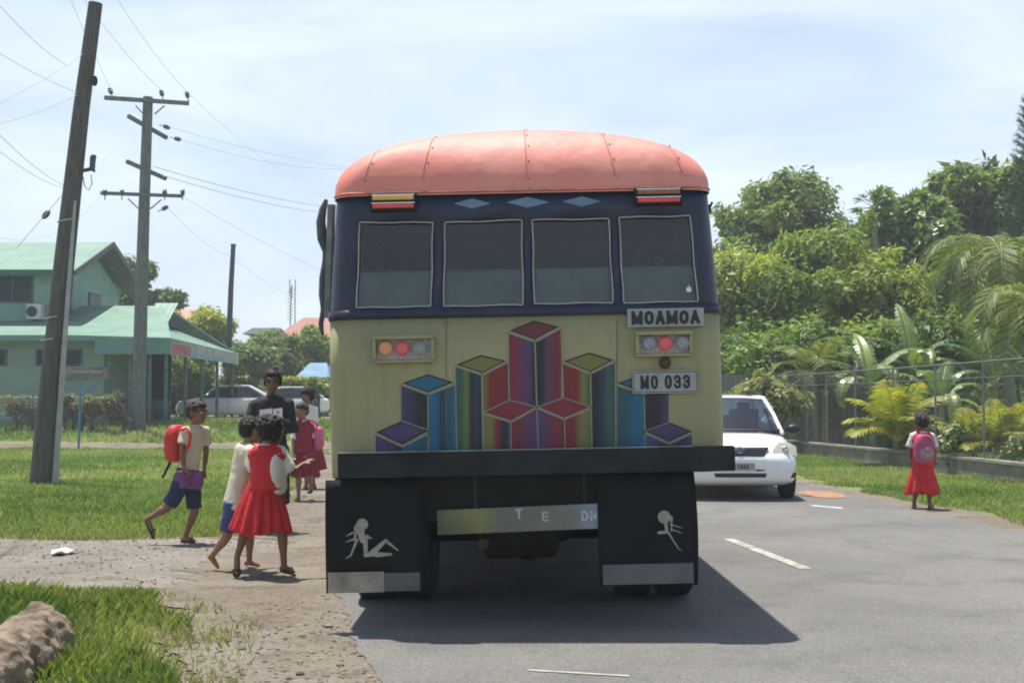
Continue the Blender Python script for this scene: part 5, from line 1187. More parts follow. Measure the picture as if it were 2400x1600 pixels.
# ------------------------------------------------------------------ cars
carp = mat('white_car_paint', (0.86, 0.87, 0.87), 0.22, 0.02, 3, spec=0.5, coat=0.6); carb = mat('car_black_plastic', (0.015, 0.016, 0.018), 0.5, 0.2, 8)
cgl = glass_mat('car_glass', (0.16, 0.22, 0.26), 0.02, 1.0); hl = mat('headlight_lens', (0.66, 0.64, 0.5), 0.12, 0.15, 25, spec=0.8, bump=0.3, bscale=60, coat=0.5)
cint = mat('car_interior', (0.05, 0.05, 0.055), 0.8); crim = mat('car_rim', (0.5, 0.5, 0.52), 0.3, 0.1, 10, metal=0.8)
orl = mat('indicator_orange', (0.7, 0.28, 0.05), 0.3)
def make_car(label, ps=carp, plate_txt=None, group=None, estate=False):
    car = thing('car', label, 'car', (0, 0, 0), group=group)
    # stations: y (0 = front), half width, bottom z, shoulder z, top (bonnet) z
    ST = [(0.0, .50, .34, .50, .56), (.03, .66, .27, .54, .62), (.12, .77, .22, .62, .70), (.3, .825, .19, .70, .79), (.7, .845, .17, .76, .87), (1.08, .85, .17, .82, .94), (1.5, .85, .17, .86, .95), (2.3, .85, .17, .88, .96), (3.2, .85, .17, .90, .97), (3.8, .835, .2, .90, .97), (4.12, .80, .25, .88, .95), (4.24, .72, .32, .78, .86), (4.28, .60, .38, .68, .72)]
    vs = []; fs = []; K = 0
    for (y, w_, zb, zs, zt_) in ST:
        h = zs-zb
        half = [(0, zb), (w_*.8, zb), (w_*.95, zb+.06), (w_*.985, zb+h*.35), (w_, zb+h*.6), (w_*.985, zb+h*.85), (w_*.93, zs), (w_*.86, zs+(zt_-zs)*.55), (w_*.6, zt_-.012), (w_*.3, zt_), (0, zt_+.004)]
        pts = half+[(-x, z) for x, z in half[-2:0:-1]]
        K = len(pts); vs += [(x, y, z) for x, z in pts]
    for i in range(len(ST)-1):
        for k in range(K): a = i*K+k; b = i*K+(k+1) % K; fs.append((a, b, b+K, a+K))
    fs.append(tuple(range(K))); fs.append(tuple((len(ST)-1)*K+k for k in range(K)))
    mb = MB(); mb.add(vs, fs)
    me = mb.mesh('body'); o = bpy.data.objects.new('tmpb', me); COL.objects.link(o)
    me.materials.append(ps); sub = o.modifiers.new('s', 'SUBSURF'); sub.levels = 2; sub.render_levels = 2
    cut = []
    for y in (0.78, 3.38):
        cb = MB(); cb.lathe((0, y, .31), [(.345, -1.2), (.345, 1.2)], 'X', 32); cm = cb.mesh('cut'); co = bpy.data.objects.new('tmpc', cm); COL.objects.link(co); cm.materials.append(carb)
        # leave the middle of the car solid: cut only outer 0.24 m
        cb2 = MB(); cb2.lathe((.82, y, .31), [(.345, -.24), (.345, .3)], 'X', 32); cb2.lathe((-.82, y, .31), [(.345, -.3), (.345, .24)], 'X', 32)
        co.data = cb2.mesh('cut'); md = o.modifiers.new('b', 'BOOLEAN'); md.operation = 'DIFFERENCE'; md.object = co; md.solver = 'EXACT'; cut.append(co)
    nm = bake(o); bpy.data.objects.remove(o)
    for c in cut: bpy.data.objects.remove(c)
    nm.name = 'body'; nm.materials.clear(); shade(nm, 40)
    body_ = link('body', nm, ps, car)
    # greenhouse
    ry = 3.35 if not estate else 3.95
    A = [V((s*.735, 1.07, .925)) for s in (-1, 1)]; Bt = [V((s*.575, 1.80, 1.405)) for s in (-1, 1)]; Ct = [V((s*.575, ry-.25, 1.42)) for s in (-1, 1)]; D = [V((s*.70, ry+.55 if not estate else ry+.2, .96)) for s in (-1, 1)]
    mb = MB(); n = 8; m = 8; vs = []; fs = []
    for j in range(m+1):
        t = j/m
        for i in range(n+1):
            s = i/n*2-1; y = 1.80+(ry-.25-1.80)*t; z = 1.41+.065*math.sin(math.pi*(.12+.76*t))-.05*s*s*s*s
            vs.append((s*(.60-.02*abs(t-.5)), y-(.10*(1-s*s) if j == 0 else 0), z))
    for j in range(m):
        for i in range(n): q = j*(n+1)+i; fs.append((q, q+1, q+n+2, q+n+1))
    mb.add(vs, fs); mb.build('roof', ps, car, smooth=60, solid=.03)
    mb = MB()
    for s in (0, 1):
        sg = -1 if s == 0 else 1
        mb.tube([A[s]+V((0, 0, -.02)), A[s].lerp(Bt[s], .5)+V((sg*.012, -.01, .01)), Bt[s]+V((0, 0, .012)), V((sg*.585, 2.4, 1.44)), Ct[s]+V((0, 0, .012)), Ct[s].lerp(D[s], .5)+V((sg*.02, 0, .02)), D[s]], [.034, .03, .03, .026, .04, .05, .06], 8)
        o_ = mb.build('pillar', ps, car, smooth=60); mb = MB()
        mid = [V((sg*.78, 2.28, .93)), V((sg*.60, 2.32, 1.42))]
        mb.bar(mid[0], mid[1], .06, .03); mb.build('door_pillar', carb, car); mb = MB()
    def curved(c0, c1, c2, c3, bul, nrm, name, mt, n=8):
        mb = MB(); vs = []; fs = []
        for j in range(n+1):
            for i in range(n+1):
                s = i/n; t = j/n; p = (c0*(1-s)+c1*s)*(1-t)+(c3*(1-s)+c2*s)*t
                vs.append(p+V(nrm)*bul*4*s*(1-s))
        for j in range(n):
            for i in range(n): q = j*(n+1)+i; fs.append((q, q+1, q+n+2, q+n+1))
        mb.add(vs, fs); return mb.build(name, mt, car, smooth=180)
    ws = curved(A[0], A[1], Bt[1], Bt[0], .10, (0, -1, .1), 'windscreen', cgl)
    curved(D[1], D[0], Ct[0], Ct[1], .08, (0, 1, .1), 'rear_window', cgl)
    for s in (0, 1):
        sg = -1 if s == 0 else 1; off = V((sg*.0, 0, 0))
        curved(A[s]+V((sg*.04, .12, 0)), D[s]+V((sg*.06, -.1, 0)), Ct[s]+off, Bt[s]+off, .01, (sg, 0, 0), 'side_window', cgl)
    mb = MB(); mb.box((-.7, 1.25, .90), (.7, 1.5, .945)); mb.build('dashboard', cint, car, bevel=.02)
    mb = MB()
    for x in (-.35, .35):
        mb = MB(); mb.cbox((x, 2.35, 1.0), (.45, .14, .5)); mb.cbox((x, 2.38, 1.3), (.2, .09, .12)); mb.build('seat', cint, car, bevel=.03)
    mb = MB(); mb.box((-.6, 3.2, .8), (.6, 3.3, 1.15)); mb.build('seat', cint, car, bevel=.03)
    # bonnet shut line, wipers
    for x0, x1 in ((-.55, .0), (.02, .6)):
        mb = MB(); mb.tube([(x0, 1.05, .965), (x1, .99-.0, .975)], .009, 5); mb.build('wiper', carb, car)
    mb = MB(); mb.tube([(x, 1.03-.10*(1-(x/.7)**2), .955) for x in [-.7+.14*i for i in range(11)]], .016, 6); mb.build('cowl', carb, car)
    # front face details: bulged a few mm off the shell
    def yf(x): return 0.02+0.30*abs(x)**3.2
    def patch(pts, name, m, thick=.02, parent=None, off=-.012, sub_=6):
        """pts: (x,z) outline, laid on the nose"""
        mb = MB(); cx = sum(p[0] for p in pts)/len(pts); cz = sum(p[1] for p in pts)/len(pts); out = []
        for (a, b) in zip(pts, pts[1:]+pts[:1]):
            for i in range(sub_): t = i/sub_; out.append((a[0]+(b[0]-a[0])*t, a[1]+(b[1]-a[1])*t))
        def yy(x, z): return yf(x)+off+max(0, z-.56)*.55
        vs = [V((x, yy(x, z), z)) for x, z in out]; n = len(vs); c = V((cx, yy(cx, cz)-.006, cz))
        inner = [V((cx+(x-cx)*.6, 0, cz+(z-cz)*.6)) for x, z in out]
        for p in inner: p.y = yy(p.x, p.z)-.004
        back = [p+V((0, thick+.05, 0)) for p in vs]
        mb.add(vs+inner+[c]+back, [(i, (i+1) % n, n+(i+1) % n, n+i) for i in range(n)]+[(n+i, n+(i+1) % n, 2*n) for i in range(n)]+[(i, 2*n+1+i, 2*n+1+(i+1) % n, (i+1) % n) for i in range(n)])
        return mb.build(name, m, parent or car, smooth=30)
    patch([(-.40, .735), (.40, .735), (.33, .615), (-.33, .615)], 'grille', carb, off=-.02)
    mb = MB()
    for k in range(4): z = .64+.024*k; mb.tube([(x, yf(x)-.03+max(0, z-.56)*.55, z) for x in [-.33+.066*i for i in range(11)]], .0045, 5)
    mb.build('grille_bar', mat('grille_grey', (.12, .12, .13), .4), car)
    mb = MB(); z0 = .70
    for (rx, rz) in ((.062, .040), (.024, .036), (.046, .016)):
        pts = [V((rx*math.cos(a), -.035+.075, z0+rz*math.sin(a)+(.012 if rx == .046 else 0))) for a in [i*math.pi/12 for i in range(25)]]
        for p in pts: p.y = yf(p.x)-.042+max(0, p.z-.56)*.55
        mb.tube(pts, .006, 6)
    mb.build('emblem', chrome, car)
    for s in (-1, 1):
        pts = [(s*.42, .62), (s*.47, .72), (s*.56, .80), (s*.70, .80), (s*.80, .74), (s*.80, .62)]
        if s < 0: pts = pts[::-1]
        h_ = patch(pts, 'headlight', hl, off=-.008)
        mb = MB(); mb.ell((s*.63, yf(.63)+.05, .70), (.055, .03, .05)); mb.build('lamp_bowl', chrome, h_, smooth=180)
    patch([(-.36, .385), (.36, .385), (.34, .33), (-.34, .33)], 'lower_grille', carb, off=-.028)
    for s in (-1, 1):
        pts = [(s*.56, .39), (s*.78, .39), (s*.76, .32), (s*.58, .32)]
        if s < 0: pts = pts[::-1]
        patch(pts, 'fog_lamp_recess', carb, off=-.025)
        pts = [(s*.20, .44), (s*.40, .44), (s*.39, .415), (s*.21, .415)]
        if s < 0: pts = pts[::-1]
        patch(pts, 'bumper_slot', carb, off=-.02)
    if plate_txt:
        mb = MB(); mb.box((-.19, -.045, .425), (.19, -.035, .525)); p_ = mb.build('number_plate', plm, car)
        me = text_mesh(plate_txt, .062, .5, .16); me.transform(Matrix.Translation((0, -.0465, .475))); link('lettering', me, plb, p_)
    for s in (-1, 1):
        mb = MB(); mb.ell((s*.93, 1.28, .97), (.10, .06, .065)); mb.box((s*.80 if s > 0 else -.86, 1.27, .93), (s*.86 if s > 0 else -.80, 1.30, .96)); mb.build('mirror', carb, car, smooth=60)
    for x in (-.74, .74):
        for y in (.78, 3.38): wheel(x, y, .30, .19, car, s=1 if x > 0 else -1, rim=crim)
    for s in (-1, 1):
        mb = MB(); mb.box((s*.60-.1, 4.16, .72), (s*.60+.1, 4.27, .88)); mb.build('tail_light', redl, car, bevel=.02)
        for y in (1.75, 2.65):
            mb = MB(); mb.cbox((s*.862, y, .80), (.02, .13, .025)); mb.build('door_handle', ps, car, bevel=.005)
        mb = MB()
        for yy in (1.25, 2.28, 3.15): mb.box((s*.851-.004, yy, .32), (s*.851+.004, yy+.008, .86))
        mb.build('door_gap', carb, car)
    return car
c1 = make_car('white car coming the other way, nose showing past the right side of the bus', plate_txt='Y 1846')
cp = G(1722, 1171); c1.location = (cp.x, 17.55, 0.012); c1.rotation_euler = (0, 0, R(-3))
c2 = copy_tree(c1); c2['label'] = 'white sedan parked side on beyond the grass, left of the woman in black'
for ch in list(c2.children):
    if ch.name.startswith('number_plate'):
        for g_ in list(ch.children): bpy.data.objects.remove(g_)
        bpy.data.objects.remove(ch)
c2.rotation_euler = (0, 0, R(-84)); p = P(528, 985, 56); c2.location = (p.x-2.1, 56.0, ztf(p.x, 56))
c3 = copy_tree(c2); c3['label'] = 'white car behind the head and shoulder of the woman in black'
c3.rotation_euler = (0, 0, R(-62)); p = P(668, 985, 61); c3.location = (p.x-2.0, 60.0, ztf(p.x, 61))
for c in (c1, c2, c3): c['group'] = 'white cars'
# ------------------------------------------------------------------ teal house
def boarded(name, c1_, c2_, n_per_m=6, axis='Z', rough=.7):
    """paint over boards or corrugated sheet: fine parallel grooves as bump"""
    m, nt, b = new_mat(name); N = nt.nodes; L = nt.links
    tc = N.new('ShaderNodeTexCoord'); wv = N.new('ShaderNodeTexWave'); wv.bands_direction = axis; wv.inputs['Scale'].default_value = n_per_m*.5/1.0*.32; wv.inputs['Distortion'].default_value = 0
    L.new(tc.outputs['Object'], wv.inputs['Vector'])
    nz = N.new('ShaderNodeTexNoise'); nz.inputs['Scale'].default_value = 1.2; nz.inputs['Detail'].default_value = 8; L.new(tc.outputs['Object'], nz.inputs[0])
    rp = N.new('ShaderNodeValToRGB'); rp.color_ramp.elements[0].position = .35; rp.color_ramp.elements[1].position = .65
    rp.color_ramp.elements[0].color = (*c1_, 1); rp.color_ramp.elements[1].color = (*c2_, 1); L.new(nz.outputs[0], rp.inputs[0]); L.new(rp.outputs[0], b.inputs['Base Color'])
    bp = N.new('ShaderNodeBump'); bp.inputs['Strength'].default_value = .6; bp.inputs['Distance'].default_value = .03; L.new(wv.outputs[1], bp.inputs['Height']); L.new(bp.outputs[0], b.inputs['Normal'])
    b.inputs['Roughness'].default_value = rough; MATS[name] = m; return m
wallm = boarded('teal_wall_paint', (.20, .34, .30), (.25, .40, .35), 8, 'X'); wall2 = boarded('green_wall_boards', (.21, .32, .26), (.25, .37, .30), 7, 'Z')
roofm = boarded('green_roof_sheet', (.15, .27, .20), (.20, .33, .25), 8, 'X', .55); fascm = mat('teal_fascia', (.13, .27, .235), .6, .12, 2)
dkgr = mat('post_paint', (.10, .17, .15), .7, .3, 4); dkg = mat('dark_teal_trim', (.03, .12, .10), .6, .2, 4); soff = mat('soffit_grey', (.14, .13, .12), .8, .15, 4); dark = mat('porch_shade', (.015, .02, .022), .6, .3, 3)
wgl = mat('window_glass_dark', (.02, .035, .04), .3, .3, 2, spec=.2)
house = thing('house', 'teal two storey house with green metal roofs behind the power poles', 'house', (-19, 50, ztf(-19, 48)))
Wd = dict(world=True)
X1 = -17.0
def zpx(py, Y): return CAMZ+(945-py)/3000*Y
# upper storey
zb = 3.9
mb = MB(); mb.box((-30, 47.9, zb), (X1, 55.2, 6.15))
mb.add([(X1, 47.9, 6.15), (X1, 55.2, 6.15), (X1, 51.55, 7.55), (-30, 47.9, 6.15), (-30, 55.2, 6.15), (-30, 51.55, 7.55)], [(0, 1, 2), (3, 5, 4), (0, 2, 5, 3), (1, 4, 5, 2), (0, 3, 4, 1)])
up = mb.build('upper_wall', wallm, house, **Wd)
xr = -16.15; ez = 6.28; rz = 7.85; ymid = 51.5
mb = MB()
for s, ye in ((-1, 47.1), (1, 56.0)):
    a = [(-31, ye, ez), (xr, ye, ez-.03), (xr, ymid, rz), (-31, ymid, rz)]
    mb.poly(a if s < 0 else a[::-1], -.10, (0, 0, 1))
rf = mb.build('roof', roofm, house, **Wd)
mb = MB(); mb.box((-31, 47.04, ez-.22), (xr, 47.08, ez+.0)); mb.build('fascia', dkg, rf, **Wd)
for ye in (47.1, 56.0):
    mb = MB(); mb.poly([(xr+.02, ye, ez-.22), (xr+.02, ymid, rz-.2), (xr+.02, ymid, rz+.03), (xr+.02, ye, ez+.02)], .05, (1, 0, 0)); mb.build('barge_board', soff, rf, **Wd)
mb = MB()
for ye, sg in ((47.3, 1), (55.8, -1)):
    mb.poly([(X1+.02, ye, ez-.14), (xr, ye, ez-.14), (xr, ymid-.1*sg, rz-.16), (X1+.02, ymid-.1*sg, rz-.16)], -.03, (0, 0, 1))
mb.build('soffit', soff, rf, **Wd)
def window(x0, x1, z0, z1, y, parent, frame=None, mull=1):
    mb = MB(); t = .06
    mb.box((x0-t, y-.05, z0-t), (x1+t, y-.001, z0)); mb.box((x0-t, y-.05, z1), (x1+t, y-.001, z1+t)); mb.box((x0-t, y-.05, z0), (x0, y-.001, z1)); mb.box((x1, y-.05, z0), (x1+t, y-.001, z1))
    for k in range(mull): xm = x0+(x1-x0)*(k+1)/(mull+1); mb.box((xm-.03, y-.045, z0), (xm+.03, y-.001, z1))
    w_ = mb.build('window', frame or dkg, parent, **Wd)
    mb = MB(); mb.box((x0, y-.03, z0), (x1, y-.02, z1)); mb.build('pane', wgl, w_, **Wd)
def pX(px, Y): return (px-1200)/3000*Y
for (a, b) in ((-60, 70),): window(pX(a, 47.9), pX(b, 47.9), zpx(706, 47.9), zpx(650, 47.9), 47.9, house, mull=2)
for (y0, y1, z0, z1) in ((48.6, 49.25, 4.75, 6.05), (51.2, 52.6, 4.55, 5.8)):
    mb = MB(); mb.box((X1+.001, y0, z0), (X1+.05, y1, z1)); w_ = mb.build('window', dkg, house, **Wd)
    mb = MB(); mb.box((X1+.051, y0+.08, z0+.08), (X1+.06, y1-.08, z1-.08)); mb.build('pane', wgl, w_, **Wd)
# air conditioner
a = P(62, 748, 47.5); b = P(98, 712, 47.5)
mb = MB(); mb.box((a.x, 47.45, a.z), (b.x, 47.88, b.z)); ac = mb.build('air_conditioner', mat('ac_white', (.55, .55, .52), .5, .1, 4), house, bevel=.02, **Wd)
mb = MB(); mb.disc(((a.x*.62+b.x*.38), 47.44, (a.z+b.z)/2), .2, (0, 1, 0), .02); mb.build('fan_grille', carb, ac, **Wd)
# ground floor
YF = 45.9; zg = .3
xw = pX(243, YF)
mb = MB(); mb.box((-33, YF, zg), (xw, 47.88, 3.75)); mb.box((-33, 47.9, zg), (xw, 55, 3.75)); mb.build('lower_wall', wall2, house, **Wd)
for (a, b) in ((-30, 12), (88, 112), (155, 188)): window(pX(a, YF), pX(b, YF), zpx(854, YF), zpx(822, YF), YF, house, mull=0)
# skirt roof and annex roof
ye = 44.9; ze = zpx(790, ye); xe = -12.0; yb = 56.0; yr = 50.4; zr = zpx(716, yr); xg = pX(386, yr)
mb = MB()
mb.poly([(-33, ye, ze+.1), (pX(160, ye), ye, ze+.08), (-16.4, 47.7, zpx(752, 47.7)), (-33, 47.88, zpx(752, 47.7))], -.08, (0, 0, 1))
mb.poly([(pX(160, ye), ye, ze+.08), (xe, ye, ze-.02), (xg, yr, zpx(765, yr)), (xg, yr, zr), (pX(250, yr), yr, zr), (-16.4, 47.7, zpx(752, 47.7))], -.08, (0, 0, 1))
mb.poly([(xe, ye, ze-.02), (xe, yb, ze-.15), (xg, yr+1.6, zpx(765, yr)), (xg, yr, zpx(765, yr))], -.08, (0, 0, 1))
mb.poly([(xg, yr, zr), (xe, yb, ze-.15), (-17, yb, ze), (-17, yr, zr)], -.08, (0, 0, 1))
mb.poly([(pX(250, yr), yr, zr), (-16.4, 47.7, zpx(752, 47.7)), (-17, 47.9, zpx(752, 47.7)), (-17, yr, zr)], -.06, (0, 0, 1))
ar = mb.build('annex_roof', roofm, house, **Wd)
mb = MB(); mb.poly([(xg+.25, yr-1.35, zpx(765, yr)-.05), (xg+.25, yr+1.5, zpx(765, yr)-.05), (xg+.1, yr, zr+.02)], .1, (1, 0, 0)); mb.build('gablet', mat('gablet_dark', (.03, .05, .045), .8), ar, **Wd)
mb = MB(); mb.poly([(xg-.2, yr-1.5, zpx(765, yr)+.02), (xg+.5, yr-1.55, zpx(765, yr)-.0), (xg+.5, yr, zr+.06), (xg-.4, yr, zr+.06)], .05, (0, 0, 1)); mb.build('gablet_roof', roofm, ar, **Wd)
mb = MB(); mb.box((-33, ye-.03, ze-.12), (xw, ye+.0, ze+.03)); mb.build('fascia', fascm, ar, **Wd)
fz0 = zpx(830, ye)
mb = MB(); mb.box((xw+.002, ye-.05, fz0), (xe, ye, ze-.05)); mb.build('fascia_board', fascm, ar, **Wd)
mb = MB(); mb.box((xe-.01, ye+.001, fz0-.02), (xe+.03, yb, ze-.14)); fb = mb.build('side_fascia', mat('faded_sign_grey', (.34, .37, .35), .6, .25, 1.2), ar, **Wd)
mb = MB(); mb.box((xe+.031, ye+.2, fz0+.02), (xe+.045, ye+2.6, ze-.2)); mb.build('painted_panel', mat('red_panel', (.45, .10, .10), .6, .3, 2.2), fb, **Wd)
mb = MB(); mb.box((xe+.031, ye+2.7, fz0+.02), (xe+.04, ye+9, fz0+.16)); mb.build('painted_panel', mat('blue_panel', (.18, .38, .48), .6, .3, 2.2), fb, **Wd)
mb = MB(); mb.box((-17, 49.5, zg), (-13.2, 49.6, 3.4)); mb.build('porch_shade_sheet', dark, house, **Wd)  # near-black sheet, porch shade put into the colour
for px in (258, 306, 352, 390):
    x = pX(px, 45.3); mb = MB(); mb.box((x-.05, 45.2, zg-.2), (x+.05, 45.3, fz0+.05)); mb.build('porch_post', dkgr, house, **Wd)
for y in (47.5, 50, 52.6, 55.5):
    mb = MB(); mb.box((xe-.18, y, zg), (xe-.08, y+.10, fz0+.05)); mb.build('porch_post', dkgr, house, **Wd)
mb = MB(); mb.box((-15, 46.4, zg), (-12.4, 46.5, 1.5)); mb.build('porch_panel', mat('grey_panel', (.07, .09, .1), .7, .3, 3), house, **Wd)
# wire fence with rail before the house
def fence(name, label, pts, h, m_post, m_wire, post_r=.04, spacing=3.0, rails=(1.0,), mesh=None, posts=None, zf=ztf, group=None, parts=True):
    pts = [V((x, y, 0)) for x, y in pts]
    f = thing(name, label, 'fence', (pts[0].x, pts[0].y, zf(pts[0].x, pts[0].y)), group=group)
    segs = []
    for a, b in zip(pts, pts[1:]): segs.append((a, b))
    if posts is None:
        posts = []
        for a, b in segs:
            n = max(1, round((b-a).length/spacing)); posts += [a.lerp(b, i/n) for i in range(n)]
        posts.append(pts[-1])
    for p in posts:
        z = zf(p.x, p.y); mb = MB(); mb.tube([(p.x, p.y, z-.1), (p.x, p.y, z+h+.05)], post_r, 8); mb.build('post', m_post, f, world=True, smooth=50)
    for r in rails:
        mb = MB()
        q = []
        for a, b in segs:
            n = max(2, int((b-a).length/1.5)); q += [a.lerp(b, i/n) for i in range(n)]
        q.append(pts[-1])
        mb.tube([(p.x, p.y, zf(p.x, p.y)+h*r) for p in q], .012 if r < .99 else .02, 5); mb.build('rail', m_wire, f, world=True)
    if mesh:
        st, rad = mesh; mb = MB()
        for a, b in segs:
            L_ = (b-a).length; d = (b-a)/L_; n = int(L_/st)
            for k in range(-int(h/st), n):
                for sg in (0, 1):
                    s0, z0, s1, z1 = k*st, 0, k*st+h, h
                    if sg: z0, z1 = h, 0
                    # clip to 0..L
                    if s1 <= 0 or s0 >= L_: continue
                    if s0 < 0: z0 += (z1-z0)*(-s0)/(s1-s0); s0 = 0
                    if s1 > L_: z1 = z0+(z1-z0)*(L_-s0)/(s1-s0); s1 = L_
                    p = a+d*s0; q = a+d*s1
                    P0 = V((p.x, p.y, zf(p.x, p.y)+z0)); P1 = V((q.x, q.y, zf(q.x, q.y)+z1))
                    mb.tube([P0, P1], rad, 3, False)
        mb.build('wire_mesh', m_wire, f, world=True)
    return f
galv = mat('galvanised', (.20, .21, .21), .5, .2, 8, metal=.3); pw = mat('pale_rail_paint', (.5, .6, .58), .6)
fence('wire_fence', 'low wire fence with pale top rail along the house front', [(-34, 44.2), (pX(250, 43.8), 43.8)], 1.15, galv, pw, .03, 2.4, (1.0, .5), mesh=(.16, .004))
# hoarding sign on a blue pole in the grass
sg_ = thing('roadside_sign', 'weathered signboard on a thin blue pole in the grass', 'sign', ((187-1200)/3000*37.5, 37.5, 0))
bp_ = mat('blue_pole', (.06, .2, .33), .5, .2, 5); x = (187-1200)/3000*37.5
mb = MB(); mb.tube([(x, 37.5, -.1), (x+.04, 37.5, 2.5)], .035, 8); mb.build('pole', bp_, sg_, world=True, smooth=50)
a = P(152, 892, 37.5); b = P(252, 861, 37.5)
mb = MB(); mb.box((a.x, 37.42, a.z), (b.x, 37.48, b.z)); bd = mb.build('board', mat('weathered_board', (.17, .165, .14), .8, .4, 5, stain=.6), sg_, world=True)
mb = MB(); mb.box((a.x+.05, 37.40, (a.z+b.z)/2+.02), (b.x-.1, 37.419, b.z-.08)); mb.build('faded_stripe', mat('faded_pink', (.3, .27, .24), .8, .3, 9, stain=.5), bd, world=True)
mb = MB(); mb.bar((x, 37.49, 1.5), (b.x-.2, 37.49, a.z), .03); mb.build('brace', bp_, sg_, world=True)
# ------------------------------------------------------------------ far buildings behind the shrubs
rr_ = boarded('red_roof_sheet', (.30, .12, .09), (.38, .17, .13), 6, 'X', .7); rp_ = mat('pink_roof_sheet', (.55, .25, .20), .7, .15, 1); wl = mat('far_wall', (.3, .26, .22), .8, .2, 1)
def hiproof(name, label, px0, px1, pyr, pye, Y, dp, rm, ridge=.35, wm=None, cat='house'):
    x0 = pX(px0, Y); x1 = pX(px1, Y); zr_ = zpx(pyr, Y+dp/2); ze_ = zpx(pye, Y); g0 = ztf((x0+x1)/2, Y)
    h = thing(name, label, cat, ((x0+x1)/2, Y+dp/2, g0))
    xm0 = x0+(x1-x0)*ridge; xm1 = x1-(x1-x0)*ridge; ym = Y+dp/2
    mb = MB(); vs = [(x0, Y, ze_), (x1, Y, ze_), (x1, Y+dp, ze_), (x0, Y+dp, ze_), (xm0, ym, zr_), (xm1, ym, zr_)]
    mb.add(vs, [(0, 1, 5, 4), (1, 2, 5), (2, 3, 4, 5), (3, 0, 4), (3, 2, 1, 0)]); mb.build('roof', rm, h, world=True)
    mb = MB(); mb.box((x0+.5, Y+.5, g0-.3), (x1-.5, Y+dp-.5, ze_-.01)); w_ = mb.build('wall', wm or wl, h, world=True)
    for k in range(3):
        xx = x0+(x1-x0)*(k+1)/4; mb = MB(); mb.box((xx-.5, Y+.44, ze_-1.7), (xx+.5, Y+.499, ze_-.6)); mb.build('window', wgl, w_, world=True)
    return h
hiproof('house', 'far house with a dark red hipped roof above the bushes, left of the bus', 640, 800, 744, 790, 95, 9, rr_, .3)
hiproof('house', 'far building with a pink roof just right of the green roofs', 372, 452, 724, 746, 78, 7, rp_, .2)
hiproof('shed', 'low shed with orange roof under the red roofed house', 690, 745, 797, 816, 84, 4, mat('orange_roof', (.6, .28, .17), .7, .15, 1), .1, cat='shed')
hiproof('shed', 'low building with a long black roof edge behind the bushes', 566, 650, 768, 782, 90, 5, mat('black_roof', (.05, .055, .06), .7, .2, 1), .1, cat='shed')
hiproof('shed', 'blue roofed shelter half hidden by shrubs next to the bus', 692, 772, 850, 884, 66, 4, mat('blue_roof', (.13, .26, .40), .6, .25, 1), .25, cat='shed')
# ------------------------------------------------------------------ power poles
wood_p = mat('pole_wood', (.105, .10, .09), .85, .3, 5, bump=.6, bscale=20, stain=.5, stretch=(6, 6, .7)); wood_g = mat('pole_wood_green', (.14, .16, .14), .85, .25, 4, bump=.4, bscale=20, stretch=(5, 5, .7))
wood_d = mat('pole_wood_dark', (.06, .065, .07), .85, .25, 4, stretch=(5, 5, .7)); cer = mat('insulator_brown', (.10, .09, .10), .35, .2, 9)
wirem = mat('cable_grey', (.5, .52, .54), .6); strapm = mat('strap_pale', (.5, .5, .48), .5)
Y1 = 21.3
pl1 = thing('utility_pole', 'thick leaning wooden pole nearest on the left, pale pipe strapped beside it', 'utility pole', (P(97, 1138, Y1).x, Y1, 0))
q = [P(94, 1150, Y1), P(120, 900, Y1), P(152, 600, Y1), P(190, 260, Y1), P(224, 8, Y1)]; q[0].z = -.3
pb = MB(); pb.tube([q[0].lerp(q[1], .0)]+[q[i] for i in range(1, 5)], [.205, .185, .165, .135, .115], 18); pole1 = pb.build('pole', wood_p, pl1, world=True, smooth=50)
mb = MB(); g0 = [P(127, 1150, Y1-.05), P(147, 860, Y1-.12), P(163, 640, Y1-.14), P(176, 470, Y1-.1)]; g0[0].z = -.1
mb.tube(g0, [.055, .045, .035, .022], 10); mb.build('conduit', mat('pipe_grey', (.36, .38, .38), .5, .15, 6), pl1, world=True, smooth=50)
for (px, py) in ((162, 516), (133, 742), (126, 793)):
    c = P(px-3, py, Y1); mb = MB(); n = 20; rr2 = .185 if py > 600 else .165
    mb.tube([c+V((rr2*math.cos(a), rr2*math.sin(a), .03*math.cos(a)+.02*math.sin(a))) for a in [2*math.pi*i/n for i in range(n+1)]], .011, 5); mb.build('strap', strapm, pl1, world=True)
mb = MB(); a = P(196, 400, Y1-.05); b = P(214, 396, Y1-.1); mb.bar(a, b, .05); mb.bar(b, P(222, 402, Y1-.1), .04); br = mb.build('bracket', carb, pl1, world=True)
mb = MB(); mb.tube([P(216, 398, Y1-.1), P(218, 368, Y1-.1)], [.045, .05], 12); mb.ell(P(219, 368, Y1-.1), (.05, .05, .04)); mb.build('cable_box', mat('cable_box_blue', (.06, .08, .12), .5), br, world=True, smooth=60)
mb = MB(); mb.tube([P(213, 410, Y1-.1), P(216, 430, Y1-.1), P(208, 446, Y1-.1), P(198, 436, Y1-.1), P(195, 415, Y1-.1)], .008, 6); mb.build('cable_loop', carb, br, world=True)
mb = MB(); mb.ell(P(222, 190, Y1-.1), (.05, .05, .09)); mb.build('clamp', carb, pl1, world=True, smooth=60)
Y2 = 43.6
zz = ztf(-14, Y2)
pl2 = thing('utility_pole', 'tall greenish pole with stacked crossarms and insulators beyond the grass', 'utility pole', (P(325, 970, Y2).x, Y2, zz))
q = [P(324, 985, Y2), P(331, 700, Y2), P(338, 480, Y2), P(347, 228, Y2)]; q[0].z = zz-.2
mb = MB(); mb.tube(q, [.25, .215, .19, .165], 16); mb.build('pole', wood_g, pl2, world=True, smooth=50)
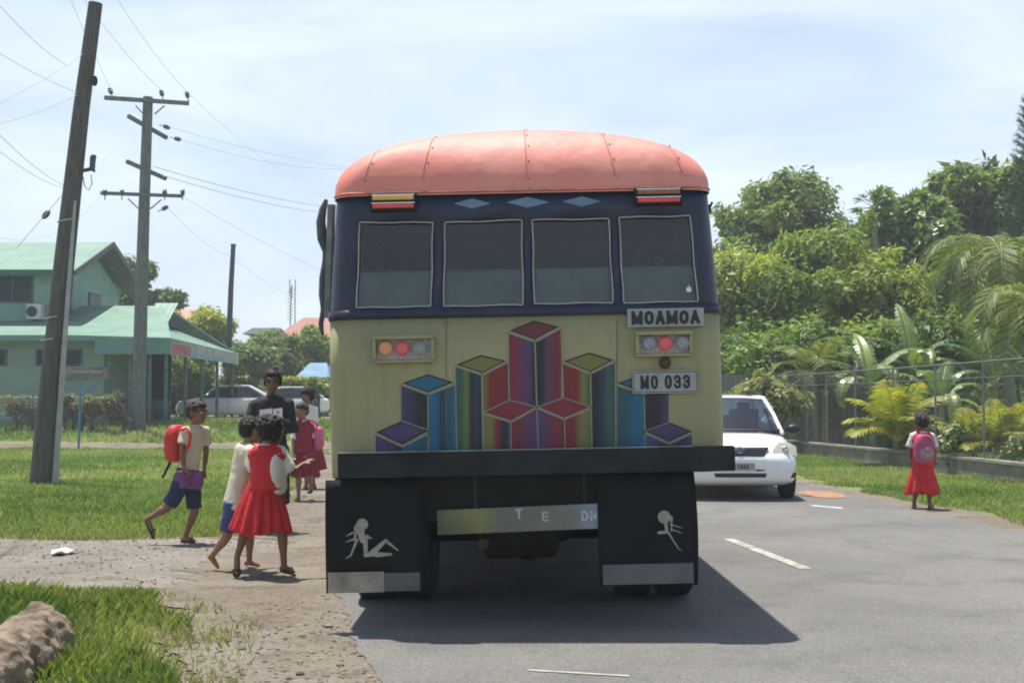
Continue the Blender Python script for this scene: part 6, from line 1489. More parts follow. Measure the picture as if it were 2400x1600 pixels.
def arm(p, q_, w_=.13, dy=-.22, dyq=None):
    a = P(*p, Y2); b = P(*q_, Y2); a.y += dy; b.y += dy if dyq is None else dyq
    mb = MB(); mb.bar(a, b, w_); return mb.build('crossarm', wood_g, pl2, world=True)
a1 = arm((250, 233), (446, 246)); a2 = arm((241, 455), (432, 462), .11)
a3 = arm((312, 281), (380, 315), .12, -.6, .6); a4 = arm((309, 386), (378, 412), .12, -.6, .6)
for (p, q_, par) in (((318, 248), (336, 268), a1), ((386, 248), (362, 268), a1), ((300, 466), (328, 492), a2), ((378, 468), (352, 490), a2)):
    a = P(*p, Y2-.24); b = P(*q_, Y2-.24); mb = MB(); mb.bar(a, b, .04); mb.build('brace', galv, par, world=True)
def insul(px, py, par, tilt=0, y=Y2-.22):
    c = P(px, py, y); mb = MB()
    mb.lathe((0, 0, 0), [(.015, -.26), (.02, -.1), (.085, -.08), (.05, -.03), (.095, .0), (.055, .05), (.08, .08), (.03, .13)], 'Z', 12)
    M_ = Matrix.Translation(c) @ Matrix.Rotation(tilt, 4, 'Y'); mb.v = [tuple(M_ @ V(v)) for v in mb.v]
    mb.build('insulator', cer, par, world=True, smooth=40)
for px, py, t in ((259, 214, -.35), (379, 219, -.25), (439, 223, -.2)): insul(px, py, a1, t)
for px in (246, 286, 386, 428): insul(px, 452, a2)
for (px, py, t) in ((390, 298, 1.9), (416, 326, 1.8)): insul(px, py, a3, t, Y2+.2)
insul(386, 488, a2, 1.1)
Y3 = 62
pl3 = thing('utility_pole', 'thin dark bare pole rising above the bushes between houses', 'utility pole', (P(536, 800, Y3).x, Y3, ztf(-13, Y3)))
q = [P(530, 970, Y3), P(537, 790, Y3), P(541, 680, Y3), P(547, 572, Y3)]; mb = MB(); mb.tube(q, [.15, .14, .125, .11], 12); mb.build('pole', wood_d, pl3, world=True, smooth=50)
mb = MB(); mb.disc(P(547, 574, Y3), .13, (0, 0, 1), .08); mb.build('pole_cap', wood_d, pl3, world=True)
# far radio mast
Y4 = 110
ms_ = thing('radio_mast', 'faint lattice mast with aerials above the red roof', 'mast', (P(686, 800, Y4).x, Y4, 1))
mb = MB()
for dx in (-.25, .25):
    a = P(686, 755, Y4); mb.bar((a.x+dx, Y4, 1), (a.x+dx*.7, Y4, zpx(672, Y4)), .1)
for k in range(9): z = zpx(750-k*8, Y4); mb.bar((P(686, 0, Y4).x-.25, Y4, z), (P(686, 0, Y4).x+.25, Y4, z+.25), .06)
mb.build('tower', mat('mast_grey', (.45, .48, .5), .6), ms_, world=True)
for (px, py) in ((679, 688), (692, 688), (684, 700)):
    a = P(px, py, Y4-.3); mb = MB(); mb.bar(a, a+V((0, 0, 1.2)), .09); mb.build('aerial', MATS['mast_grey'], ms_, world=True)
# ------------------------------------------------------------------ overhead cables
ci = 0
def cable(a, b, sag, label, r=.0065, grp='overhead cables'):
    mb = MB(); n = 18; pts = []
    for i in range(n+1):
        t = i/n; p = a.lerp(b, t); p.z -= sag*4*t*(1-t); pts.append(p)
    mb.tube(pts, [r*(.35+.65*max(.0, min(1, p.y/45))) for p in pts], 5, False); o = mb.build('power_cable', wirem, world=False, smooth=180)
    tag(o, label, 'cable', grp); return o
T = lambda px, py, y=Y2: P(px, py, y)
cable(T(259, 207), P(100, -160, 24), .1, 'faint cable rising from the left insulator of the top crossarm')
cable(T(379, 212), P(120, -110, 24), .2, 'faint cable rising from the middle insulator of the top crossarm')
cable(T(439, 216), P(200, -120, 24), .2, 'faint cable rising from the right insulator of the top crossarm')
cable(T(439, 217), P(705, 420, 90), .4, 'cable sloping down right from the top crossarm towards the bus')
cable(T(394, 297), P(900, 400, 75), .3, 'upper cable from the diagonal crossarm running right to the bus roof')
cable(T(420, 326), P(900, 385, 75), .6, 'second cable from the diagonal crossarm running right to the bus roof')
cable(T(360, 390), P(840, 490, 75), .3, 'darker upper cable from the lower diagonal crossarm to the bus', .012)
cable(T(380, 411), P(840, 505, 75), .3, 'darker lower cable from the lower diagonal crossarm to the bus', .012)
cable(P(196, 125, Y1), P(-60, 270, 12), .05, 'cable from the leaning pole falling steeply to the left edge')
cable(P(184, 218, Y1), P(-60, 88, 13), .05, 'cable from the leaning pole climbing to the left edge')
cable(P(182, 222, Y1), P(-60, 305, 12), .05, 'cable from mid leaning pole falling gently to the left edge')
cable(P(148, 434, Y1), P(-60, 255, 12), .08, 'upper of two cables climbing left from low on the leaning pole')
cable(P(145, 440, Y1), P(-60, 305, 12), .08, 'lower of two cables climbing left from low on the leaning pole')
cable(P(160, 10+145, Y1), P(-40, -30, 12), .08, 'cable crossing the top left corner of the sky')
cable(T(242, 452), P(-60, 532, 36), .9, 'low slack cable from the lower crossarm to the left edge')
cable(T(312, 282), P(205, 400, Y1), .2, 'cable between the diagonal crossarm and the leaning pole box')
cable(T(392, 485), P(545, 600, Y3), .3, 'cable from the lower crossarm down to the thin dark pole')
cable(P(546, 600, Y3), P(684, 690, 105), .3, 'cable from the thin dark pole to the radio mast')
cable(T(430, 462), P(900, 680, 95), .5, 'faint cable from the lower crossarm end to behind the bus')
gy = cable(P(150, 452, Y1), P(40, 580, 30), .0, 'stay wire with an insulator left of the leaning pole', .009)
mb = MB(); c = P(108, 503, 25); mb.ell(c, (.06, .06, .11), Matrix.Rotation(.7, 3, 'Y')); mb.build('strain_insulator', cer, gy, world=False, smooth=180)
# ------------------------------------------------------------------ right: low wall, chain link fence, sheet fence
wa = [G(1760, 1052), G(1880, 1067), G(2130, 1098), G(2400, 1136), G(2700, 1180)]
cw = thing('low_wall', 'low grey concrete kerb wall under the chain link fence', 'wall', (wa[2].x, wa[2].y, 0))
mb = MB(); cm_ = mat('old_concrete', (.20, .19, .15), .9, .3, 3, bump=.5, bscale=15, stain=.7)
for a, b in zip(wa, wa[1:]): mb.bar(a+V((.1, 0, .10)), b+V((.1, 0, .10)), .2, .42)
mb.build('wall_face', cm_, cw, world=True, bevel=.02)
mb = MB()
for a, b in zip(wa, wa[1:]): mb.bar(a+V((.1, 0, .335)), b+V((.1, 0, .335)), .26, .05)
mb.build('coping', mat('mossy_coping', (.27, .26, .2), .9, .3, 4, bump=.4, stain=.5), cw, world=True)
fp = [(p.x+.12, p.y) for p in wa]
def onwall(px):
    for a, b in zip(fp, fp[1:]):
        for i in range(200):
            t = i/200; x = a[0]+(b[0]-a[0])*t; y = a[1]+(b[1]-a[1])*t
            if abs(x/y*3000+1200-px) < 2: return V((x, y, 0))
psts = [onwall(px) for px in (1820, 1891, 1938, 2006, 2094, 2193, 2305, 2440, 2600)]; psts = [p for p in psts if p]
lf = fence('chain_link_fence', 'chain link fence with slim metal posts along the right roadside', fp, 2.05, galv, mat('mesh_grey', (.14, .15, .14), .6, metal=.2), .022, 3, (1.0, .86), mesh=(.11, .0024), posts=psts, zf=lambda x, y: .05)
sf = thing('sheet_fence', 'grey and rusty corrugated sheet fence behind the chain link', 'fence', (9.5, 36, 0))
rust2 = mat('rusty_sheet', (.16, .085, .05), .8, .35, 2.5, stain=.4); grs = mat('grey_sheet', (.22, .23, .20), .7, .25, 2, stain=.3); grs2 = mat('olive_sheet', (.22, .23, .16), .8, .25, 2, stain=.4)
rs_ = random.Random(5); x = 6.2
for i in range(8):
    wv = rs_.uniform(.6, .8); h = rs_.uniform(1.9, 2.3); mb = MB(); vs = []; n = 10
    y0 = 37.8-.10*i
    for k in range(n+1):
        for z in (-.1, h): vs.append((x+wv*k/n, y0+.03*(k % 2)+.02*(i % 3), z+(rs_.uniform(-.02, .02) if z > 0 else 0)))
    mb.add(vs, [(2*k, 2*k+2, 2*k+3, 2*k+1) for k in range(n)])
    m_ = rust2 if i in (4, 6) else (grs2 if i % 5 == 2 else grs)
    mb.build('sheet', m_, sf, world=True, solid=.01); x += wv-.03
# ------------------------------------------------------------------ old log in the grass, litter
a = V((-2.42, 5.5, .05)); b = V((-2.52, 7.0, .10))
mb = MB(); pts = [a.lerp(b, i/12)+V((0.02*math.sin(i*1.7), 0, .02*math.sin(i*2.3))) for i in range(13)]
mb.tube([a+V((-.35, -1.0, -.03))]+pts, [.17]+[.17+.02*math.sin(i*1.9) for i in range(12)]+[.12], 14)
logm = mat('weathered_log', (.12, .085, .055), .95, .35, 7, bump=1.0, bscale=22, col2=(.33, .26, .19), stain=.9)
lo = blob('fallen_log', mb, .014, logm, None, world=False, smooth_it=2, noise_amp=.030, noise_sc=11)
tag(lo, 'rough weathered log lying in the grass at the bottom left corner', 'log')
mb = MB(); c = G(145, 1300); pts = [V((c.x+.1*math.cos(t)*(1+.3*math.sin(3*t)), c.y+.16*math.sin(t), .03+.015*math.sin(4*t))) for t in [i*math.pi/9 for i in range(18)]]
mb.poly(pts, .012, (0, 0, 1)); o = mb.build('paper_scrap', mat('paper_white', (.7, .7, .66), .8)); tag(o, 'crumpled white paper scrap lying on the gravel track', 'litter')
# ------------------------------------------------------------------ vegetation
LEAF = attr_mat('leaf', 0.5, trans=0.38, spec=0.35); LEAFG = attr_mat('glossy_leaf', 0.38, trans=0.25, spec=0.5)
bark = mat('bark', (.13, .105, .075), .9, .35, 6, bump=.8, bscale=14, stretch=(5, 5, 1)); bark2 = mat('pale_bark', (.22, .20, .16), .9, .25, 5, bump=.5, bscale=12)
def n3(p, s, seed):
    rng = np.random.RandomState(seed); o = np.zeros(len(p))
    for k in range(7):
        d = rng.normal(size=3); d /= np.linalg.norm(d); f = s*rng.uniform(.6, 1.7); o += np.sin(p @ d*f+rng.uniform(0, 6.28)+1.2*np.sin(p @ rng.normal(size=3)*f*.5))
    return o/7*1.8
def clusters(c, r, k, seed, sub=(.26, .42), flat=1.0, low=-.55):
    """small foliage clumps spread through an uneven crown volume"""
    rng = np.random.RandomState(seed); out = []
    while len(out) < k:
        d = rng.normal(size=3); d /= np.linalg.norm(d)
        if d[2] < low: continue
        f = rng.uniform(.35, .92)**.6*(1+.18*math.sin(3*math.atan2(d[1], d[0])+seed)+.12*rng.normal())
        s = rng.uniform(*sub)*(r[0]+r[2])/2
        out.append((np.array(c)+d*f*(np.array(r)-s*.4), np.array([s, s, s*.8*flat])))
    return out
def leafy(name, clus, n, size, cols, seed, m=LEAF, parent=None, gap=.15, aspect=.42, droop=.3, world=True, shell=.6, coln=.5, tipsun=0.0):
    rng = np.random.RandomState(seed)
    if len(clus) > 12:      # stray sprays breaking the outline
        cc0 = np.mean([c for c, r in clus], axis=0)
        for k_ in range(len(clus)):
            c, r = clus[k_]; dd = c-cc0; dd = dd/(np.linalg.norm(dd)+1e-6)+rng.normal(size=3)*.35
            if dd[2] > -.3: clus = clus+[(c+dd*r*rng.uniform(.8, 1.25), r*np.array([.34, .34, .42])*rng.uniform(.6, 1.2))]
    ar = np.array([r[0]*r[0] for c, r in clus]); ar /= ar.sum(); idx = rng.choice(len(clus), int(n*1.6), p=ar)
    C = np.array([c for c, r in clus])[idx]; Rr = np.array([r for c, r in clus])[idx]
    d = rng.normal(size=(len(idx), 3)); d /= np.linalg.norm(d, axis=1)[:, None]
    rad = shell+(1.08-shell)*rng.uniform(0, 1, len(idx))**.7; rad = np.where(rng.uniform(0, 1, len(idx)) < .26, rng.uniform(.95, 1.5, len(idx)), rad)
    p = C+d*Rr*rad[:, None]
    k = n3(p, 2.2/max(.3, Rr.mean()), seed+1)+.5*rng.normal(size=len(p))*.5 > -1+gap*2
    p = p[k][:n]; d = d[k][:n]; idx = idx[k][:n]; n = len(p)
    nrm = d*.7+np.array([0, 0, .55])+rng.normal(size=(n, 3))*.55; nrm /= np.linalg.norm(nrm, axis=1)[:, None]
    t = rng.normal(size=(n, 3))+d*.6-np.array([0, 0, droop]); t -= nrm*(t*nrm).sum(1)[:, None]; t /= np.linalg.norm(t, axis=1)[:, None]
    b = np.cross(nrm, t); L_ = size*rng.uniform(.45, 1.6, n)[:, None]; W = L_*aspect*rng.uniform(.8, 1.2, (n, 1))
    v = np.zeros((n, 4, 3)); dn = nrm*L_*-.12
    v[:, 0] = p; v[:, 1] = p+t*L_*.45+b*W*.5+dn*.3; v[:, 2] = p+t*L_+dn*2; v[:, 3] = p+t*L_*.45-b*W*.5+dn*.3
    cols = np.asarray(cols); cv = rng.uniform(0, 1, len(clus))
    tt = np.clip(coln*cv[idx]+(1-coln)*(.5+.5*n3(p, 1.4, seed+7))+rng.normal(0, .16, n), 0, .999)*(len(cols)-1)
    i = tt.astype(int); f = (tt-i)[:, None]; c = cols[i]*(1-f)+cols[np.minimum(i+1, len(cols)-1)]*f; c = c*1.2*rng.uniform(.72, 1.28, (n, 1))
    return fast_mesh(name, v.reshape(-1, 3), 4, c, m, parent, world)
def tree(label, base, H, clus, n, size, cols, seed, trunk_r=.18, limbs=6, name='tree', group=None, m=LEAF, gap=.15, aspect=.42, bk=None, stems=1, shell=.6, coln=.5):
    x, y, z = base; t = thing(name, label, 'tree' if 'tree' in name else 'shrub', base, group=group); rng = random.Random(seed)
    mb = MB()
    for s in range(stems):
        ox = 0 if stems == 1 else rng.uniform(-.5, .5)
        p0 = V((x+ox, y, z-.1)); p1 = V((x+ox*1.5+rng.uniform(-.1, .1)*H, y+rng.uniform(-.06, .06)*H, z+H*.45)); pm = p0.lerp(p1, .5)+V((rng.uniform(-.1, .1), rng.uniform(-.1, .1), 0))
        mb.tube([p0, pm, p1], [trunk_r, trunk_r*.8, trunk_r*.55], 9)
        for k in range(limbs):
            c = V(clus[rng.randrange(len(clus))][0]); s0 = pm.lerp(p1, rng.uniform(0, 1)); md_ = s0.lerp(c, .5)+V((rng.uniform(-.2, .2), rng.uniform(-.2, .2), rng.uniform(0, .3)))
            mb.tube([s0, md_, c], [trunk_r*.42, trunk_r*.28, trunk_r*.1], 6)
    mb.build('trunk', bk or bark, t, world=True, smooth=50)
    leafy('crown', clus, n, size, cols, seed, m, t, gap, aspect, shell=shell, coln=coln)
    return t
def Pc(px, py, Y): return np.array(P(px, py, Y))
def rr_px(w_, h_, Y, d=None): k = Y/3000; return np.array([w_*k, (d or w_)*k, h_*k])
DG = [(.05, .09, .025), (.085, .14, .035), (.13, .19, .045), (.18, .24, .06)]
YG = [(.09, .14, .025), (.15, .21, .035), (.23, .29, .055), (.33, .37, .07), (.42, .42, .10)]
MG = [(.055, .10, .025), (.10, .165, .04), (.155, .23, .055), (.22, .29, .08)]
# big crowns on the right
Y = 58; cl = clusters(Pc(1835, 605, Y), rr_px(165, 190, Y), 44, 1, (.18, .32)); cl += clusters(Pc(1735, 650, Y), rr_px(60, 70, Y), 7, 2) + clusters(Pc(1960, 640, Y), rr_px(60, 80, Y), 8, 12)
tree('tall rounded dark green tree behind the yellow green tree beside the bus', (P(1830, 900, Y).x, Y, .4), 9, cl, 34000, .30, DG+[(.19, .24, .06), (.25, .29, .08)], 1, .3, 12, gap=.17)
Y = 45; cl = clusters(Pc(1870, 740, Y), rr_px(225, 180, Y), 46, 3, (.18, .32)); cl += clusters(Pc(2070, 710, Y), rr_px(120, 120, Y), 16, 4)+clusters(Pc(1730, 770, Y), rr_px(70, 140, Y), 12, 5)
tree('wide yellow green tree spreading from the bus over the sheet fence', (P(1830, 1000, Y).x, Y, 0), 6, cl, 50000, .22, YG, 3, .22, 16, gap=.17, stems=3)
Y = 50; cl = clusters(Pc(2140, 580, Y), rr_px(115, 140, Y), 26, 6, (.2, .32)); cl += clusters(Pc(2090, 700, Y), rr_px(110, 110, Y), 14, 7, (.2, .34))
tree('broad leaved green tree with pale glossy leaves in the middle of the right side', (P(2120, 1000, Y).x, Y, .2), 9, cl, 26000, .34, MG, 6, .22, 10, m=LEAFG, gap=.17, aspect=.5)
Y = 54; cl = clusters(Pc(2285, 535, Y), rr_px(140, 155, Y), 36, 8, (.18, .32)); cl += clusters(Pc(2400, 490, Y), rr_px(100, 130, Y), 20, 9, (.2, .34))
tree('dark dense tree rising towards the right edge of the sky', (P(2300, 1000, Y).x, Y, .2), 11, cl, 36000, .33, DG+[(.2, .25, .07)], 8, .3, 12, gap=.16)
# understorey mass behind the fence
cl = []
rv_ = random.Random(9)
for i in range(34):
    px = 1700+i*24; Yy = rv_.uniform(39, 43); cl.append((Pc(px, rv_.uniform(800, 930), Yy), rr_px(55, 65, Yy)))
    if px > 2020: cl.append((Pc(px, rv_.uniform(930, 1010), Yy-3), rr_px(40, 60, Yy)))
o = leafy('undergrowth', cl, 46000, .24, MG+[(.24, .28, .07)], 31, parent=None, world=False, gap=.12, shell=.3); tag(o, kind='stuff')
cl = []
for i in range(26):
    px = 1990+i*20; Yy = rv_.uniform(47, 53); cl.append((Pc(px, rv_.uniform(640, 820), Yy), rr_px(60, 75, Yy)))
o = leafy('undergrowth', cl, 26000, .3, DG+MG, 33, parent=None, world=False, gap=.1, shell=.3); tag(o, kind='stuff')
for i in range(16):
    px = 2010+i*14; Yy = rv_.uniform(52, 56); cl.append((Pc(px, rv_.uniform(560, 680), Yy), rr_px(45, 50, Yy)))
o = leafy('undergrowth', cl[-16:], 12000, .3, DG, 36, parent=None, world=False, gap=.1, shell=.3); tag(o, kind='stuff')
# needle tree on the right edge
Y = 47; nt_ = thing('pine_tree', 'dark needle tree cut off by the right edge of the picture', 'tree', (P(2452, 900, Y).x, Y, .1)); mb = MB(); xb = P(2452, 900, Y).x
mb.tube([(xb, Y, 0), (xb, Y, 6), (xb, Y, 12.2)], [.22, .17, .04], 10); mb.build('trunk', bark, nt_, world=True)
rng = np.random.RandomState(44); vsl = []; ccl = []
for k in range(34):
    z = 3.2+9.3*k/34; L_ = 1.75*(1-(z-3)/10.5)**.7+.2
    for j in range(9):
        a = j*.698+k*1.1+rng.uniform(-.2, .2); p0 = np.array([xb, Y, z]); dd = np.array([math.cos(a), math.sin(a), .28]); m_ = 90
        t = rng.uniform(.1, 1, m_)[:, None]; p = p0+dd*L_*t+np.array([0, 0, .25])*t*t; q = rng.normal(size=(m_, 3))*.5+dd*.7+np.array([0, 0, .3]); q /= np.linalg.norm(q, axis=1)[:, None]
        b = np.cross(q, rng.normal(size=(m_, 3))); b /= np.linalg.norm(b, axis=1)[:, None]
        v = np.zeros((m_, 3, 3)); v[:, 0] = p-b*.012; v[:, 1] = p+b*.012; v[:, 2] = p+q*.24; vsl.append(v.reshape(-1, 3)); ccl.append(np.array([.03, .065, .03])*rng.uniform(.6, 1.6, (m_, 1)))
fast_mesh('crown', np.concatenate(vsl), 3, np.concatenate(ccl), LEAF, nt_, True)
# palm fronds -------------------------------------------------------------------
def frond(mbv, mbc, base, az, el, L_, droop, lw, lc, rng, nl=34, twist=0.0, leafw=.035, curl=.5):
    """arching midrib with paired hanging leaflets; returns rib points"""
    base = np.array(base, float); h = np.array([math.cos(az), math.sin(az), 0]); pts = []; p = base.copy(); e = el; n = 14; st = L_/n
    side = np.array([-h[1], h[0], 0])
    for i in range(n+1):
        pts.append(p.copy()); p = p+st*(h*math.cos(e)+np.array([0, 0, math.sin(e)])); e -= droop/n*(1+1.2*i/n)
    P_ = np.array(pts)
    for k in range(nl):
        t = .12+.88*k/nl; f = t*n; i = min(int(f), n-1); q = P_[i]+(P_[i+1]-P_[i])*(f-i); tan = P_[i+1]-P_[i]; tan /= np.linalg.norm(tan)
        up = np.cross(side, tan); up *= np.sign(up[2]+1e-6)
        ll = lw*(math.sin(math.pi*min(1, .18+.82*t))**.6)*rng.uniform(.85, 1.1)
        for s in (-1, 1):
            d0 = side*s*.85+tan*.55+up*.15; d0 /= np.linalg.norm(d0); m1 = q+d0*ll*.5+np.array([0, 0, -.06*ll*curl]); d1 = d0-np.array([0, 0, curl*rng.uniform(.9, 1.6)]); d1 /= np.linalg.norm(d1); m2 = m1+d1*ll*.5
            w_ = tan*leafw*.5
            c = np.array(lc[rng.randint(len(lc))])*rng.uniform(.75, 1.25)
            mbv.append([q-w_*.4, q+w_*.4, m1+w_, m1-w_]); mbc.append(c); mbv.append([m1-w_, m1+w_, m2+w_*.1, m2-w_*.1]); mbc.append(c)
    return [V(p) for p in pts]
def palm(label, base, trunk_h, fr, cols, seed, trunk_r=.12, lean=(0, 0), name='palm_tree', ribc=(.3, .3, .1), leafw=.04, nl=34, cat='palm', group=None):
    rng = np.random.RandomState(seed); t = thing(name, label, cat, base, group=group); x, y, z = base; mb = MB(); top = V((x+lean[0], y+lean[1], z+trunk_h))
    pts = [V(base).lerp(top, i/8)+V((lean[0]*.25*math.sin(i/8*math.pi), 0, 0)) for i in range(9)]; pts[0].z -= .1
    mb.tube(pts, [trunk_r*(1.3 if i == 0 else 1-.35*i/8)*(1+.06*(i % 2)) for i in range(9)], 10); mb.build('trunk', bark2, t, world=True, smooth=60)
    rm = mat('frond_rib_%d' % int(ribc[0]*100), ribc, .6)
    for (az, el, L_, dr, lw) in fr:
        vs = []; cs = []; rib = frond(vs, cs, top, az, el, L_, dr, lw, cols, rng, nl=nl, leafw=leafw)
        o = fast_mesh('frond', np.array(vs).reshape(-1, 3), 4, np.array(cs), LEAF, t, True)
        mb = MB(); mb.tube(rib, [.028*(1-.85*i/(len(rib)-1)) for i in range(len(rib))], 5); mb.build('midrib', rm, o, world=True)
    return t
rg = random.Random(11)
PG = [(.12, .17, .04), (.18, .23, .06), (.25, .28, .09), (.09, .14, .035)]; YP = [(.34, .34, .05), (.42, .40, .06), (.28, .32, .06), (.46, .36, .07), (.2, .27, .05)]
c = P(2345, 600, 35); palm('coconut palm with long drooping fronds near the right edge', (c.x+.4, 35, .05), c.z, [(R(a), R(e), l, d, .95) for a, e, l, d in ((180, 42, 3.3, 2.0), (165, 15, 2.8, 1.6), (200, 25, 3.1, 2.2), (250, 30, 2.9, 2.0), (300, 35, 2.6, 1.8), (350, 45, 3, 2), (20, 30, 3, 2), (90, 50, 3, 1.8), (130, 40, 3, 1.9), (220, -5, 2.7, 1.3), (280, -15, 2.4, 1.0))], PG, 51, .15, (-.4, 0), leafw=.05, nl=46)
c = P(2390, 720, 31); palm('nearer palm whose fronds hang low over the fence at the right edge', (c.x+.7, 31, .05), c.z, [(R(a), R(e), l, d, .9) for a, e, l, d in ((185, 5, 2.2, 1.3), (215, -20, 2.2, .9), (160, 30, 2.4, 1.8), (250, 10, 2, 1.6), (290, 20, 2.2, 1.6), (20, 30, 2.4, 1.6), (90, 40, 2.4, 1.6), (195, 50, 2.4, 2.2))], PG, 52, .13, (-.3, 0), leafw=.05, nl=44)
c = P(1905, 880, 36.5); palm('palm with dry brown and green fronds just behind the sheet fence', (c.x, 36.3, .05), c.z-.1, [(R(a), R(e), l, d, .6) for a, e, l, d in ((110, 70, 1.8, 1.2), (180, 55, 1.9, 1.9), (200, 75, 1.8, 1.3), (160, 35, 1.7, 2.0), (0, 50, 1.8, 1.9), (340, 65, 1.9, 1.5), (30, 30, 1.6, 1.8), (270, 60, 1.8, 1.8), (240, 40, 1.6, 2.2), (290, 80, 1.7, 1.0))], [(.2, .22, .08), (.13, .19, .05), (.36, .31, .17), (.16, .2, .06)], 53, .09, nl=34)
def yp(label, px, pyb, Y, H, fr, seed):
    H *= 1.08
    g_ = G(px, pyb); x = (px-1200)/3000*Y
    return palm(label, (x, Y, .02), H*.28, [(R(a), R(e), l*H, d, .34*H) for a, e, l, d in fr], YP, seed, .045, name='young_palm', ribc=(.5, .38, .1), leafw=.06, nl=26, group='young yellow palms behind the chain link fence')
F = ((95, 82, .8, .4), (178, 66, .8, .7), (200, 38, .7, .9), (150, 52, .7, .9), (8, 66, .85, .7), (345, 42, .7, .9), (30, 56, .7, .9), (270, 60, .7, 1.0), (240, 76, .8, .6), (300, 80, .8, .5))
yp('young yellow palm left of the walking schoolgirl, behind the fence', 2100, 1060, 27.5, 1.7, F, 61)
yp('young yellow palm just right of the schoolgirl, in front of dark leaves', 2278, 1080, 25.2, 1.15, F, 62)
yp('rightmost young yellow palm spreading towards the picture edge', 2348, 1098, 24.2, 1.3, F, 63)
# banana plants -----------------------------------------------------------------
BG = [(.07, .14, .03), (.11, .19, .04), (.17, .25, .06), (.24, .30, .08)]
def banana(label, base, H, lv, seed, extra=None, stem_r=.1):
    rng = np.random.RandomState(seed); t = thing('banana_plant', label, 'banana plant', base, group='banana plants behind the fence'); x, y, z = base
    mb = MB(); mb.tube([(x, y, z-.1), (x+.03, y, z+H*.25), (x, y, z+H*.5)], [stem_r, stem_r*.8, stem_r*.5], 10); mb.build('stem', mat('banana_stem', (.2, .21, .09), .6, .3, 5, stain=.4), t, world=True, smooth=60)
    top = np.array([x, y, z+H*.5])
    for (az, el, L_, dr, wd) in lv:
        az = R(az); el = R(el); h = np.array([math.cos(az), math.sin(az), 0]); side = np.array([-h[1], h[0], 0]); n = 16; p = top.copy(); e = el; rib = []; tans = []
        for i in range(n+1):
            tan = h*math.cos(e)+np.array([0, 0, math.sin(e)]); rib.append(p.copy()); tans.append(tan); p = p+tan*L_/n; e -= dr/n*(1+1.3*i/n)
        vs = []; cs = []; base_c = np.array(BG[rng.randint(len(BG))])
        for sgn in (-1, 1):
            k = 0
            for i in range(2, n):
                t0, t1 = i/n, (i+1)/n; w0, w1 = [wd*max(0.02, math.sin(math.pi*min(1, .12+.88*((q-.1)/.9)))**.55) for q in (t0, t1)]
                up0 = np.cross(side, tans[i]); up0 *= np.sign(up0[2]+1e-9); fold = .35
                tear = .12 if rng.uniform() < .45 else 0.0; dz = np.array([0, 0, -rng.uniform(0, .16)*wd])
                a = rib[i]; b = rib[i+1]; o0 = (side*sgn+up0*fold); 
                c0 = a+o0*w0*.5; c1 = b+o0*w1*.5; e0 = a+(side*sgn)*w0+up0*.02+dz+tans[i]*tear*.3; e1 = b+(side*sgn)*w1*(1-tear)+dz-tans[i]*L_/n*tear
                c = base_c*rng.uniform(.85, 1.15); vs += [a, b, c1, c0]; cs.append(c); vs += [c0, c1, e1, e0]; cs.append(c*.95)
        lf_ = fast_mesh('leaf', np.array(vs), 4, np.array(cs), LEAFG, t, True)
        mb = MB(); mb.tube([V(q) for q in rib], [.026*(1-.8*i/n) for i in range(n+1)], 5); mb.build('midrib', mat('banana_rib', (.34, .38, .14), .5), lf_, world=True)
    return t
def bpx(px, Y): return (px-1200)/3000*Y
banana('banana plant with broad dark leaves rising left of the others', (bpx(1930, 37), 37, 0), 3.1, [(170, 75, 2.0, .8, .27), (200, 60, 1.9, 1.2, .26), (20, 65, 1.9, 1.3, .27), (350, 45, 1.9, 1.5, .25), (100, 80, 1.8, .8, .26), (270, 60, 1.8, 1.6, .26), (240, 75, 1.8, 1.1, .26)], 71)
banana('banana plant in the middle, one long leaf arching right above the fence', (bpx(2040, 35), 35, 0), 3.4, [(175, 65, 2.2, 1.5, .28), (5, 70, 2.2, 1.0, .3), (340, 50, 2.2, 1.9, .28), (95, 80, 2.1, .7, .28), (280, 65, 2, 1.7, .28), (215, 50, 2, 2.1, .26), (150, 78, 2.2, .9, .28)], 72)
banana('tall banana plant with upright leaves under the dark tree', (bpx(2140, 36.5), 36.5, 0), 4.3, [(100, 84, 2.4, .5, .3), (180, 70, 2.3, 1.2, .3), (0, 68, 2.3, 1.2, .3), (330, 50, 2.2, 1.8, .28), (200, 48, 2.2, 1.9, .28), (270, 65, 2.1, 1.6, .28)], 73)
banana('banana plant behind the schoolgirl with torn dry hanging leaves', (bpx(2205, 31), 31, 0), 2.6, [(10, 60, 1.8, 1.6, .22), (190, 60, 1.7, 1.8, .22), (270, 50, 1.6, 2.3, .2), (330, 30, 1.8, 2.2, .2), (230, 70, 1.8, 1.2, .22), (60, 75, 1.8, .9, .22)], 74)
banana('banana plant nearest the right edge among the palm fronds', (bpx(2330, 33), 33, 0), 3.6, [(175, 70, 2.2, 1.1, .28), (195, 45, 2.2, 1.8, .28), (0, 60, 2.2, 1.5, .28), (280, 60, 2.0, 1.8, .28), (95, 82, 2.1, .6, .28)], 75)
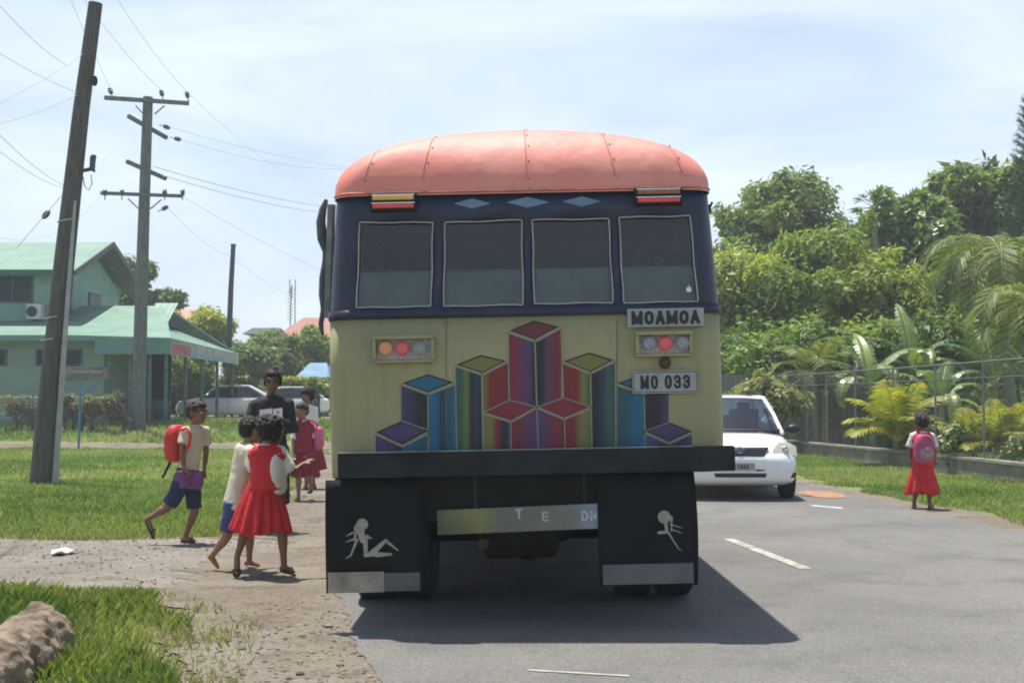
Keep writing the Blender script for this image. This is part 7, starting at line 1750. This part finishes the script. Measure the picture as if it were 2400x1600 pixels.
# banana flower and yellow fruit-like dry leaf bits
bf = thing('banana_flower', 'purple banana flower hanging on a pale stalk over the fence', 'flower', P(2012, 850, 33.8)); mb = MB(); a = P(2010, 868, 33.8)
mb.lathe(a, [(.01, .16), (.06, .1), (.085, 0), (.06, -.09), (.01, -.15)], 'Z', 12); mb.build('bud', mat('purple_bract', (.2, .07, .22), .5, .2, 6), bf, world=True, smooth=60)
mb = MB(); mb.tube([P(1985, 812, 33.8), P(2000, 815, 33.8), P(2010, 835, 33.8), P(2010, 855, 33.8)], .022, 6); mb.build('stalk', MATS['banana_rib'], bf, world=True)
mb = MB(); mb.lathe(P(2006, 890, 33.7), [(.01, .12), (.045, .08), (.05, -.02), (.03, -.14), (.005, -.18)], 'Z', 10); mb.build('bract', mat('pink_bract', (.6, .3, .22), .6, .2, 6), bf, world=True, smooth=60)
# papaya-like crown on thin stem against the sky
Y = 46; c = P(2048, 488, Y); pt = thing('papaya_tree', 'slender papaya top sticking up against the sky between the big crowns', 'tree', (c.x+.3, Y, .1)); mb = MB()
mb.tube([(c.x+.3, Y, 0), (c.x+.25, Y, 4), (c.x+.05, Y, 7), c], [.13, .11, .09, .07], 9); mb.build('trunk', bark2, pt, world=True, smooth=50)
rng = np.random.RandomState(5); vs = []; cs = []; mb = MB()
for k in range(13):
    a = k*2.4; e = rng.uniform(-.3, .9); d = np.array([math.cos(a)*math.cos(e), math.sin(a)*math.cos(e), math.sin(e)]); q = np.array(c)+d*.55; mb.tube([c, V(q)], .012, 4)
    for j in range(7):
        b = (j-3)*.42; s = np.cross(d, [0, 0, 1]); s /= np.linalg.norm(s); dd = d*math.cos(b)+s*math.sin(b)-np.array([0, 0, .35]); w_ = np.cross(dd, [0, 0, 1])*.06; vs += [q, q+dd*.25+w_, q+dd*.48, q+dd*.25-w_]; cs.append(np.array([.07, .12, .04])*rng.uniform(.7, 1.4))
mb.build('leaf_stalk', MATS['banana_rib'], pt, world=True); fast_mesh('crown', np.array(vs), 4, np.array(cs), LEAF, pt, True)
# small flowering shrub and white blossoms right of the schoolgirl
cl = clusters(Pc(2235, 1030, 24.5), rr_px(45, 38, 24.5), 8, 81, (.3, .5)); t = tree('low red and white flowering shrub behind the schoolgirl', (bpx(2235, 24.5), 24.5, 0), .5, cl, 1100, .09, [(.08, .15, .05), (.14, .2, .06)], 81, .02, 4, name='flowering_shrub', stems=3)
leafy('blossoms', cl, 130, .07, [(.6, .12, .12), (.75, .7, .68), (.6, .3, .35)], 82, parent=t, shell=.9, aspect=.9)
cl = clusters(Pc(2395, 1045, 23), rr_px(40, 40, 23), 8, 83, (.3, .5)); t = tree('low white flowering shrub at the right edge under the palms', (bpx(2395, 23), 23, 0), .5, cl, 1000, .08, [(.08, .15, .05), (.14, .2, .06)], 83, .02, 4, name='flowering_shrub', stems=3)
leafy('blossoms', cl, 130, .06, [(.75, .7, .68), (.7, .5, .5)], 84, parent=t, shell=.9, aspect=.9)
# plant with pale leaves by the car (left end of sheet fence)
cl = clusters(Pc(1805, 935, 34), rr_px(75, 62, 34), 16, 85, (.25, .45)); tree('pale olive bush at the left end of the fence above the white car', (bpx(1805, 34), 34, 0), 1.6, cl, 7000, .14, [(.16, .18, .08), (.24, .25, .12), (.32, .31, .16), (.2, .24, .07)], 85, .05, 7, name='bush', stems=3)
cl = clusters(Pc(1730, 960, 36), rr_px(50, 60, 36), 10, 86, (.25, .45)); tree('shaded bush seen between the bus and the white car roof', (bpx(1730, 36), 36, 0), 1.6, cl, 4000, .16, MG, 86, .05, 7, name='bush', stems=3)
# left side ---------------------------------------------------------------------
Y = 76; g0 = ztf(-18, Y); cl = clusters(Pc(300, 690, Y), rr_px(60, 75, Y), 18, 21, (.25, .42))+clusters(Pc(375, 705, Y), rr_px(45, 38, Y), 8, 22, (.3, .5))+clusters(Pc(250, 700, Y), rr_px(40, 50, Y), 6, 23)
tree('dark spreading tree behind the upper storey of the teal house', (P(310, 900, Y).x, Y, g0), 6, cl, 14000, .34, DG+[(.2, .22, .07)], 21, .25, 10)
def bushpx(label, px, py, w_, h_, Y, n, size, cols, seed, k=16, nm='bush', sub=(.25, .42), **kw):
    cl = clusters(Pc(px, py, Y), rr_px(w_, h_, Y), k, seed, sub); x = P(px, py, Y).x
    return tree(label, (x, Y, ztf(x, Y)), max(1, CAMZ+(945-py)/3000*Y-ztf(x, Y)), cl, n, size, cols, seed, .07, 8, name=nm, stems=3, **kw)
YB = [(.14, .2, .04), (.22, .28, .05), (.32, .34, .07), (.4, .38, .09)]
bushpx('bright yellow green tree with loose leaves above the annex roof end', 470, 785, 85, 60, 64, 9000, .24, YB, 24, 18, 'shrub_tree')
bushpx('grey green bushy tree below the thin dark pole', 590, 850, 70, 62, 62, 9000, .22, [(.09, .14, .05), (.14, .2, .07), (.2, .25, .1), (.28, .3, .15)], 25, 20, 'shrub_tree')
bushpx('dull green tree with dry patches in front of the far shed', 660, 850, 55, 60, 68, 7000, .22, [(.10, .14, .05), (.16, .2, .07), (.24, .24, .11)], 26, 16, 'shrub_tree')
bushpx('light green tree next to the left edge of the bus', 735, 830, 40, 55, 70, 5000, .24, YB[:3], 27, 12, 'shrub_tree')
bushpx('green bush behind the porch posts of the annex', 450, 870, 75, 40, 60.5, 6000, .2, MG, 28, 14)
bushpx('bush between the sheds far behind the teacher', 640, 800, 60, 26, 80, 3500, .26, MG, 29, 12)
bushpx('bush low beside the bus under the blue shelter', 745, 905, 35, 25, 55, 2500, .16, YB[:3], 30, 10)
HY = [(.32, .33, .03), (.42, .41, .04), (.26, .3, .05)]
for px, w_, lb in ((455, 42, 'yellow topped hedge shrub left, below the annex fascia'), (560, 40, 'yellow topped hedge shrub in the middle above the parked car'), (695, 34, 'yellow topped hedge shrub between the woman in black and the bus')):
    Y = 64; t = bushpx(lb, px, 918, w_+10, 22, Y, 4200, .13, DG, int(px), 16, 'hedge_shrub', group='yellow topped hedge shrubs')
    leafy('golden_tips', [(Pc(px-w_*.9+i*w_*.225, 890+2*math.sin(i*2), Y-.3), rr_px(w_*.22, 6+2*math.sin(i*3), Y)) for i in range(9)], 1900, .12, HY, int(px)+2, parent=t, shell=.2)
# dark hedge behind the parked cars
cl = [(Pc(px, 935, 65), rr_px(26, 36, 65)) for px in range(380, 780, 20)]
o = leafy('hedge', cl, 16000, .15, [(.03, .05, .018), (.05, .08, .025), (.08, .11, .03)], 91, world=False, shell=.4, gap=.05); tag(o, 'dark clipped hedge running behind the parked white cars', 'hedge')
# dry weeds on the house fence
for px, w_, h_, Y, sd, lb in ((45, 38, 32, 43.6, 92, 'dry brown vines on the wire fence at the left edge'), (120+40, 14, 30, 43.6, 93, 'thin dry vine clump beside the leaning pole'), (215, 38, 34, 43.4, 94, 'dry brown bush under the porch behind the blue sign pole'), (265, 20, 48, 43.2, 95, 'tall dry dead shrub against the porch posts')):
    bushpx(lb, px, 950, w_, h_, Y, 1500, .10, [(.16, .13, .09), (.24, .19, .14), (.14, .18, .08), (.2, .16, .1)], sd, 10, 'dry_shrub', gap=.4)
bushpx('grass clump with vines around the base of the tall crossarm pole', 332, 965, 22, 16, 46, 900, .12, MG, 97, 8)
# low far tree line to close the horizon
rv_ = random.Random(19)
cl = []
for i in range(70):
    a = -1.0+2.0*i/69; Yy = rv_.uniform(125, 150); cl.append((np.array([math.tan(a*.62)*Yy*1.0-6, Yy, 1.5+rv_.uniform(0, 1.6)]), np.array([5, 4, rv_.uniform(2.2, 3.6)])))
o = leafy('far_woodland', cl, 30000, .7, DG+MG, 99, world=False, shell=.5, gap=.02); tag(o, kind='stuff')
# ------------------------------------------------------------------ haze volume added to lift dark tones, standing for a windscreen veil
mb = MB(); mb.box((-1400, -50, -1.2), (1400, 1900, 24))
hm = bpy.data.materials.new('haze'); hm.use_nodes = True; hm.node_tree.nodes.clear()
_o = hm.node_tree.nodes.new('ShaderNodeOutputMaterial'); _v = hm.node_tree.nodes.new('ShaderNodeVolumePrincipled')
_v.inputs['Density'].default_value = 0.0014; _v.inputs['Color'].default_value = (.86, .93, 1, 1); _v.inputs['Anisotropy'].default_value = 0.2
hm.node_tree.links.new(_v.outputs[0], _o.inputs['Volume'])
hz = mb.build('haze', hm); tag(hz, kind='stuff')
